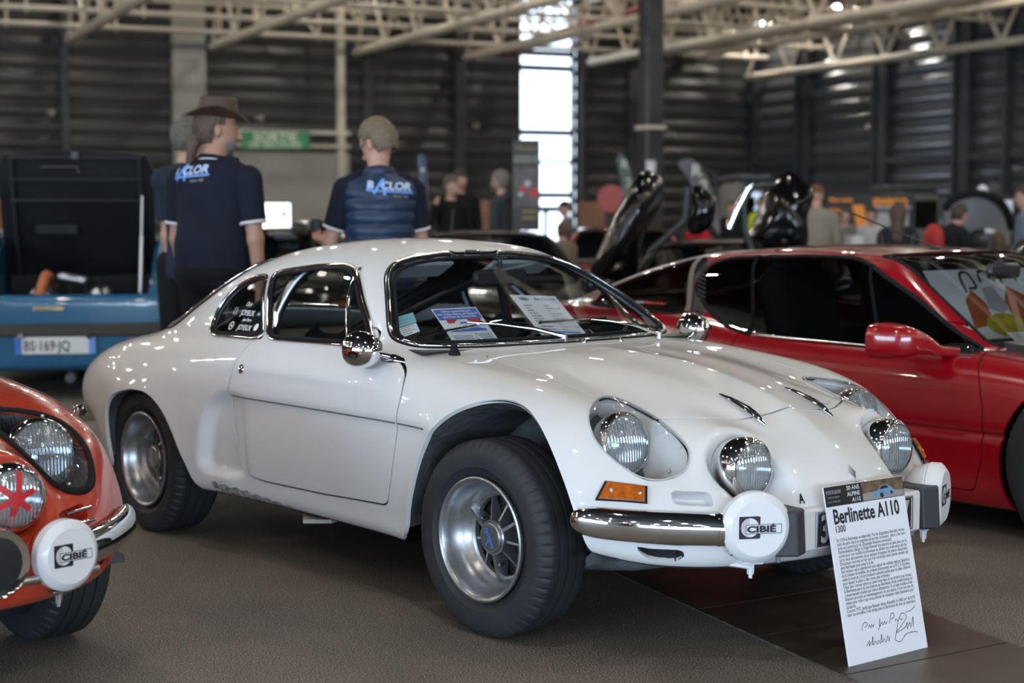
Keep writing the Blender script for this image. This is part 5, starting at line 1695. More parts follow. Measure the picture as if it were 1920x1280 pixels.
GO['hatch'] = roundpoly([(-2.25, -.42), (-2.25, .42), (-2.9, .55), (-3.1, .50), (-3.1, -.50), (-2.9, -.55)], .05, 4)
GO['door'] = roundpoly([(-.53, .72), (-.49, .685), (-.44, .60), (-.415, .50), (-.42, .30), (-.455, .17), (-1.70, .165), (-1.735, .40), (-1.72, .60), (-1.745, .74), (-1.6, .80), (-.7, .80)], .025, 4)
GM = compact(*nets(GT, (-3.5, -1.0, .06), (1.1, 1.0, 1.25), .015))
GP = {}
for a in GT.arch: _, GM = cut(GM, gXZ(a, .5), snap=.003)
def gtake(nm, g):
    global GM
    GP[nm], GM = cut(GM, g, snap=.003)
gtake('ws', gYZ(GO['ws'], -1.35)); gtake('hatch', gXY(GO['hatch'], .72))
for sd, nm in ((-1, 'R'), (1, 'L')):
    gtake('side' + nm, gXZ(GO['side'], .3, sd)); gtake('strip' + nm, gXZ(GO['strip'], .3, sd)); gtake('rear' + nm, gXZ(GO['rear'], .3, sd))
for sd, nm in ((-1, 'R'), (1, 'L')):
    GP['door' + nm], GM = gapcut(GM, gXZ(GO['door'], .5, sd), .003)
GP['body'] = GM
M['grille'] = mat('grille', (.03, .03, .033), .5); M['grey_trim'] = mat('grey_trim', (.13, .115, .10), .45)

def fit_wedge(root, paint, text_on=True):
    body = build_tris('body_shell', GP['body'], paint, root, fnorm(GP['body'], GT), flange(GP['body'], .014))
    ds = {}
    for nm in 'RL':
        ds[nm] = build_tris('door', GP['door' + nm], paint, root, fnorm(GP['door' + nm], GT), flange(GP['door' + nm], .014))
        mb = MB()
        for P, N, c in looppts(GP['door' + nm], minlen=.3, smooth=1):
            Q, n = resample(P, .02, c, N); mb.sweep(Q - n * .007, .003, N=n, closed=c, prof=4, ry=.006)
        mb.build('gap_seal', M['seam'], ds[nm])
    ws = build_tris('windscreen', pane_from(GP['ws'], .004), M['pane_mid'], root); trim('rubber_seal', GP['ws'], M['rubber'], ws, .004, .010, .001)
    ht = build_tris('rear_hatch_glass', pane_from(GP['hatch'], .004), M['pane_dark'], root); trim('hatch_trim', GP['hatch'], M['steel'], ht, .005, .010, .002)
    for sd, nm in ((-1, 'R'), (1, 'L')):
        sw = build_tris('side_window', pane_from(GP['side' + nm], .003), M['pane_dark'], ds[nm]); trim('rubber_seal', GP['side' + nm], M['rubber'], sw, .004, .011, .001)
        rq = build_tris('quarter_window', pane_from(GP['rear' + nm], .003), M['pane_dark'], root); trim('rubber_seal', GP['rear' + nm], M['rubber'], rq, .004, .009, .001)
        build_tris('vent_strip', pane_from(GP['strip' + nm], .002), M['grille'], root)
        def strip(a, b, m, name, w, par, lift=.004, n=10):
            P = []; N = []
            for t in np.linspace(0, 1, n):
                x, z = a[0] + (b[0] - a[0]) * t, a[1] + (b[1] - a[1]) * t; y = surf_y(x, z, sd, GT); nn = snorm((x, y, z), GT)
                P.append(np.array([x, y, z]) + nn * lift); N.append(nn)
            return MB().sweep(P, .004, N=N, prof=4, ry=w).build(name, m, par, smooth=None)
        strip((-2.26, 1.022), (-2.135, .775), M['grey_trim'], 'pillar_bar', .020, root)
        mb = MB()
        for t in np.linspace(.06, .94, 12):
            x, z = -2.18 + .13 * t, 1.0 - .235 * t; y = surf_y(x, z, sd, GT); nn = snorm((x, y, z), GT)
            mb.box(np.array([x, y, z]) + nn * .003, (.055, .006, .006), basis((.9, 0, -.3), nn, np.cross((.9, 0, -.3), nn)))
        mb.build('vent_louvre', M['black_plastic'], root)
        strip((-1.875, 1.036), (-1.690, .700), M['black_trim'], 'window_post', .012, ds[nm]); strip((-1.20, 1.010), (-.985, .690), M['black_trim'], 'window_post', .010, ds[nm])
        strip((-1.66, .697), (-.53, .680), M['steel'], 'waist_trim', .004, ds[nm], n=24)
        # mirror in body colour
        e = empty('wing_mirror'); e.parent = root
        mb = MB()
        P = [(-.62, surf_y(-.62, .69, sd, GT), .692), (-.64, sd * .86, .700), (-.665, sd * .93, .728), (-.70, sd * .985, .738), (-.755, sd * 1.0, .738), (-.80, sd * 1.0, .738)]
        mb.sweep(crspline(P, 5, False), np.interp(np.linspace(0, 1, 26), [0, .2, .4, .6, .85, 1], [.02, .022, .042, .064, .072, .070]), N=np.tile([0, 0, 1.0], (26, 1)), prof=20, ry=np.interp(np.linspace(0, 1, 26), [0, .2, .4, .6, .85, 1], [.03, .035, .05, .075, .098, .098]), power=.6)
        mb.build('mirror_shell', paint, e, smooth=50)
    if text_on:
        for body_, m, x, w in (('V6', M['white_plastic'], -2.545, .10), ('turbo', M['red_ink'], -2.465, .2)):
            y = surf_y(x, .80, -1, GT); n = snorm((x, y, .80), GT); rt = nrm(np.cross([0, 0, 1], n)); rt = -rt if rt[0] < 0 else rt; up = np.cross(n, rt)
            text(body_, .062, 'side_lettering', m, root, np.stack([rt, up, n], 1), np.array([x, y, .80]) + n * .004, shear=.25, bold=.0012, depth=.0003, xs=1.05)
    for sd in (-1, 1):
        for xx in (0.0, -2.34):
            e, o = make_wheel(.31, .21, root)
            e.location = (xx, sd * .80, .31); e.rotation_euler = (0, .4, 0 if sd < 0 else math.pi)
            MB().lathe([(.342, -.10), (.342, .14), (.0, .14)], 40, c=(xx, sd * .72, .29), axis=(0, -sd, 0)).build('wheel_arch_liner', M['under'], root, smooth=40)
    # nose: lamp glasses, black bumper strip, indicators
    for sd in (-1, 1):
        P = []
        for y in np.linspace(.30, .74, 10): z = .485; P.append((surf_x(y * sd, z, GT) + .002, y * sd, z))
        MB().sweep(P, .006, N=[(1, 0, .5)] * 10, prof=6, ry=.05).build('headlamp_glass', M['pane_dark'], root, smooth=40)
        P = [(surf_x(y * sd, .36, GT) + .002, y * sd, .36) for y in np.linspace(.50, .78, 8)]
        MB().sweep(P, .008, N=[(1, 0, 0)] * 8, prof=6, ry=.024).build('turn_signal', M['amber'], root, smooth=40)
    P = [(surf_x(y, .29, GT) + .002, y, .29) for y in np.linspace(-.70, .70, 20)]
    MB().sweep(P, .008, N=[(1, 0, 0)] * 20, prof=6, ry=.03).build('nose_strip', M['black_trim'], root, smooth=40)
    # cabin
    MB().prism([(-.5, .25), (-.42, .60), (-.62, .69), (-.95, .68), (-.98, .45), (-1.2, .40), (-2.05, .42), (-2.1, .66), (-3.0, .74), (-3.05, .25)], 0, 1, -.70, .70).build('cabin_trim', M['black_plastic'], root, smooth=None)
    for y in (-.36, .36):
        e = empty('seat', (-1.6, y, .05)); e.parent = root
        MB().box((.16, 0, .40), (.5, .48, .16), basis((1, 0, .15), (0, 1, 0), (-.15, 0, 1)), bevel=.06).build('seat_cushion', M['seat'], e, smooth=60)
        MB().box((-.13, 0, .66), (.14, .48, .58), basis((1, 0, .25), (0, 1, 0), (-.25, 0, 1)), bevel=.06).build('seat_back', M['seat'], e, smooth=60)
        MB().box((-.21, 0, .955), (.09, .27, .13), basis((1, 0, .2), (0, 1, 0), (-.2, 0, 1)), bevel=.04).build('headrest', M['seat'], e, smooth=60)
    MB().box((-.92, .0, .985), (.03, .24, .07), bevel=.02).tube([(-.92, 0, 1.0), (-.95, 0, 1.05)], .01).build('cabin_mirror', M['black_plastic'], root, smooth=40)
    V, T = GP['body']; N = fnorm(GP['body'], GT); k = (V[:, 2] > .80)[T].all(1)
    build_tris('headliner', compact(V - N * .02, T[k][:, ::-1]), M['dark_cloth'], root)
    for y0 in (-.45, .02):
        mb = MB(); Q = []
        for t in np.linspace(0, 1, 10): 
            y, z = y0 + .45 * t, .725 + .04 * t; x = surf_x(y, z, GT); Q.append((x + .012, y, z))
        mb.sweep(Q, .009, prof=6, ry=.012).build('wiper', M['black_plastic'], root, smooth=50)
    MB().prism([(-.47, .66), (-.33, .70), (-.36, .715), (-.5, .73)], 0, 1, -.62, .62).build('scuttle_panel', M['black_plastic'], root)
    return body, ds, ws
M['pane_mid'] = glass('pane_mid', (.52, .55, .55), .9)
def c2ang(): return -.874792
red_wedge = frame('sports_car', c2w((.47, 2.53, 0)), CR, 'red wedge coupe with dark glass and red mirrors parked right beside the white car', 'car', 'sports cars on show')
fit_wedge(red_wedge, M['red_paint'])
MB().box((-1.05, -.32, 1.085), (.04, .035, .012), bevel=.004).tube([(-1.05, -.32, 1.09), (-1.62, -.30, 1.27)], .004, 6).build('roof_aerial', M['black_plastic'], red_wedge)
# poster propped up inside the windscreen of the wedge
def g2w(p): return c2w((p[0] + .47, p[1] + 2.53, p[2]))
PO, ps, pw_, ph_ = quad_frame('poster_board', g2w((-.90, -.30, .695)), g2w((-.80, .42, .70)), g2w((-1.14, -.22, .985)), 'poster with orange and yellow shapes propped behind the red wedge coupe\'s windscreen', 'poster', .006, M['paper'])
M['poster_orange'] = mat('poster_orange', (.55, .13, .03), .6, noise=(12, .6, (.35, .08, .02))); M['poster_yellow'] = mat('poster_yellow', (.62, .47, .03), .6, noise=(14, .5))
polys([[(pw_ * .14, ph_ * .15), (pw_ * .20, ph_ * .55), (pw_ * .30, ph_ * .70), (pw_ * .36, ph_ * .5), (pw_ * .33, ph_ * .2)], [(pw_ * .52, ph_ * .12), (pw_ * .52, ph_ * .5), (pw_ * .62, ph_ * .74), (pw_ * .76, ph_ * .55), (pw_ * .66, ph_ * .15)]], .0006, 'orange_shape', M['poster_orange'], PO)
polys([circle(pw_ * .42, ph_ * .18, pw_ * .16, 24, ph_ * .17)], .0010, 'yellow_shape', M['poster_yellow'], PO)
polys([[(pw_ * .36, ph_ * .42), (pw_ * .40, ph_ * .72), (pw_ * .50, ph_ * .74), (pw_ * .53, ph_ * .42), (pw_ * .45, ph_ * .34)]], .0008, 'grey_shape', M['grey_ink'], PO)
mb = MB()
for st in ([(.25, .66), (.28, .92), (.35, .94), (.36, .74), (.29, .72)], [(.42, .80), (.45, .95), (.52, .95), (.55, .80)], [(.60, .78), (.63, .95), (.72, .95), (.74, .80)]): ribbon([(a * pw_, b * ph_) for a, b in st], .014, .0012, mb)
mb.build('dark_strokes', M['ink'], PO, fixn=False)
NT, ns, nw, nh = quad_frame('price_card', g2w((-.62, -.36, .715)), g2w((-.585, -.24, .715)), g2w((-.67, -.345, .745)), 'small white card on the red wedge coupe\'s dashboard', 'card', .002, M['paper'], partname='card')
rects([(nw * .1, nw * .85, nh * .6, nh * .7), (nw * .1, nw * .7, nh * .35, nh * .45)], .0006, 'print', M['grey_ink'], NT)

# ------------------------------------------------------------------ the orange-red berlinette at the left edge
red_ber = frame('sports_car', np.array([-1.90, 4.355, 0]), CR, 'orange-red rally coupe with taped nose lamp, cut off at the left edge', 'car', 'sports cars on show')
fit_berlinette(red_ber, M['orange_paint'], red=True)
spot_lamp(red_ber, (.772, .417, .39), M['orange_paint'], 1).rotation_euler = (0, 0, .18)
def dark_lamp(root, y):
    e = empty('auxiliary_lamp', (.80, y, .40)); e.parent = root; e.rotation_euler = (0, 0, .1)
    MB().lathe([(.075, .0), (.083, .003), (.086, -.012), (.080, -.05), (.05, -.10), (.0, -.11)], 40, axis=(1, 0, 0)).build('lamp_shell', M['chrome'], e, smooth=40)
    MB().lathe([(.0, .004), (.05, .003), (.076, -.002)], 32, axis=(1, 0, 0)).build('lamp_cover', M['black_plastic'], e, smooth=40)
dark_lamp(red_ber, .215); dark_lamp(red_ber, -.215); spot_lamp(red_ber, (.772, -.417, .39), M['orange_paint'], -1).rotation_euler = (0, 0, -.2)
MB().tube([(.74, -.5, .345), (.76, 0, .33), (.74, .5, .345)], .012, 8).build('lamp_bar', M['steel'], red_ber, smooth=50)
for sd in (-1, 1):
    for dz in (.0, -.030):
        x0, x1 = surf_x(.47 * sd, .468 + dz), surf_x(.565 * sd, .468 + dz)
        MB().tube([(x0 + .008, .47 * sd, .468 + dz), (x1 + .008, .565 * sd, .468 + dz)], .005, 8).build('nose_bar', M['chrome'], red_ber, smooth=50)
# red tape stars on the nose lamps
M['tape'] = mat('tape', (.55, .02, .03), .55)
for sd in (-1, 1):
    mb = MB()
    for a in (.35, 1.35, 2.45):
        ca, sa = math.cos(a), math.sin(a)
        P = [(.657 + .022 - .016 * abs(t) ** 2, .319 * sd + ca * .068 * t, .529 + sa * .068 * t) for t in np.linspace(-1, 1, 7)]
        mb.sweep(P, .0008, N=[(1, 0, 0)] * 7, prof=4, ry=.0105)
    mb.build('lamp_tape', M['tape'], red_ber)
# ------------------------------------------------------------------ people
def sd_cone(P, a, b, ra, rb):
    a, b = np.asarray(a, float), np.asarray(b, float)
    ab = b - a; t = np.clip((P - a) @ ab / max(ab @ ab, 1e-9), 0, 1)
    return np.linalg.norm(P - a - t[:, None] * ab, axis=1) - (ra + (rb - ra) * t)
def sd_ell(P, c, r, R=None):
    q = P - np.asarray(c, float)
    if R is not None: q = q @ R
    r = np.asarray(r, float); k0 = np.linalg.norm(q / r, axis=1); k1 = np.linalg.norm(q / (r * r), axis=1)
    return k0 * (k0 - 1) / np.maximum(k1, 1e-6)
class Blend:
    def __init__(self): self.p = []
    def cone(self, a, b, ra, rb, k=.03): self.p.append(('c', np.array(a, float), np.array(b, float), ra, rb, k)); return self
    def ell(self, c, r, R=None, k=.03): self.p.append(('e', np.array(c, float), np.array(r, float), R, None, k)); return self
    def __call__(self, P):
        f = None
        for t in self.p:
            d = sd_cone(P, t[1], t[2], t[3], t[4]) if t[0] == 'c' else sd_ell(P, t[1], t[2], t[3])
            f = d if f is None else smin(f, d, t[5])
        return f
    def bounds(self, pad):
        lo, hi = np.full(3, 9.), np.full(3, -9.)
        for t in self.p:
            if t[0] == 'c':
                for q, r in ((t[1], t[3]), (t[2], t[4])): lo = np.minimum(lo, q - r); hi = np.maximum(hi, q + r)
            else:
                r = max(t[2]); lo = np.minimum(lo, t[1] - r); hi = np.maximum(hi, t[1] + r)
        return lo - pad, hi + pad
def Ry(a): c, s = math.cos(a), math.sin(a); return np.array([[c, 0, s], [0, 1, 0], [-s, 0, c]])

SKIN = [mat('skin_fair', (.52, .30, .22), .5, noise=(12, .15)), mat('skin_tan', (.42, .23, .16), .5, noise=(12, .15))]
HAIRM = {}
def hairmat(c):
    if c not in HAIRM: HAIRM[c] = mat('hair', c, .6, noise=(70, .5), bump=(120, .6, .004))
    return HAIRM[c]
CLOTH = {}
def cloth(c, b=0.3):
    if c not in CLOTH: CLOTH[c] = mat('cloth', c, .85, spec=.2, noise=(5, .2), bump=(14, b, .03))
    return CLOTH[c]

def person(pos, face, H, label, top, trousers, hair=None, skin=0, res=.013, head_yaw=0.0, head_pitch=0.0, lean=0.0,
           arms=((.05, 0, -1), (.05, 0, -1)), fore=((.25, 0, -1), (.25, 0, -1)), sleeve='short', band=None, collar=None, vest=None, hat=None, beard=None,
           glasses=False, long_hair=False, build=1.0, hood=False, group=None, fingers=True):
    """standing figure; faces along 'face' (world angle). arms / fore: directions of upper arm and forearm for the left and right side
    (x forward, y outwards, z up)."""
    k = H / 1.78
    e = empty('person', (pos[0], pos[1], 0), face, label, 'person', group)
    up = np.array([math.sin(lean), 0, math.cos(lean)]); hipc = np.array([0, 0, .95 * k])
    def tz(h): return hipc + up * (h - .95) * k       # a height along the leaning spine
    fw = np.array([math.cos(lean), 0, -math.sin(lean)])
    B = Blend(); bw_ = build
    # legs
    legs = []
    for s in (-1, 1):
        hip, kn, an = hipc + [0, .09 * k * s, -.03], np.array([.015, .105 * k * s, .50 * k]), np.array([-.02, .115 * k * s, .085 * k])
        legs.append((hip, kn, an))
    hd = tz(1.655) + fw * .035 * k
    neckb, neckt = tz(1.45) - fw * .01, tz(1.56) + fw * .015
    cy, sy = math.cos(head_yaw), math.sin(head_yaw)
    Rh = np.array([[cy, -sy, 0], [sy, cy, 0], [0, 0, 1.]]) @ Ry(head_pitch + lean * .6)
    def hp(x, y, z): return hd + Rh @ (np.array([x, y, z]) * k)
    B.ell(tz(1.28), np.array([.115, .165 * bw_, .19]) * k, Ry(lean)); B.ell(tz(1.05), np.array([.115 * bw_, .150 * bw_, .17]) * k, Ry(lean), .06); B.ell(tz(.93), np.array([.115, .165, .12]) * k, None, .05)
    B.cone(tz(1.40) + [0, -.13 * k, 0], tz(1.40) + [0, .13 * k, 0], .075 * k, .075 * k, .06)
    B.cone(neckb, neckt, .062 * k, .056 * k, .03)
    for hip, kn, an in legs:
        B.cone(hip, kn, .088 * k, .058 * k, .03); B.cone(kn, an, .055 * k, .036 * k, .02); B.cone(an + [0, 0, -.03], an + [.15 * k, 0, -.055 * k], .035 * k, .026 * k, .02)
    # head with a face
    B.ell(hp(-.005, 0, .025), np.array([.098, .077, .108]) * k, Rh, .02); B.ell(hp(.025, 0, -.045), np.array([.070, .060, .078]) * k, Rh, .03)
    B.cone(hp(.085, 0, .0), hp(.112, 0, -.032), .010 * k, .015 * k, .012)
    for s in (-1, 1): B.ell(hp(-.005, .079 * s, -.012), np.array([.020, .009, .032]) * k, Rh, .006)
    B.cone(hp(.082, -.03, .022), hp(.082, .03, .022), .011 * k, .011 * k, .02)
    A = []
    for i, s in enumerate((1, -1)):
        u = np.array(arms[i], float); u[1] *= s; f = np.array(fore[i], float); f[1] *= s
        sh = tz(1.385) + np.array([0, .182 * bw_ * s, 0]) * k; u = nrm(u); f = nrm(f)
        el = sh + u * .29 * k; wr = el + f * .255 * k; A.append((sh, el, wr, f, s))
        B.cone(sh, el, .054 * k, .040 * k, .05); B.cone(el, wr, .040 * k, .027 * k, .02)
        # hand: palm, four fingers, thumb
        side = np.cross(f, [0, 0, 1.0]); side = nrm(side) if np.linalg.norm(side) > .2 else np.array([1.0, 0, 0])
        nn = np.cross(side, f) * s
        if abs(f[2]) > .75: side = np.array([1.0, 0, 0]) - f * f[0]; side = nrm(side); nn = np.cross(f, side)
        kn_ = wr + f * .085 * k
        B.ell(wr + f * .045 * k, np.array([.050, .038, .020]) * k, np.stack([f, side, np.cross(f, side)], 1), .015)
        if fingers:
            fr = max(.0085 * k, res * .75)
            for j, (o, l) in enumerate(((-.030, .062), (-.010, .074), (.010, .078), (.030, .068))):
                b0 = kn_ + side * o * k * (1 if j else 1) ; m1 = b0 + (f * .9 + nn * .35) * l * .55 * k; m2 = m1 + (f * .6 + nn * .8) * l * .5 * k
                B.cone(b0, m1, fr, fr * .95, .006); B.cone(m1, m2, fr * .95, fr * .8, .003)
            t0 = wr + f * .02 * k + side * .03 * k; t1 = t0 + (side * .8 + f * .55) * .045 * k; B.cone(t0, t1, fr * 1.15, fr, .01); B.cone(t1, t1 + (f * .95 + nn * .2) * .032 * k, fr, fr * .8, .004)
    lo, hi = B.bounds(.03)
    Mx = compact(*nets(B, lo, hi, res, 2))
    body = build_tris('body', Mx, SKIN[skin], e)
    # clothes: the same limbs, looser
    def garment(name, m, prims, cuts, k_=.05, rs=None, mod=None):
        G = Blend(); [getattr(G, p[0])(*p[1:]) for p in prims]
        F = (lambda P: G(P) + mod(P)) if mod else G
        l, h_ = G.bounds(.03); g = compact(*nets(F, l, h_, rs or res, 2)); gs = []
        for c in cuts: _, g = cut(g, lambda P, c=c: -c(P), snap=.003)
        o = build_tris(name, g, m, e, extra=flange(g, .012)); return o, g
    # trousers
    pr = [('ell', tz(.93), np.array([.135 * bw_, .178 * bw_, .13]) * k)]
    for hip, kn, an in legs: pr += [('cone', hip, kn, .105 * k, .078 * k, .03), ('cone', kn, an, .078 * k, .068 * k, .03)]
    garment('trousers', cloth(trousers), pr, [lambda P: P[:, 2] - 1.0 * k, lambda P: .07 * k - P[:, 2]])
    for hip, kn, an in legs:
        MB().ball(an + np.array([.06 * k, 0, -.045 * k]), (.145 * k, .050 * k, .045 * k), 14, 8).build('shoe', M['black_plastic'], e, smooth='all')
    # top
    c_top, hem = top
    infl = .016 if vest is None else .012
    pr = [('ell', tz(1.27), np.array([.118 + infl, (.168 + infl) * bw_, .21]) * k, Ry(lean)), ('ell', tz(1.05), np.array([(.125 + infl) * bw_, (.160 + infl) * bw_, .22]) * k, Ry(lean), .06), ('ell', tz(.90), np.array([.128 + infl, .168 * bw_ + infl, .14]) * k, None, .06),
          ('cone', tz(1.405) + [0, -.13 * k, 0], tz(1.405) + [0, .13 * k, 0], .080 * k + infl * .6, .080 * k + infl * .6, .06), ('cone', neckb, neckb + (neckt - neckb) * .5, .072 * k, .066 * k, .04)]
    cuts = [lambda P: hem * k - P[:, 2], lambda P: (P - (neckb + (neckt - neckb) * .42)) @ nrm(neckt - neckb)]
    sleeves = []
    shirt, g = garment('shirt' if sleeve == 'short' else 'jacket', cloth(c_top), pr, cuts)
    for sh, el, wr, f, s in A:
        u = nrm(el - sh); q = [('cone', sh - u * .01, sh + u * .22 * k, .076 * k, .064 * k, .03)]
        if sleeve == 'short': cu = [lambda P, sh=sh, u=u: (P - sh) @ u - .205 * k]
        else:
            q = [('cone', sh, el, .070 * k, .054 * k, .03), ('cone', el, wr, .054 * k, .042 * k, .03)]; cu = [lambda P, wr=wr, f=f: (P - wr) @ f + .01]
        so, sg_ = garment('sleeve', cloth(c_top), q, cu)
        if band:
            for P, N, c in looppts(sg_, minlen=.15, smooth=2):
                Q, n = resample(P, .012, c, N); MB().sweep(Q + n * .001, .004, N=n, closed=c, prof=6, ry=.008).build('sleeve_band', cloth(band), e, smooth='all')
    if band:
        for P, N, c in looppts(g, minlen=.15, smooth=2):
            ctr = P.mean(0)
            if ctr[2] < (hem + .05) * k: continue
            mb = MB(); Q, n = resample(P, .012, c, N)
            isneck = np.linalg.norm(ctr - neckb) < .16 * k and abs(ctr[1]) < .08 * k
            if isneck: 
                mb.sweep(Q + [0, 0, .004], .014, N=np.tile(up, (len(Q), 1)), closed=c, prof=6, ry=.006); mb.build('collar', cloth(c_top), e, smooth='all')
                MB().sweep(Q + n * .004 + up * -.010, .003, N=n, closed=c, prof=6, ry=.005).build('collar_stripe', cloth(band), e, smooth='all')
    elif collar:
        P = neckb + (neckt - neckb) * .25; a = np.linspace(0, 2 * np.pi, 24, endpoint=False)
        MB().sweep(P + .070 * k * np.stack([np.cos(a), np.sin(a), np.cos(a) * -.25], 1), .024 * k, N=np.tile(up, (24, 1)), closed=True, prof=8, ry=.012).build('collar', cloth(collar), e, smooth='all')
    if hood:
        MB().ball(neckb - fw * .06 * k + up * .02, (.07 * k, .13 * k, .075 * k), 16, 10).build('hood', cloth(c_top), e, smooth='all')
    if vest is not None:
        c_v, m_v = vest
        pr = [('ell', tz(1.27), np.array([.155, .200 * bw_, .22]) * k, Ry(lean)), ('ell', tz(1.05), np.array([.158 * bw_, .198 * bw_, .22]) * k, Ry(lean), .06), ('ell', tz(.90), np.array([.155, .195, .12]) * k, None, .06),
              ('cone', tz(1.395) + [0, -.125 * k, 0], tz(1.395) + [0, .125 * k, 0], .098 * k, .098 * k, .06), ('cone', neckb, neckt, .085 * k, .072 * k, .04)]
        cuts = [lambda P: .86 * k - P[:, 2], lambda P: (P - neckb) @ nrm(neckt - neckb) - .055 * k]
        for sh, el, wr, f, s in A: cuts.append(lambda P, sh=sh, s=s: np.maximum(P[:, 1] * s - .205 * k * bw_, 0) * 0 + (P[:, 1] * s - (.195 * k * bw_)) )
        quilt = lambda P: .011 * np.abs(np.cos(np.pi * (P[:, 2] - .02) / (.068 * k))) ** .6 * -1 * sstep(1.45 * k, 1.40 * k, P[:, 2]) + .006
        vo, g = garment('quilted_vest', m_v, pr, cuts, rs=.009, mod=quilt)
        P = neckb + (neckt - neckb) * .30; a = np.linspace(0, 2 * np.pi, 24, endpoint=False)
        MB().sweep(P + .078 * k * np.stack([np.cos(a), np.sin(a), np.cos(a) * -.2], 1), .030 * k, N=np.tile(up, (24, 1)), closed=True, prof=8, ry=.012).build('vest_collar', m_v, e, smooth='all')
    # eyes, brows, mouth
    ey, br = MB(), MB()
    for s in (-1, 1):
        MB().ball(hp(.0765, .031 * s, .004), .0115 * k, 10, 8).build('eye', M['eye_white'], e, smooth='all')
        br.ball(hp(.084, .0312 * s, .004), .0068 * k, 8, 6)
    br.build('iris', M['ink'], e, smooth='all')
    mb = MB()
    for s in (-1, 1): mb.tube([hp(.094, .012 * s, .030), hp(.090, .034 * s, .034), hp(.078, .050 * s, .026)], .0045 * k, 6)
    mb.build('eyebrow', hairmat(hair or (.05, .035, .025)), e, smooth='all')
    MB().tube([hp(.080, -.024, -.074), hp(.0935, 0, -.072), hp(.080, .024, -.074)], .005 * k, 6).build('mouth', M['lip'], e, smooth='all')
    if hair:
        Hh = Blend(); Hh.ell(hp(-.014, 0, .040), np.array([.108, .088, .108]) * k, Rh).ell(hp(-.045, 0, -.01), np.array([.078, .083, .095]) * k, Rh, .04)
        cuts = [lambda P: .0 - np.minimum(0, 0) + np.minimum((P - hp(.030, 0, 0)) @ Rh[:, 0], (hp(0, 0, .062) - P) @ Rh[:, 2]), lambda P: (hp(0, 0, -.075) - P) @ Rh[:, 2]]
        for s in (-1, 1): cuts.append(lambda P, s=s: np.minimum.reduce([((P - hp(.0, 0, 0)) @ Rh[:, 0]) + .030 * k, (hp(0, 0, .022) - P) @ Rh[:, 2], s * ((P - hp(0, 0, 0)) @ Rh[:, 1])]))
        if long_hair:
            Hh.cone(hp(-.07, 0, -.02), hp(-.11, 0, -.30), .085 * k, .075 * k, .05); cuts = cuts[:1] + cuts[2:]
        l, h_ = Hh.bounds(.03)
        hf = lambda P: Hh(P) + .0035 * np.sin(P[:, 0] * 160 + np.sin(P[:, 2] * 90)) * np.sin(P[:, 1] * 170)
        g = compact(*nets(hf, l, h_, min(res, .010), 1))
        for c in cuts: _, g = cut(g, lambda P, c=c: -c(P))
        build_tris('hair', g, hairmat(hair), e, extra=flange(g, .012))
    if beard:
        Hh = Blend(); Hh.ell(hp(.026, 0, -.070), np.array([.074, .061, .066]) * k, Rh).ell(hp(.0, 0, -.03), np.array([.055, .070, .05]) * k, Rh, .02)
        l, h_ = Hh.bounds(.03); g = compact(*nets(Hh, l, h_, .009, 1))
        _, g = cut(g, lambda P: -((P - hp(0, 0, -.052)) @ Rh[:, 2])); build_tris('beard', g, hairmat(beard), e)
    if hat == 'brim':
        hb_ = MB(); a = np.linspace(0, 2 * np.pi, 40, endpoint=False)
        rings = []
        def ring(rx, ry, z, curl=0.0, fr=0.0): return [hp(-.008 + rx * math.cos(t), ry * math.sin(t), z + curl * abs(math.sin(t)) ** 2.2 - fr * max(math.cos(t), 0) * .02) for t in a]
        pts = [ring(.165, .150, .060, .050, 1), ring(.162, .148, .066, .052, 1), ring(.108, .092, .070), ring(.100, .084, .120), ring(.094, .076, .158), ring(.080, .060, .166), ring(.05, .03, .150), ring(.004, .004, .147)]
        V = np.array(pts).reshape(-1, 3); n = 40
        hb_.add(V, [(i * n + j, i * n + (j + 1) % n, (i + 1) * n + (j + 1) % n, (i + 1) * n + j) for i in range(len(pts) - 1) for j in range(n)])
        under = np.array([ring(.165, .150, .060, .050, 1), ring(.10, .085, .058)]).reshape(-1, 3); hb_.add(under, [(j, n + j, n + (j + 1) % n, (j + 1) % n) for j in range(n)])
        ht = hb_.build('hat', M['leather'], e, smooth=50)
        MB().sweep(np.array(ring(.110, .094, .080)), .003, N=nrm(np.array(ring(.110, .094, .080)) - hd), closed=True, prof=6, ry=.010).build('hat_band', M['black_plastic'], ht, smooth='all')
    elif hat:
        Hh = Blend(); Hh.ell(hp(-.008, 0, .045), np.array([.112, .092, .100]) * k, Rh)
        l, h_ = Hh.bounds(.02); g = compact(*nets(Hh, l, h_, .012, 1)); _, g = cut(g, lambda P: (P - hp(0, 0, .040)) @ Rh[:, 2])
        co = build_tris('cap' if hat[0] == 'cap' else 'beanie', g, cloth(hat[1]), e, extra=flange(g, .01))
        if hat[0] == 'cap':
            P = [hp(.07, y, .043) for y in np.linspace(-.07, .07, 9)]; Q = [hp(.07 + .10 * math.cos(y / .085 * 1.3), y * .95, .030) for y in np.linspace(-.07, .07, 9)]
            V = np.array(P + Q); V2 = V + Rh[:, 2] * -.006
            MB().add(np.concatenate([V, V2]), [(i, i + 1, 10 + i, 9 + i) for i in range(8)] + [(18 + i, 18 + 9 + i, 18 + 10 + i, 19 + i) for i in range(8)] + [(9 + i, 10 + i, 28 + i, 27 + i) for i in range(8)]).build('cap_peak', cloth(hat[1]), co, smooth=60)
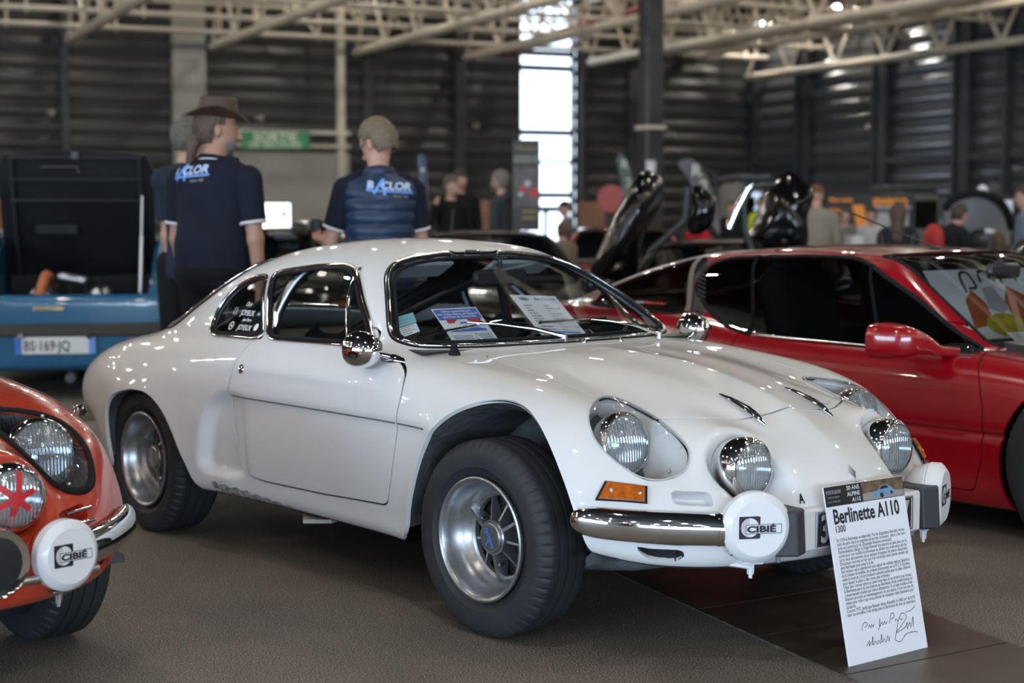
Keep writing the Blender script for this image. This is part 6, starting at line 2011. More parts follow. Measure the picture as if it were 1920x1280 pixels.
    if glasses:
        gl = MB()
        for s in (-1, 1):
            t = np.linspace(0, 2 * np.pi, 16, endpoint=False); gl.sweep(np.array([hp(.104, .032 * s + .024 * math.cos(q), .002 + .019 * math.sin(q)) for q in t]), .003, closed=True, prof=5)
            gl.tube([hp(.104, .055 * s, .008), hp(.0, .085 * s, .008)], .0025, 5)
        gl.tube([hp(.106, -.008, .004), hp(.106, .008, .004)], .003, 5); gl.build('glasses', M['black_plastic'], e, smooth='all')
    e['k'] = k
    return e, dict(shirt=shirt, hp=hp, A=A, tz=tz, k=k, garments=g if vest is not None else None)
M['eye_white'] = mat('eye_white', (.32, .29, .27), .4)
M['lip'] = mat('lip', (.34, .12, .10), .5); M['leather'] = mat('leather', (.075, .042, .026), .5, noise=(9, .45), bump=(60, .3, .004))
M['vest_navy'] = mat('vest_navy', (.011, .030, .072), .42, spec=.4, noise=(9, .15), bump=(30, .25, .01))

def on_cloth(o, e, body, size, m, name, c, right, upv, outv, **kw):
    """lettering laid on a garment: dropped along -outv onto its mesh"""
    from mathutils.bvhtree import BVHTree
    bvh = BVHTree.FromPolygons([v.co[:] for v in o.data.vertices], [tuple(p.vertices) for p in o.data.polygons])
    R = basis(right, upv, outv)
    V, F_ = text(body, size, None, None, None, R, c, depth=0.0, align='CENTER', **kw) if isinstance(body, str) else (np.array([R @ np.array([x, y, 0]) + np.array(c) for x, y in body[0]]), body[1])
    out = np.array(R[:, 2]); Q = []
    for v in V:
        h = bvh.ray_cast(Vector(v + out * .3), Vector(-out), .8)
        if h[0] is not None: last = np.array(h[0]); Q.append(last + out * .0045)
        else: Q.append(None)
    good = [q for q in Q if q is not None]; dm = np.mean([q @ out for q in good]) if good else 0
    Q = [q if q is not None else v + out * (dm - v @ out) for q, v in zip(Q, V)]
    return MB().add(Q, F_).build(name, m, o, fixn=False)
NAVY = (.010, .013, .026); WHITE = (.70, .70, .72)
M['logo_blue'] = mat('logo_blue', (.16, .34, .80), .6); M['logo_pale'] = mat('logo_pale', (.50, .62, .85), .6)
def ang(d): return math.radians(d)
def back_logo(o, e, c, right, outv, s=1.0, tilt=0.0):
    upv = np.array([0, 0, 1.0]); right = nrm(np.array(right, float)); outv = nrm(np.cross(right, upv))
    ct, st = math.cos(tilt), math.sin(tilt); r2 = right * ct + upv * st; u2 = upv * ct - right * st
    c = np.array(c, float)
    on_cloth(o, e, 'B  CLOR', .064 * s, M['logo_pale'], 'back_lettering', c, r2, u2, outv, shear=.15, bold=.002, xs=1.12)
    # slanted A with its long foot stroke
    def bar(a, b, w):
        a, b = np.array(a), np.array(b); d = nrm(b - a); n_ = np.array([-d[1], d[0]]) * w / 2; nseg = 8
        P = [a + (b - a) * t + n_ for t in np.linspace(0, 1, nseg)] + [a + (b - a) * t - n_ for t in np.linspace(0, 1, nseg)]
        return [tuple(p * s) for p in P], [(i, i + 1, nseg + i + 1, nseg + i) for i in range(nseg - 1)]
    for a, b, w in (((-.095, -.030), (-.035, .060), .016), ((-.035, .062), (-.028, -.035), .018), ((-.135, -.012), (.150, -.012), .011), ((-.135, -.012), (-.10, .018), .010)):
        on_cloth(o, e, bar(a, b, w), 0, M['logo_blue'], 'back_logo', c, r2, u2, outv)
    on_cloth(o, e, 'Depuis 1982', .019 * s, M['grey_ink'], 'back_small_lettering', c - upv * .045 * s + r2 * .07 * s, r2, u2, outv, shear=.2)

# the man in the leather hat
p = px2w(398, 401, Y=8.5)
P1_, i1 = person((p.x, p.y), ang(60), 1.79, 'man in brown brimmed hat and navy polo shirt seen from behind', (NAVY, .87), (.006, .006, .007), hair=(.10, .065, .045), skin=1, res=.010,
    head_yaw=ang(-48), head_pitch=.05, lean=.03, arms=((.05, .12, -1), (.02, .14, -1)), fore=((.35, .10, -1), (.10, .02, -1)), sleeve='short', band=WHITE, hat='brim', beard=(.20, .18, .165), build=1.22)
rt = np.array([math.cos(-ang(42)), math.sin(-ang(42)), 0])
def loc(e, v):      # world direction into the figure's own axes
    a = -e.rotation_euler[2]; return np.array([v[0] * math.cos(a) - v[1] * math.sin(a), v[0] * math.sin(a) + v[1] * math.cos(a), v[2]])
back_logo(i1['shirt'], P1_, i1['tz'](1.425) + np.array([-.3, .075, 0]), (0, -1, 0), (-1, 0, 0), .92, .06)
M['ponytail'] = hairmat((.10, .065, .045))
MB().tube([i1['hp'](-.085, 0, -.02), i1['hp'](-.125, .01, -.10), i1['hp'](-.13, .015, -.17), i1['hp'](-.115, .02, -.21)], [.034, .03, .024, .008], 10).build('hair_curls', M['ponytail'], P1_, smooth='all')
# the man in the quilted vest
p = px2w(712, 401, Y=8.8)
P2_, i2 = person((p.x, p.y), ang(103), 1.73, 'man in quilted navy vest with his back turned, looking down at his hands', (NAVY, .85), (.008, .008, .010), hair=(.20, .145, .10), skin=0, res=.010,
    head_yaw=ang(42), head_pitch=.42, lean=.06, arms=((.15, .30, -1), (.10, .2, -1)), fore=((1, .05, .05), (1, -.45, .0)), sleeve='short', band=WHITE, vest=((.014, .045, .115), M['vest_navy']), glasses=True, build=1.0)
vest_o = [o for o in P2_.children if o.name.startswith('quilted_vest')][0]
back_logo(vest_o, P2_, i2['tz'](1.40) + np.array([-.4, -.035, 0]), (0, -1, 0), (-1, 0, 0), .88, -.05)
w = i2['A'][0][2] + i2['A'][0][3] * .22 + np.array([0, 0, .03])
cm = frame('camera', np.array(P2_.matrix_basis @ Vector(w)), I3, 'small black camera held in front of the man in the vest', 'camera')
MB().box((0, 0, .035), (.05, .12, .075), rotz(.2), bevel=.008).lathe([(.03, -.02), (.03, .03), (.0, .03)], 16, c=(.03, 0, .035), axis=(1, .2, 0)).build('camera_body', M['black_plastic'], cm, smooth=30)
# grey head behind the hat
p = px2w(352, 401, Y=9.7)
person((p.x, p.y), ang(75), 1.80, 'grey-haired man mostly hidden behind the man in the hat', ((.02, .03, .05), .85), (.01, .01, .012), hair=(.14, .125, .11), res=.014, fingers=False, build=.72)
FAR = [
 (845, 20.0, -62, 1.68, 'man in black jacket holding a hand to his ear', (.008, .008, .009), (.01, .012, .02), (.10, .085, .075), dict(head_yaw=.25, head_pitch=.15, arms=((.1, .1, -1), (.45, .55, -.6)), fore=((.3, 0, -1), (.10, -.35, 1)), sleeve='long', hood=True, build=1.08)),
 (862, 21.5, -75, 1.80, 'person in a dark grey beanie behind the man holding his ear', (.008, .008, .008), (.01, .01, .01), None, dict(sleeve='long', hat=('beanie', (.06, .058, .055)), hood=True, build=1.1)),
 (942, 19.0, 160, 1.72, 'grey-haired man with glasses in a grey hooded jacket looking left', (.045, .05, .06), (.02, .02, .03), (.20, .185, .165), dict(sleeve='long', glasses=True, hood=True, beard=(.15, .13, .11))),
 (1062, 22.5, 170, 1.40, 'person in black cap and grey top by the bright window', (.16, .17, .17), (.03, .03, .04), None, dict(hat=('cap', (.012, .012, .014)), sleeve='long')),
 (1056, 16.7, 120, 1.14, 'child with brown hair in a beige and dark jacket', (.20, .17, .13), (.03, .03, .05), (.11, .055, .03), dict(sleeve='long')),
 (1531, 17.5, 85, 1.53, 'person in beige sweater and brown cap seen from behind', (.27, .24, .195), (.05, .045, .04), None, dict(hat=('cap', (.17, .075, .05)), sleeve='long', build=1.12)),
 (1428, 25.5, -80, 1.50, 'man in a bright yellow safety vest framed by the raised black door', (.50, .62, .04), (.02, .02, .03), (.08, .05, .03), dict(sleeve='long', glasses=True)),
 (1372, 25.5, -100, 1.42, 'dark-haired person in black left of the man in the yellow vest', (.012, .012, .013), (.02, .02, .02), (.03, .02, .015), dict(sleeve='long')),
 (1684, 15.2, 75, 1.33, 'person with long brown hair in a dark coat seen from behind', (.02, .022, .025), (.02, .02, .03), (.085, .05, .03), dict(sleeve='long', long_hair=True)),
 (1770, 15.9, 30, 1.36, 'man in black T-shirt bending beside the raised white bonnet', (.014, .014, .016), (.02, .02, .03), (.05, .035, .025), dict(sleeve='short', lean=.35, arms=((.5, .1, -1), (.1, .15, -1)), fore=((1, 0, -.5), (.2, 0, -1)))),
 (1872, 16.0, 100, 1.06, 'child with long brown hair at the right edge above the red roof', (.08, .02, .02), (.03, .03, .03), (.10, .06, .03), dict(sleeve='long', long_hair=True)),
 (1925, 16.4, 170, 1.50, 'person in a pale blue shirt cut by the right edge', (.22, .28, .36), (.03, .03, .05), (.06, .04, .03), dict(sleeve='short')),
 (1308, 16.2, 20, 1.30, 'person in a red top reaching past the raised black panels', (.42, .01, .02), (.02, .02, .02), (.07, .04, .03), dict(sleeve='short', arms=((.6, .2, -.6), (.6, .2, -.6)), fore=((1, 0, .3), (1, 0, .2)))),
 (1585, 22.0, -90, 1.30, 'visitor with brown hair in front of the orange and black stand', (.20, .19, .18), (.03, .03, .03), (.06, .04, .03), dict(sleeve='long')),
 (1635, 21.0, -110, 1.30, 'visitor in white by the orange stripe of the stand', (.5, .5, .5), (.03, .03, .03), (.03, .02, .02), dict(sleeve='short')),
 (10, 16.0, -60, 1.62, 'visitor in orange-brown at the far left behind the blue car', (.25, .10, .03), (.02, .02, .02), (.04, .03, .02), dict(sleeve='long')),
]
for px, Y, fa, Hh_, lb, ct, cl, hr, kw in FAR:
    p = px2w(px, 401, Y=Y)
    q = dict(arms=((.08, .12, -1), (.08, .12, -1)), fore=((.35, 0, -1), (.3, 0, -1))); q.update(kw)
    pe, ii = person((p.x, p.y), ang(fa), Hh_, lb, (ct, .84), cl, hair=hr, res=.020, skin=0, fingers=Y < 18, **q)
    if 'T-shirt' in lb:
        bp = MB().ball((-.13, 0, .98), (.08, .12, .16), 16, 12)
        o = bp.build('backpack', mat('backpack', (.40, .02, .02), .6), None, smooth='all'); o.matrix_world = pe.matrix_basis; o.data.transform(Matrix.Identity(4)); o.parent = None; tag(o, 'red backpack on the back of the man in the black T-shirt', 'backpack')
# ------------------------------------------------------------------ the blue coupe with its engine lid up
M['dark_bay'] = mat('dark_bay', (.008, .008, .009), .7); M['plate_white'] = mat('plate_white', (.72, .74, .74), .5); M['eu_blue'] = mat('eu_blue', (.05, .16, .55), .5)
M['brown_band'] = mat('brown_band', (.040, .033, .028), .6); M['hose'] = mat('hose', (.45, .13, .05), .6); M['lid_black'] = mat('lid_black', (.010, .010, .012), .6, spec=.2, noise=(3, .5))
M['gold'] = mat('gold', (.55, .45, .25), .35, metal=.8)
BY = 11.0; bx = (108 - 960) / CAM_F * BY
blue_car = empty('sports_car', (bx, BY, 0), ang(90 + 9), 'blue coupe seen from behind with its black engine lid standing open', 'car', 'sports cars on show')
# x forward (away from the camera), y left; tail panel at x = 0
def bodyF(P):
    x, y, z = P[:, 0], P[:, 1], P[:, 2]; s = np.abs(y)
    top = z - (.695 + .05 * sstep(.2, 1.2, x) - .16 * sstep(2.6, 4.2, x) * 1.2)
    side = s - (.84 - .05 * sstep(.55, .75, z) - .07 * sstep(.35, .15, z) - .12 * sstep(3.4, 4.3, x) - .06 * sstep(.25, 0, x))
    tail = -(x - .02 * np.abs(z - .5) - .04 * s * s + .02)
    f = smax(smax(side, top, .08), smax(tail, x - 4.2, .02), .06); f = smax(f, .19 - z, .04)
    cab = smax(smax(z - (1.13 - .5 * np.maximum(1.5 - x, 0) - .62 * np.maximum(x - 2.3, 0)), s - (.70 - .45 * (z - .7)), .12), np.abs(x - 1.7) - 1.75, .05)
    cab = smax(cab, .55 - z, .02)
    f = smin(f, cab, .04)
    bay = smax(smax(s - .56, np.abs(x - .95) - .86, .04), .34 - z, .04)
    return smax(f, -bay, .012)
ba = compact(*nets(bodyF, (-.2, -1, .1), (4.4, 1, 1.25), .02))
for cx in (.72, 3.0): _, ba = cut(ba, lambda P, cx=cx: np.maximum(np.hypot(P[:, 0] - cx - .3, P[:, 2] - .30) - .345, .5 - np.abs(P[:, 1])))
build_tris('body_shell', ba, M['blue_paint'], blue_car, extra=flange(ba, .02))
MB().box((-.012, 0, .462), (.05, 1.56, .085), bevel=.01).build('rear_band', M['brown_band'], blue_car)
np_ = MB().box((-.03, .02, .36), (.012, .52, .115), bevel=.003).build('number_plate', M['plate_white'], blue_car)
Rp = basis((0, -1, 0), (0, 0, 1), (-1, 0, 0))
MB().box((-.037, .258, .36), (.004, .042, .112)).build('plate_strip', M['eu_blue'], np_); MB().box((-.037, -.218, .36), (.004, .042, .112)).build('plate_strip', M['logo_blue'], np_)
text('BS·169·JQ', .092, 'plate_lettering', M['ink'], np_, Rp, (-.0375, .225, .328), xs=.80, bold=.0012, depth=.0005)
MB().box((-.028, .06, .605), (.01, .20, .028), bevel=.003).build('maker_badge', M['gold'], blue_car)
text('RENAULT', .026, 'badge_lettering', M['ink'], blue_car, Rp, (-.0345, .150, .595), xs=1.2, depth=.0006, bold=.0005)
MB().box((-.02, 0, .235), (.06, 1.5, .03), bevel=.008).build('rear_lip', M['blue_paint'], blue_car, smooth=30)
for s in (-1, 1):
    MB().box((-.02, .60 * s, .36), (.03, .30, .09), bevel=.01).build('tail_lamp', M['tail_red'] if 'tail_red' in M else M['red_ink'], blue_car)
    MB().tube([(-.03, .22 * s + .02, .425), (-.06, .22 * s + .02, .425)], .02, 10).build('plate_lamp', M['chrome'], blue_car, smooth=40)
    MB().tube([(.1, -.2 + .12 * s, .16), (-.12, -.2 + .12 * s, .15)], .032, 12).build('tail_pipe', M['mesh_grey'], blue_car, smooth=40)
    for cx in (1.02, 3.3):
        e, o = make_wheel(.30, .22, blue_car); e.location = (cx, .70 * s, .30); e.rotation_euler = (0, .3, 0 if s < 0 else math.pi)
for s in (-1, 1):
    bt = MB().prism([(.02, .60), (.06, .70), (1.62, 1.10), (1.9, 1.12), (1.9, .60)], 0, 1, min(.575 * s, .73 * s), max(.575 * s, .73 * s)).build('rear_buttress', M['blue_paint'], blue_car)
    bv = bt.modifiers.new('b', 'BEVEL'); bv.width = .03; bv.segments = 3
# open lid, hinged at the front of the bay
lid = MB(); zt = 1.69
lo = [(1.62, y, .80) for y in (-.50, -.3, 0, .3, .50)]; 
rows = []
for t in np.linspace(0, 1, 10):
    w_ = .56 + .0 * t + (-.05 * t if t > .9 else 0); z = .74 + (zt - .74) * t; x = 1.70 - .34 * t - .10 * math.sin(t * 2.4)
    rows.append([(x + .02 * (y / .5) ** 2, y, z - .03 * (y / .56) ** 2 * t) for y in np.linspace(-w_, w_, 9)])
V = np.array(rows).reshape(-1, 3); n = len(V); V2 = V + np.array([.045, 0, .01])
Fq = [(i * 9 + j, i * 9 + j + 1, (i + 1) * 9 + j + 1, (i + 1) * 9 + j) for i in range(9) for j in range(8)]
edge = [i * 9 for i in range(10)] + [81 + j for j in range(1, 9)] + [i * 9 + 8 for i in range(8, -1, -1)] + list(range(7, 0, -1))
lid.add(np.concatenate([V, V2]), Fq + [tuple(n + q for q in f)[::-1] for f in Fq] + [(edge[i], edge[(i + 1) % len(edge)], n + edge[(i + 1) % len(edge)], n + edge[i]) for i in range(len(edge))])
lo_ = lid.build('engine_lid', M['lid_black'], blue_car, smooth=40)
def lidp(t, y, d=.02): return np.array([1.70 - .34 * t - .10 * math.sin(t * 2.4) - d, y, .74 + (zt - .74) * t])
fr = MB()
for t in (.62, .78, .95): fr.tube([lidp(t, -.48), lidp(t, .48)], .014, 6)
for y in (-.46, .46): fr.tube([lidp(.05, y), lidp(.5, y), lidp(.95, y)], .018, 6)
fr.build('lid_frame', M['black_plastic'], lo_, smooth=50)
MB().tube([lidp(.88, .25, .03), lidp(.88, -.02, .03), lidp(.84, -.02, .03)], .008, 6).build('lid_rod', M['steel'], lo_)
MB().box(lidp(.97, 0, .03), (.03, .05, .05)).build('lid_latch', M['black_plastic'], lo_)
MB().box(lidp(.40, .16, .03), (.01, .30, .07), basis((1, 0, .3), (0, 1, 0), (-.3, 0, 1))).build('lid_label', M['black_plastic'], lo_)
MB().tube([(.55, -.50, .68), (.95, -.50, 1.36)], .007, 8).tube([(.55, -.50, .68), (.78, -.50, 1.07)], .011, 8).build('gas_strut', M['white_plastic'], blue_car, smooth=50)
MB().box((1.72, 0, .70), (.06, 1.1, .18), bevel=.02).build('bulkhead', M['lid_black'], blue_car)
en = empty('engine', (.8, 0, .36)); en.parent = blue_car
MB().box((0, 0, .12), (.7, .6, .28), bevel=.05).box((.1, .2, .3), (.4, .15, .10), bevel=.03).box((.1, -.2, .3), (.4, .15, .10), bevel=.03).build('engine_block', M['steel'], en, smooth=40)
MB().tube(crspline([(-.2, .20, .28), (-.15, .17, .40), (0, .16, .44), (.2, .14, .36)], 5, False), .034, 12).build('intake_hose', M['hose'], en, smooth='all')
MB().box((-.05, -.02, .42), (.2, .2, .05), basis((1, 0, 0), (0, 1, .2), (0, -.2, 1)), bevel=.015).build('filter_box', M['alloy'], en, smooth=40)
for q in range(5): MB().tube([(-.25, -.25 + .11 * q, .26), (-.1, -.2 + .1 * q, .42), (.15, -.2 + .1 * q, .38)], .010, 6).build('ignition_lead', M['rubber'], en)
# white round scoop on the far rear wing of the white car
sc = empty('wing_scoop', (-2.62, .60, .70)); sc.parent = white_car
MB().lathe([(.060, -.16), (.066, -.02), (.070, .0), (.063, .004), (.058, -.004), (.052, -.10)], 28, axis=(.97, -.2, .1), close=True).build('scoop_ring', M['white_paint'], sc, smooth='all')
MB().lathe([(.058, -.02), (.0, -.02)], 28, axis=(.97, -.2, .1)).build('scoop_mouth', M['mesh_grey'], sc)

# ------------------------------------------------------------------ more cars in the hall
def recolour(root, pairs):
    def go(o):
        for i, s in enumerate(o.material_slots):
            for a, b in pairs:
                if s.material is M[a]:
                    s.link = 'OBJECT'; s.material = M[b]
        for c in o.children: go(c)
    go(root)
SKIP = ('cabin_trim',)
def more_car(src, px, Y, rz, label, pairs, sc=1.0):
    c = copy_tree(src); p = px2w(px, 401, Y=Y); c.location = (p.x, p.y, 0); c.rotation_euler = (0, 0, rz); c.scale = (sc, sc, sc)
    tag(c, label, 'car', 'sports cars on show'); recolour(c, pairs); return c
M['dark_brown_paint'] = mat('dark_brown_paint', (.022, .016, .012), .2, coat=1.0)
more_car(red_wedge, 922, 13.0, ang(-88), 'black coupe whose roof shows right behind the white car', [('red_paint', 'dark_brown_paint')], 1.0)
more_car(red_wedge, 530, 16.8, ang(-84), 'black low coupe parked before the lit screens left of the man in the vest', [('red_paint', 'black_paint')])
more_car(white_car, 612, 23.5, ang(-60), 'blue rally coupe far back between the two men in navy', [('white_paint', 'blue_paint')])
more_car(red_wedge, 1180, 18.0, ang(-90), 'bright red coupe behind the raised black panels', [])
more_car(red_wedge, 2230, 12.0, ang(-90), 'white coupe showing a wing at the right edge over the red roof', [('red_paint', 'white_paint')])
# the black car with panels raised
bk = more_car(red_wedge, 1340, 11.6, ang(-100), 'black supercar with doors and covers raised like wings behind the red wedge coupe', [('red_paint', 'black_paint')], .95)
M['gloss_black'] = mat('gloss_black', (.003, .003, .004), .16, spec=.3, coat=.35)
def shell_panel(name, outline, Y0, slope, parent, m, thick=.05, bulge=.12, curve=0.0, n=14):
    """thick swelling panel: outline given where it stands, bulging towards the viewer"""
    P = crspline([(*(lambda q: (q.x, q.z))(px2w(px, py, Y=Y0)),) for px, py in outline], 5)
    c = P.mean(0); rings = []
    for t in np.linspace(0, 1, 7): rings.append(c + (P - c) * (1 - t))
    V = []
    for t, R_ in zip(np.linspace(0, 1, 7), rings):
        for x, z in R_: V.append((x, Y0 + (x - c[0]) * slope + (z - c[1]) * curve - bulge * (1 - (1 - t) ** 2) + .0, z))
    V = np.array(V); k = len(P); n_ = len(V); V2 = V + [.01, thick, 0]
    Fq = [(i * k + j, i * k + (j + 1) % k, (i + 1) * k + (j + 1) % k, (i + 1) * k + j) for i in range(6) for j in range(k)]
    o = MB().add(np.concatenate([V, V2]), Fq + [tuple(n_ + q for q in f)[::-1] for f in Fq] + [(j, (j + 1) % k, n_ + (j + 1) % k, n_ + j) for j in range(k)]).build(name, m, None, smooth=60)
    mi = parent.matrix_basis.inverted()
    o.data.transform(mi); o.parent = parent
    return o
shell_panel('raised_engine_cover', [(1108, 525), (1128, 455), (1165, 375), (1196, 326), (1222, 322), (1246, 345), (1236, 395), (1215, 430), (1200, 480), (1190, 530)], 11.0, .5, bk, M['gloss_black'], .07, .22, -.35)
shell_panel('raised_bonnet', [(1288, 425), (1296, 380), (1300, 350), (1318, 352), (1338, 378), (1336, 415), (1318, 435), (1300, 440)], 11.9, -.3, bk, M['gloss_black'], .05, .06)
shell_panel('raised_door', [(1398, 470), (1412, 425), (1428, 385), (1448, 345), (1478, 322), (1500, 330), (1522, 362), (1510, 405), (1500, 470)], 12.2, -.5, bk, M['gloss_black'], .07, .16, .2)
MB().tube([np.array(bk.matrix_basis.inverted() @ px2w(*q, Y=11.3)) for q in ((1215, 475), (1245, 448), (1285, 412), (1290, 350))], .022, 8).build('cover_strut', M['black_plastic'], bk, smooth=60)
MB().tube([np.array(bk.matrix_basis.inverted() @ px2w(*q, Y=11.6)) for q in ((1366, 428), (1380, 395), (1402, 352), (1412, 346))], .020, 8, ry=.03).build('door_edge', M['chrome'], bk, smooth=60)
MB().tube([np.array(bk.matrix_basis.inverted() @ px2w(*q, Y=11.6)) for q in ((1410, 470), (1396, 430), (1395, 380), (1412, 348), (1452, 346))], .025, 8).build('door_frame', M['black_plastic'], bk, smooth=60)
# open white bonnet and campers at the right
p = px2w(1820, 401, Y=17.2); oc = empty('open_bonnet_car', (p.x, p.y, 0), 0, 'pale grey car with raised bonnet edged in black rubber at the far right', 'car')
def atY(px, py, Y, o): return np.array(px2w(px, py, Y=Y)) - np.array(o)
o_ = (p.x, p.y, 0)
M['pale_grey'] = mat('pale_grey', (.36, .37, .38), .35, coat=.5)
arc = crspline([atY(*q, 16.9, o_) for q in ((1770, 392), (1790, 372), (1830, 362), (1868, 374), (1888, 398), (1898, 430))], 6, False)
arc2 = crspline([atY(*q, 17.4, o_) for q in ((1778, 470), (1796, 450), (1832, 430), (1862, 430), (1882, 440), (1894, 462))], 6, False)
k = len(arc); MB().add(np.concatenate([arc, arc2, arc + [0, .06, .0], arc2 + [0, .06, 0]]), [(i, i + 1, k + i + 1, k + i) for i in range(k - 1)] + [(2 * k + i, 3 * k + i, 3 * k + i + 1, 2 * k + i + 1) for i in range(k - 1)] + [(i, 2 * k + i, 2 * k + i + 1, i + 1) for i in range(k - 1)]).build('raised_bonnet', M['pale_grey'], oc, smooth=60)
MB().sweep(arc, .045, prof=8).build('bonnet_seal', M['rubber'], oc, smooth='all')
MB().box((0.0, 1.0, .45), (1.5, 2.4, .62), bevel=.15).build('car_body', M['pale_grey'], oc, smooth=50)
for s in (-1, 1):
    e, o = make_wheel(.30, .2, oc); e.location = (.72 * s, .5, .30); e.rotation_euler = (0, .3, math.pi / 2 * (1 if s > 0 else -1))
def camper(px0, px1, pt, Y, label, m):
    a, b = px2w(px0, 401, Y=Y), px2w(px1, 401, Y=Y); zt = px2w(0, pt, Y=Y).z; w = b.x - a.x
    c = empty('camper_van', ((a.x + b.x) / 2, Y + 1.2, 0), 0, label, 'van')
    MB().box((0, 0, zt * .5 + .12), (w, 2.2, zt - .24), bevel=.12).build('van_body', m, c, smooth=50)
    MB().box((.05, -.05, zt + .02), (w * 1.15, 2.4, .10), bevel=.03).build('roof_hatch', M['dark_steel'], c, smooth=40)
    MB().box((0, -1.11, zt * .74), (w * .75, .02, zt * .28), bevel=.005).build('rear_window', M['pane_dark'], c)
    for sx in (-1, 1):
        e, o = make_wheel(.32, .2, c); e.location = (sx * (w / 2 - .08), -.5, .32); e.rotation_euler = (0, .2, 0)
    return c
camper(1380, 1436, 334, 26.0, 'grey van with a raised roof behind the black car\'s open door', mat('van_grey', (.15, .145, .135), .5))
camper(1690, 1770, 352, 27.0, 'grey-green van with a raised roof above the orange and black stand', mat('van_green', (.12, .125, .105), .5))

# ------------------------------------------------------------------ signs, flags, stands
M['sign_green'] = mat('sign_green', (.012, .19, .045), .45); M['sign_cream'] = mat('sign_cream', (.55, .58, .45), .6)
def facing(px0, px1, py0, py1, Y, name, label, cat, m, thick=.05, yaw=0.0, part='panel', group=None):
    a, b = px2w(px0, py1, Y=Y), px2w(px1, py1, Y=Y); t = px2w(px0, py0, Y=Y)
    cx = np.array([math.cos(yaw), math.sin(yaw), 0]); w = (b.x - a.x) / max(math.cos(yaw), .3)
    return quad_frame(name, np.array(a), np.array(a) + cx * w, np.array(a) + [0, 0, t.z - a.z], label, cat, thick, m, group, part)
SG, s_, w_, h_ = facing(452, 580, 246, 279, 40.0, 'exit_sign', 'green exit sign over the pale door reading sortie de secours', 'sign', M['sign_green'], .12, math.atan2(-HA[1], -HA[0]) * 0)
txt('SORTIE', h_ * .68, w_ * .5, h_ * .45, .005, SG, M['sign_cream'], align='CENTER', xs=1.15, bold=.012); txt('DE SECOURS', h_ * .42, w_ * .5, h_ * .08, .005, SG, M['sign_cream'], align='CENTER', xs=1.25, bold=.005)
M['screen_glow'] = emis('screen_glow', (1.0, .96, .90), 3.2)
TV, s_, w_, h_ = facing(468, 548, 378, 440, 21.5, 'display_screen', 'bright white display screen left of the man in the vest', 'screen', M['black_plastic'], .06, 0, 'screen_case')
rects([(.02, w_ - .02, .02, h_ - .02)], .004, 'screen_picture', M['screen_glow'], TV)
M['pic_red'] = emis('pic_red', (.9, .25, .15), 1.6); M['pic_blue'] = emis('pic_blue', (.25, .35, .8), 1.4)
rects([(w_ * .15, w_ * .25, h_ * .62, h_ * .8), (w_ * .72, w_ * .9, h_ * .55, h_ * .7)], .006, 'picture_red', M['pic_red'], TV); rects([(w_ * .35, w_ * .5, h_ * .52, h_ * .6)], .006, 'picture_blue', M['pic_blue'], TV)
MB().tube([(w_ / 2, 0, -.1), (w_ / 2, -.75, -.1)], .03, 8).box((w_ / 2, -.93 + h_ * 0, -.1), (.5, .04, .4)).build('screen_stand', M['dark_steel'], TV)
# roll-up banner
M['banner_dark'] = mat('banner_dark', (.045, .043, .042), .6); M['banner_gold'] = mat('banner_gold', (.30, .22, .06), .6); M['banner_photo'] = mat('banner_photo', (.13, .12, .115), .6, noise=(4, .6))
BN, s_, w_, h_ = facing(961, 1012, 262, 432, 18.6, 'roll_up_banner', 'tall dark roll-up banner with a workshop picture left of the bright window', 'banner', M['banner_dark'], .02, 0, 'banner_sheet')
txt('Motors', h_ * .085, w_ * .5, h_ * .88, .002, BN, M['banner_gold'], align='CENTER', shear=.2); txt('SUR RENDEZ-VOUS\nMECANIQUE AUTO', h_ * .042, w_ * .5, h_ * .795, .002, BN, M['sign_cream'], align='CENTER', xs=.75)
rects([(w_ * .03, w_ * .97, h_ * .26, h_ * .70)], .002, 'banner_picture', M['banner_photo'], BN)
polys([circle(w_ * .4, h_ * .46, w_ * .12), circle(w_ * .78, h_ * .42, w_ * .15)], .004, 'picture_red_shapes', M['red_ink'], BN)
for c_ in (circle(w_ * .55, h_ * .52, w_ * .12), circle(w_ * .3, h_ * .40, w_ * .09)): polys([c_], .003, 'picture_grey_shape', M['grey_ink'], BN)
rects([(w_ * .35, w_ * .9, h_ * y, h_ * (y + .022)) for y in (.20, .13)], .002, 'banner_print', M['banner_gold'], BN)
zb = BN.location.z; MB().box((w_ / 2, -zb + .05, -.02), (w_ * 1.08, .10, .22)).tube([(w_ / 2, -zb + .05, -.04), (w_ / 2, h_, -.04)], .015, 6).build('banner_stand', M['steel'], BN)
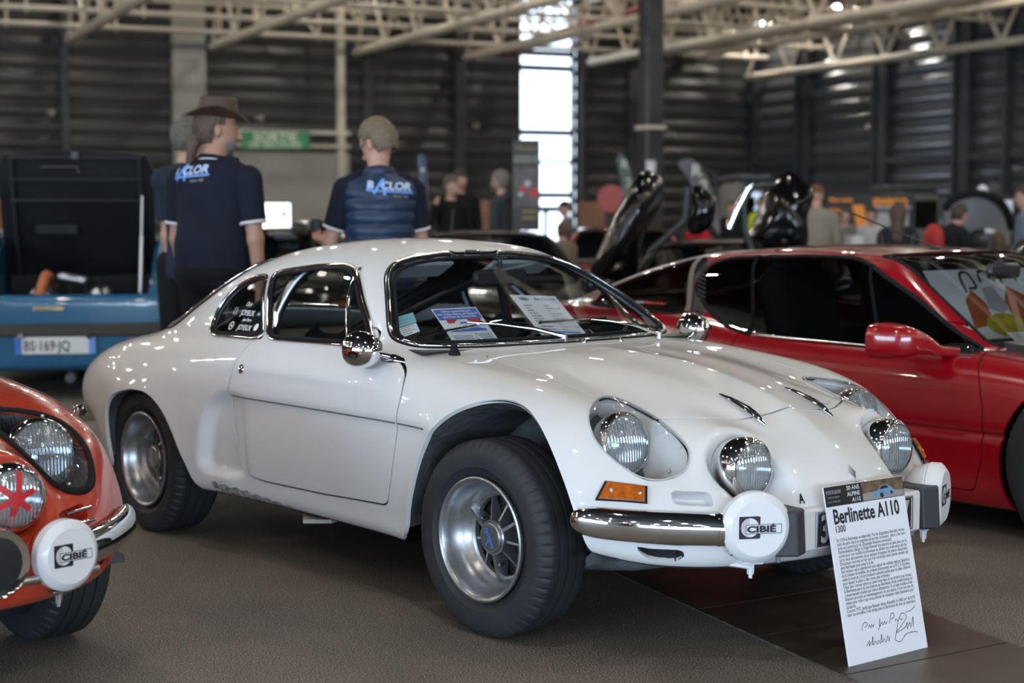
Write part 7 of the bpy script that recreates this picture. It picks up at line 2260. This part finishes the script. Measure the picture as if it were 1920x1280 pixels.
# feather flags
def feather(pts, Y, label, m, ink, letters):
    q = [px2w(*p, Y=Y) for p in pts]; b = px2w(pts[0][0], 401, Y=Y); e = empty('feather_flag', (b.x, b.y, 0), 0, label, 'flag')
    P = crspline([(v.x - b.x, v.z) for v in q], 5); n = len(P)
    V = np.array([(x, .06 * math.sin(z * 5), z) for x, z in P] + [(x, .06 * math.sin(z * 5) + .006, z) for x, z in P])
    MB().add(V, [tuple(range(n)), tuple(range(2 * n - 1, n - 1, -1))] + [(i, (i + 1) % n, n + (i + 1) % n, n + i) for i in range(n)]).build('flag_cloth', m, e)
    for (px, py, s, t) in letters:
        v = px2w(px, py, Y=Y); text(t, s, 'flag_lettering', ink, e, basis((1, 0, 0), (0, 0, 1), (0, -1, 0)), (v.x - b.x, -.08, v.z), align='CENTER', bold=.004)
    x0 = P[:, 0].max(); zt = P[:, 1].max()
    MB().tube([(x0, .02, .03), (x0, .02, P[:, 1].min()), (x0 - .05, .02, zt * .9), (P[P[:, 1].argmax(), 0], .02, zt)], .014, 6).lathe([(.28, 0), (.28, .03), (.05, .05), (0, .06)], 20, c=(x0, .02, 0)).build('flag_pole', M['dark_steel'], e, smooth=50)
M['flag_grey'] = mat('flag_grey', (.14, .135, .145), .7); M['flag_green'] = mat('flag_green', (.13, .16, .145), .7); M['flag_blue'] = mat('flag_blue', (.16, .19, .30), .6)
feather([(1156, 300), (1158, 292), (1166, 289), (1178, 305), (1187, 335), (1190, 372), (1172, 380), (1164, 340)], 22, 'narrow grey-green feather flag left of the dark pillar', M['flag_green'], M['sign_cream'], [(1170, 316, .16, 'R'), (1178, 350, .16, '2')])
feather([(1272, 308), (1284, 298), (1302, 300), (1322, 322), (1338, 360), (1346, 400), (1348, 438), (1334, 420), (1310, 380), (1292, 335)], 20, 'wide grey feather flag leaning above the black car', M['flag_grey'], M['sign_cream'], [(1304, 330, .2, 'R'), (1318, 360, .2, '2'), (1330, 392, .2, 'C')])
feather([(784, 296), (788, 290), (796, 294), (800, 330), (802, 380), (792, 384), (787, 340)], 17.5, 'slim blue and white feather flag beside the man in the vest', M['flag_blue'], M['white_plastic'], [(793, 322, .05, 'I')])
# orange panels, red disc, stand
WB, s_, w_, h_ = facing(1084, 1134, 378, 452, 26.0, 'partition_panel', 'orange-brown partition panel right of the bright window', 'panel', M['wood_panel'], .08)
zb = WB.location.z; MB().box((w_ / 2, -zb / 2, -.04), (w_, zb, .08)).build('panel_base', M['wood_panel'], WB)
WC, s_, w_, h_ = facing(890, 918, 374, 396, 27.0, 'partition_panel', 'small orange-brown panel between the man holding his ear and the man with glasses', 'panel', M['wood_panel'], .08)
MB().box((w_ / 2, -WC.location.z / 2, -.04), (w_, WC.location.z, .08)).build('panel_base', M['wood_panel'], WC)
q = px2w(1146, 372, Y=24); rd = empty('round_sign', (q.x, q.y, 0), 0, 'round red sign on a post left of the raised black panels', 'sign')
MB().lathe([(.20, 0), (.20, .04), (0, .045)], 28, c=(0, 0, q.z), axis=(0, -1, 0)).build('sign_disc', M['sign_red'] if 'sign_red' in M else mat('sign_red', (.45, .09, .08), .5), rd, smooth=40)
MB().tube([(0, .03, 0), (0, .03, q.z)], .025, 8).box((0, .03, .02), (.4, .4, .04)).build('sign_post', M['dark_steel'], rd)
M['stand_black'] = mat('stand_black', (.012, .012, .013), .55); M['stand_orange'] = mat('stand_orange', (.90, .30, .02), .55)
ST, s_, w_, h_ = facing(1552, 1714, 364, 470, 25.0, 'trade_stand', 'black trade stand wall with orange lettering and slanted stripe', 'stand', M['stand_black'], .10, 0, 'stand_wall')
def sx(px): return w_ * (px - 1552) / 162
def sy_(py): return h_ * (470 - py) / 106
txt('Mieux vendre', .088, sx(1553), sy_(378), .004, ST, M['stand_orange'], xs=.72, bold=.004); txt('et acheter', .088, sx(1553), sy_(396), .004, ST, M['stand_orange'], xs=.80, bold=.004)
txt('EWIGO', .150, sx(1636), sy_(385), .004, ST, M['stand_orange'], xs=1.02, bold=.009)
for q_ in [(sx(1640), sx(1706), sy_(391), sy_(387))] + [(sx(1566), sx(1590), sy_(y + 2), sy_(y)) for y in (404, 412, 428)]: rects([q_], .004, 'print_line', M['grey_ink'], ST)
polys([[(sx(1596), sy_(384)), (sx(1618), sy_(384)), (sx(1636), sy_(468)), (sx(1616), sy_(468))]], .005, 'orange_stripe', M['stand_orange'], ST)
rects([(sx(1624), sx(1702), sy_(452), sy_(398))], .004, 'pale_field', mat('stand_grey', (.38, .37, .37), .6), ST)
MB().box((w_ / 2, -ST.location.z / 2, -.05), (w_, max(ST.location.z, .02), .10)).build('stand_base', M['stand_black'], ST)
CT, s_, w_, h_ = facing(1596, 1618, 442, 470, 20.0, 'counter', 'small white counter in front of the orange stripe', 'counter', M['white_plastic'], .4, 0, 'counter_front')
MB().box((w_ / 2, -CT.location.z / 2, -.2), (w_, max(CT.location.z, .02), .4)).build('counter_base', M['white_plastic'], CT)
for (a, b, c, d, lb) in ((1876, 1898, 375, 432, 'white notice board at the far right behind the raised bonnet'), (1848, 1868, 402, 436, 'white sheet held under the raised bonnet at the far right')):
    NB, s_, w_, h_ = facing(a, b, c, d, 20.0 if a > 1870 else 22.0, 'notice_board', lb, 'notice', M['paper'], .03)
    rects([(w_ * .1, w_ * .9, h_ * y, h_ * (y + .04)) for y in (.75, .62, .5, .38, .2)], .003, 'notice_print', M['grey_ink'], NB)
    MB().tube([(w_ / 2, .02, -.03), (w_ / 2, -NB.location.z + .01, -.03)], .02, 6).box((w_ / 2, -NB.location.z + .02, -.03), (.35, .03, .3)).build('notice_stand', M['dark_steel'], NB)
q = px2w(1842, 362, Y=19.6); LP = empty('inspection_lamp', (q.x, q.y, 0), 0, 'white lamp head on a stand above the raised bonnet', 'lamp')
MB().ball((0, 0, q.z), (.07, .06, .10), 14, 10).build('lamp_head', M['white_plastic'], LP, smooth='all')
MB().tube([(0, 0, q.z), (.25, .05, q.z - .02), (.62, .1, q.z - .06), (.64, .1, .02)], .014, 6).box((.64, .1, .015), (.35, .35, .03)).build('lamp_stand', M['dark_steel'], LP)
# back wall security lamps
for px, py in ((95, 212), (487, 222), (893, 236), (1258, 252), (1630, 238)):
    wall_y = hw(on_back(px), .3)[1] if px < 1415 else hw(.3, on_right(px))[1]
    v = px2w(px, py, Y=wall_y - .25); e = empty('wall_camera', v, 0, 'small pale camera on the dark wall at pixel column'[:35] + {95: ' above the open engine lid', 487: ' right of the hat', 893: ' left of the tall window', 1258: ' right of the pillar', 1630: ' on the right-hand wall'}[px], 'camera')
    MB().box((0, 0, 0), (.16, .26, .12), bevel=.03).tube([(0, .1, .0), (0, .3, .06)], .03, 8).build('camera_housing', M['beige_steel'], e, smooth=40); MB().lathe([(.05, 0), (.05, .03), (0, .035)], 16, c=(0, -.13, 0), axis=(0, -1, 0)).build('camera_lens', M['black_plastic'], e, smooth=40)
# greenery and a pale yard outside the window
M['leaf'] = mat('leaf', (.10, .22, .03), .7, noise=(3, .6)); M['yard'] = mat('yard', (.4, .4, .38), .9)
oc2 = hw((pw0 + pw1) / 2, -10, 0)
struct(MB().box(hw(7, -14, -.08), (40, 26, .12), HR).build('ground', M['yard']))
rb_ = random.Random(4)
for i, (dx, dy, r, lb) in enumerate(((0.6, -9, 1.3, 'round green shrub outside the tall window, nearest'), (-1.2, -14, 1.8, 'taller green shrub outside the tall window, farther back'))):
    c = hw((pw0 + pw1) / 2 + dx, dy, 0); e = empty('shrub', c, 0, lb, 'shrub'); mb = MB()
    for j in range(70):
        a, b = rb_.uniform(0, 6.28), rb_.uniform(0, 1); rr = r * b ** .4
        mb.ball((rr * math.cos(a) * .8, rr * math.sin(a) * .8, .5 + rb_.uniform(0, 1.6 * r)), (.28, .28, .2), 6, 4)
    mb.build('foliage', M['leaf'], e); MB().tube([(0, 0, 0), (0, 0, 1.2)], .08, 8).build('stem', M['leather'], e)
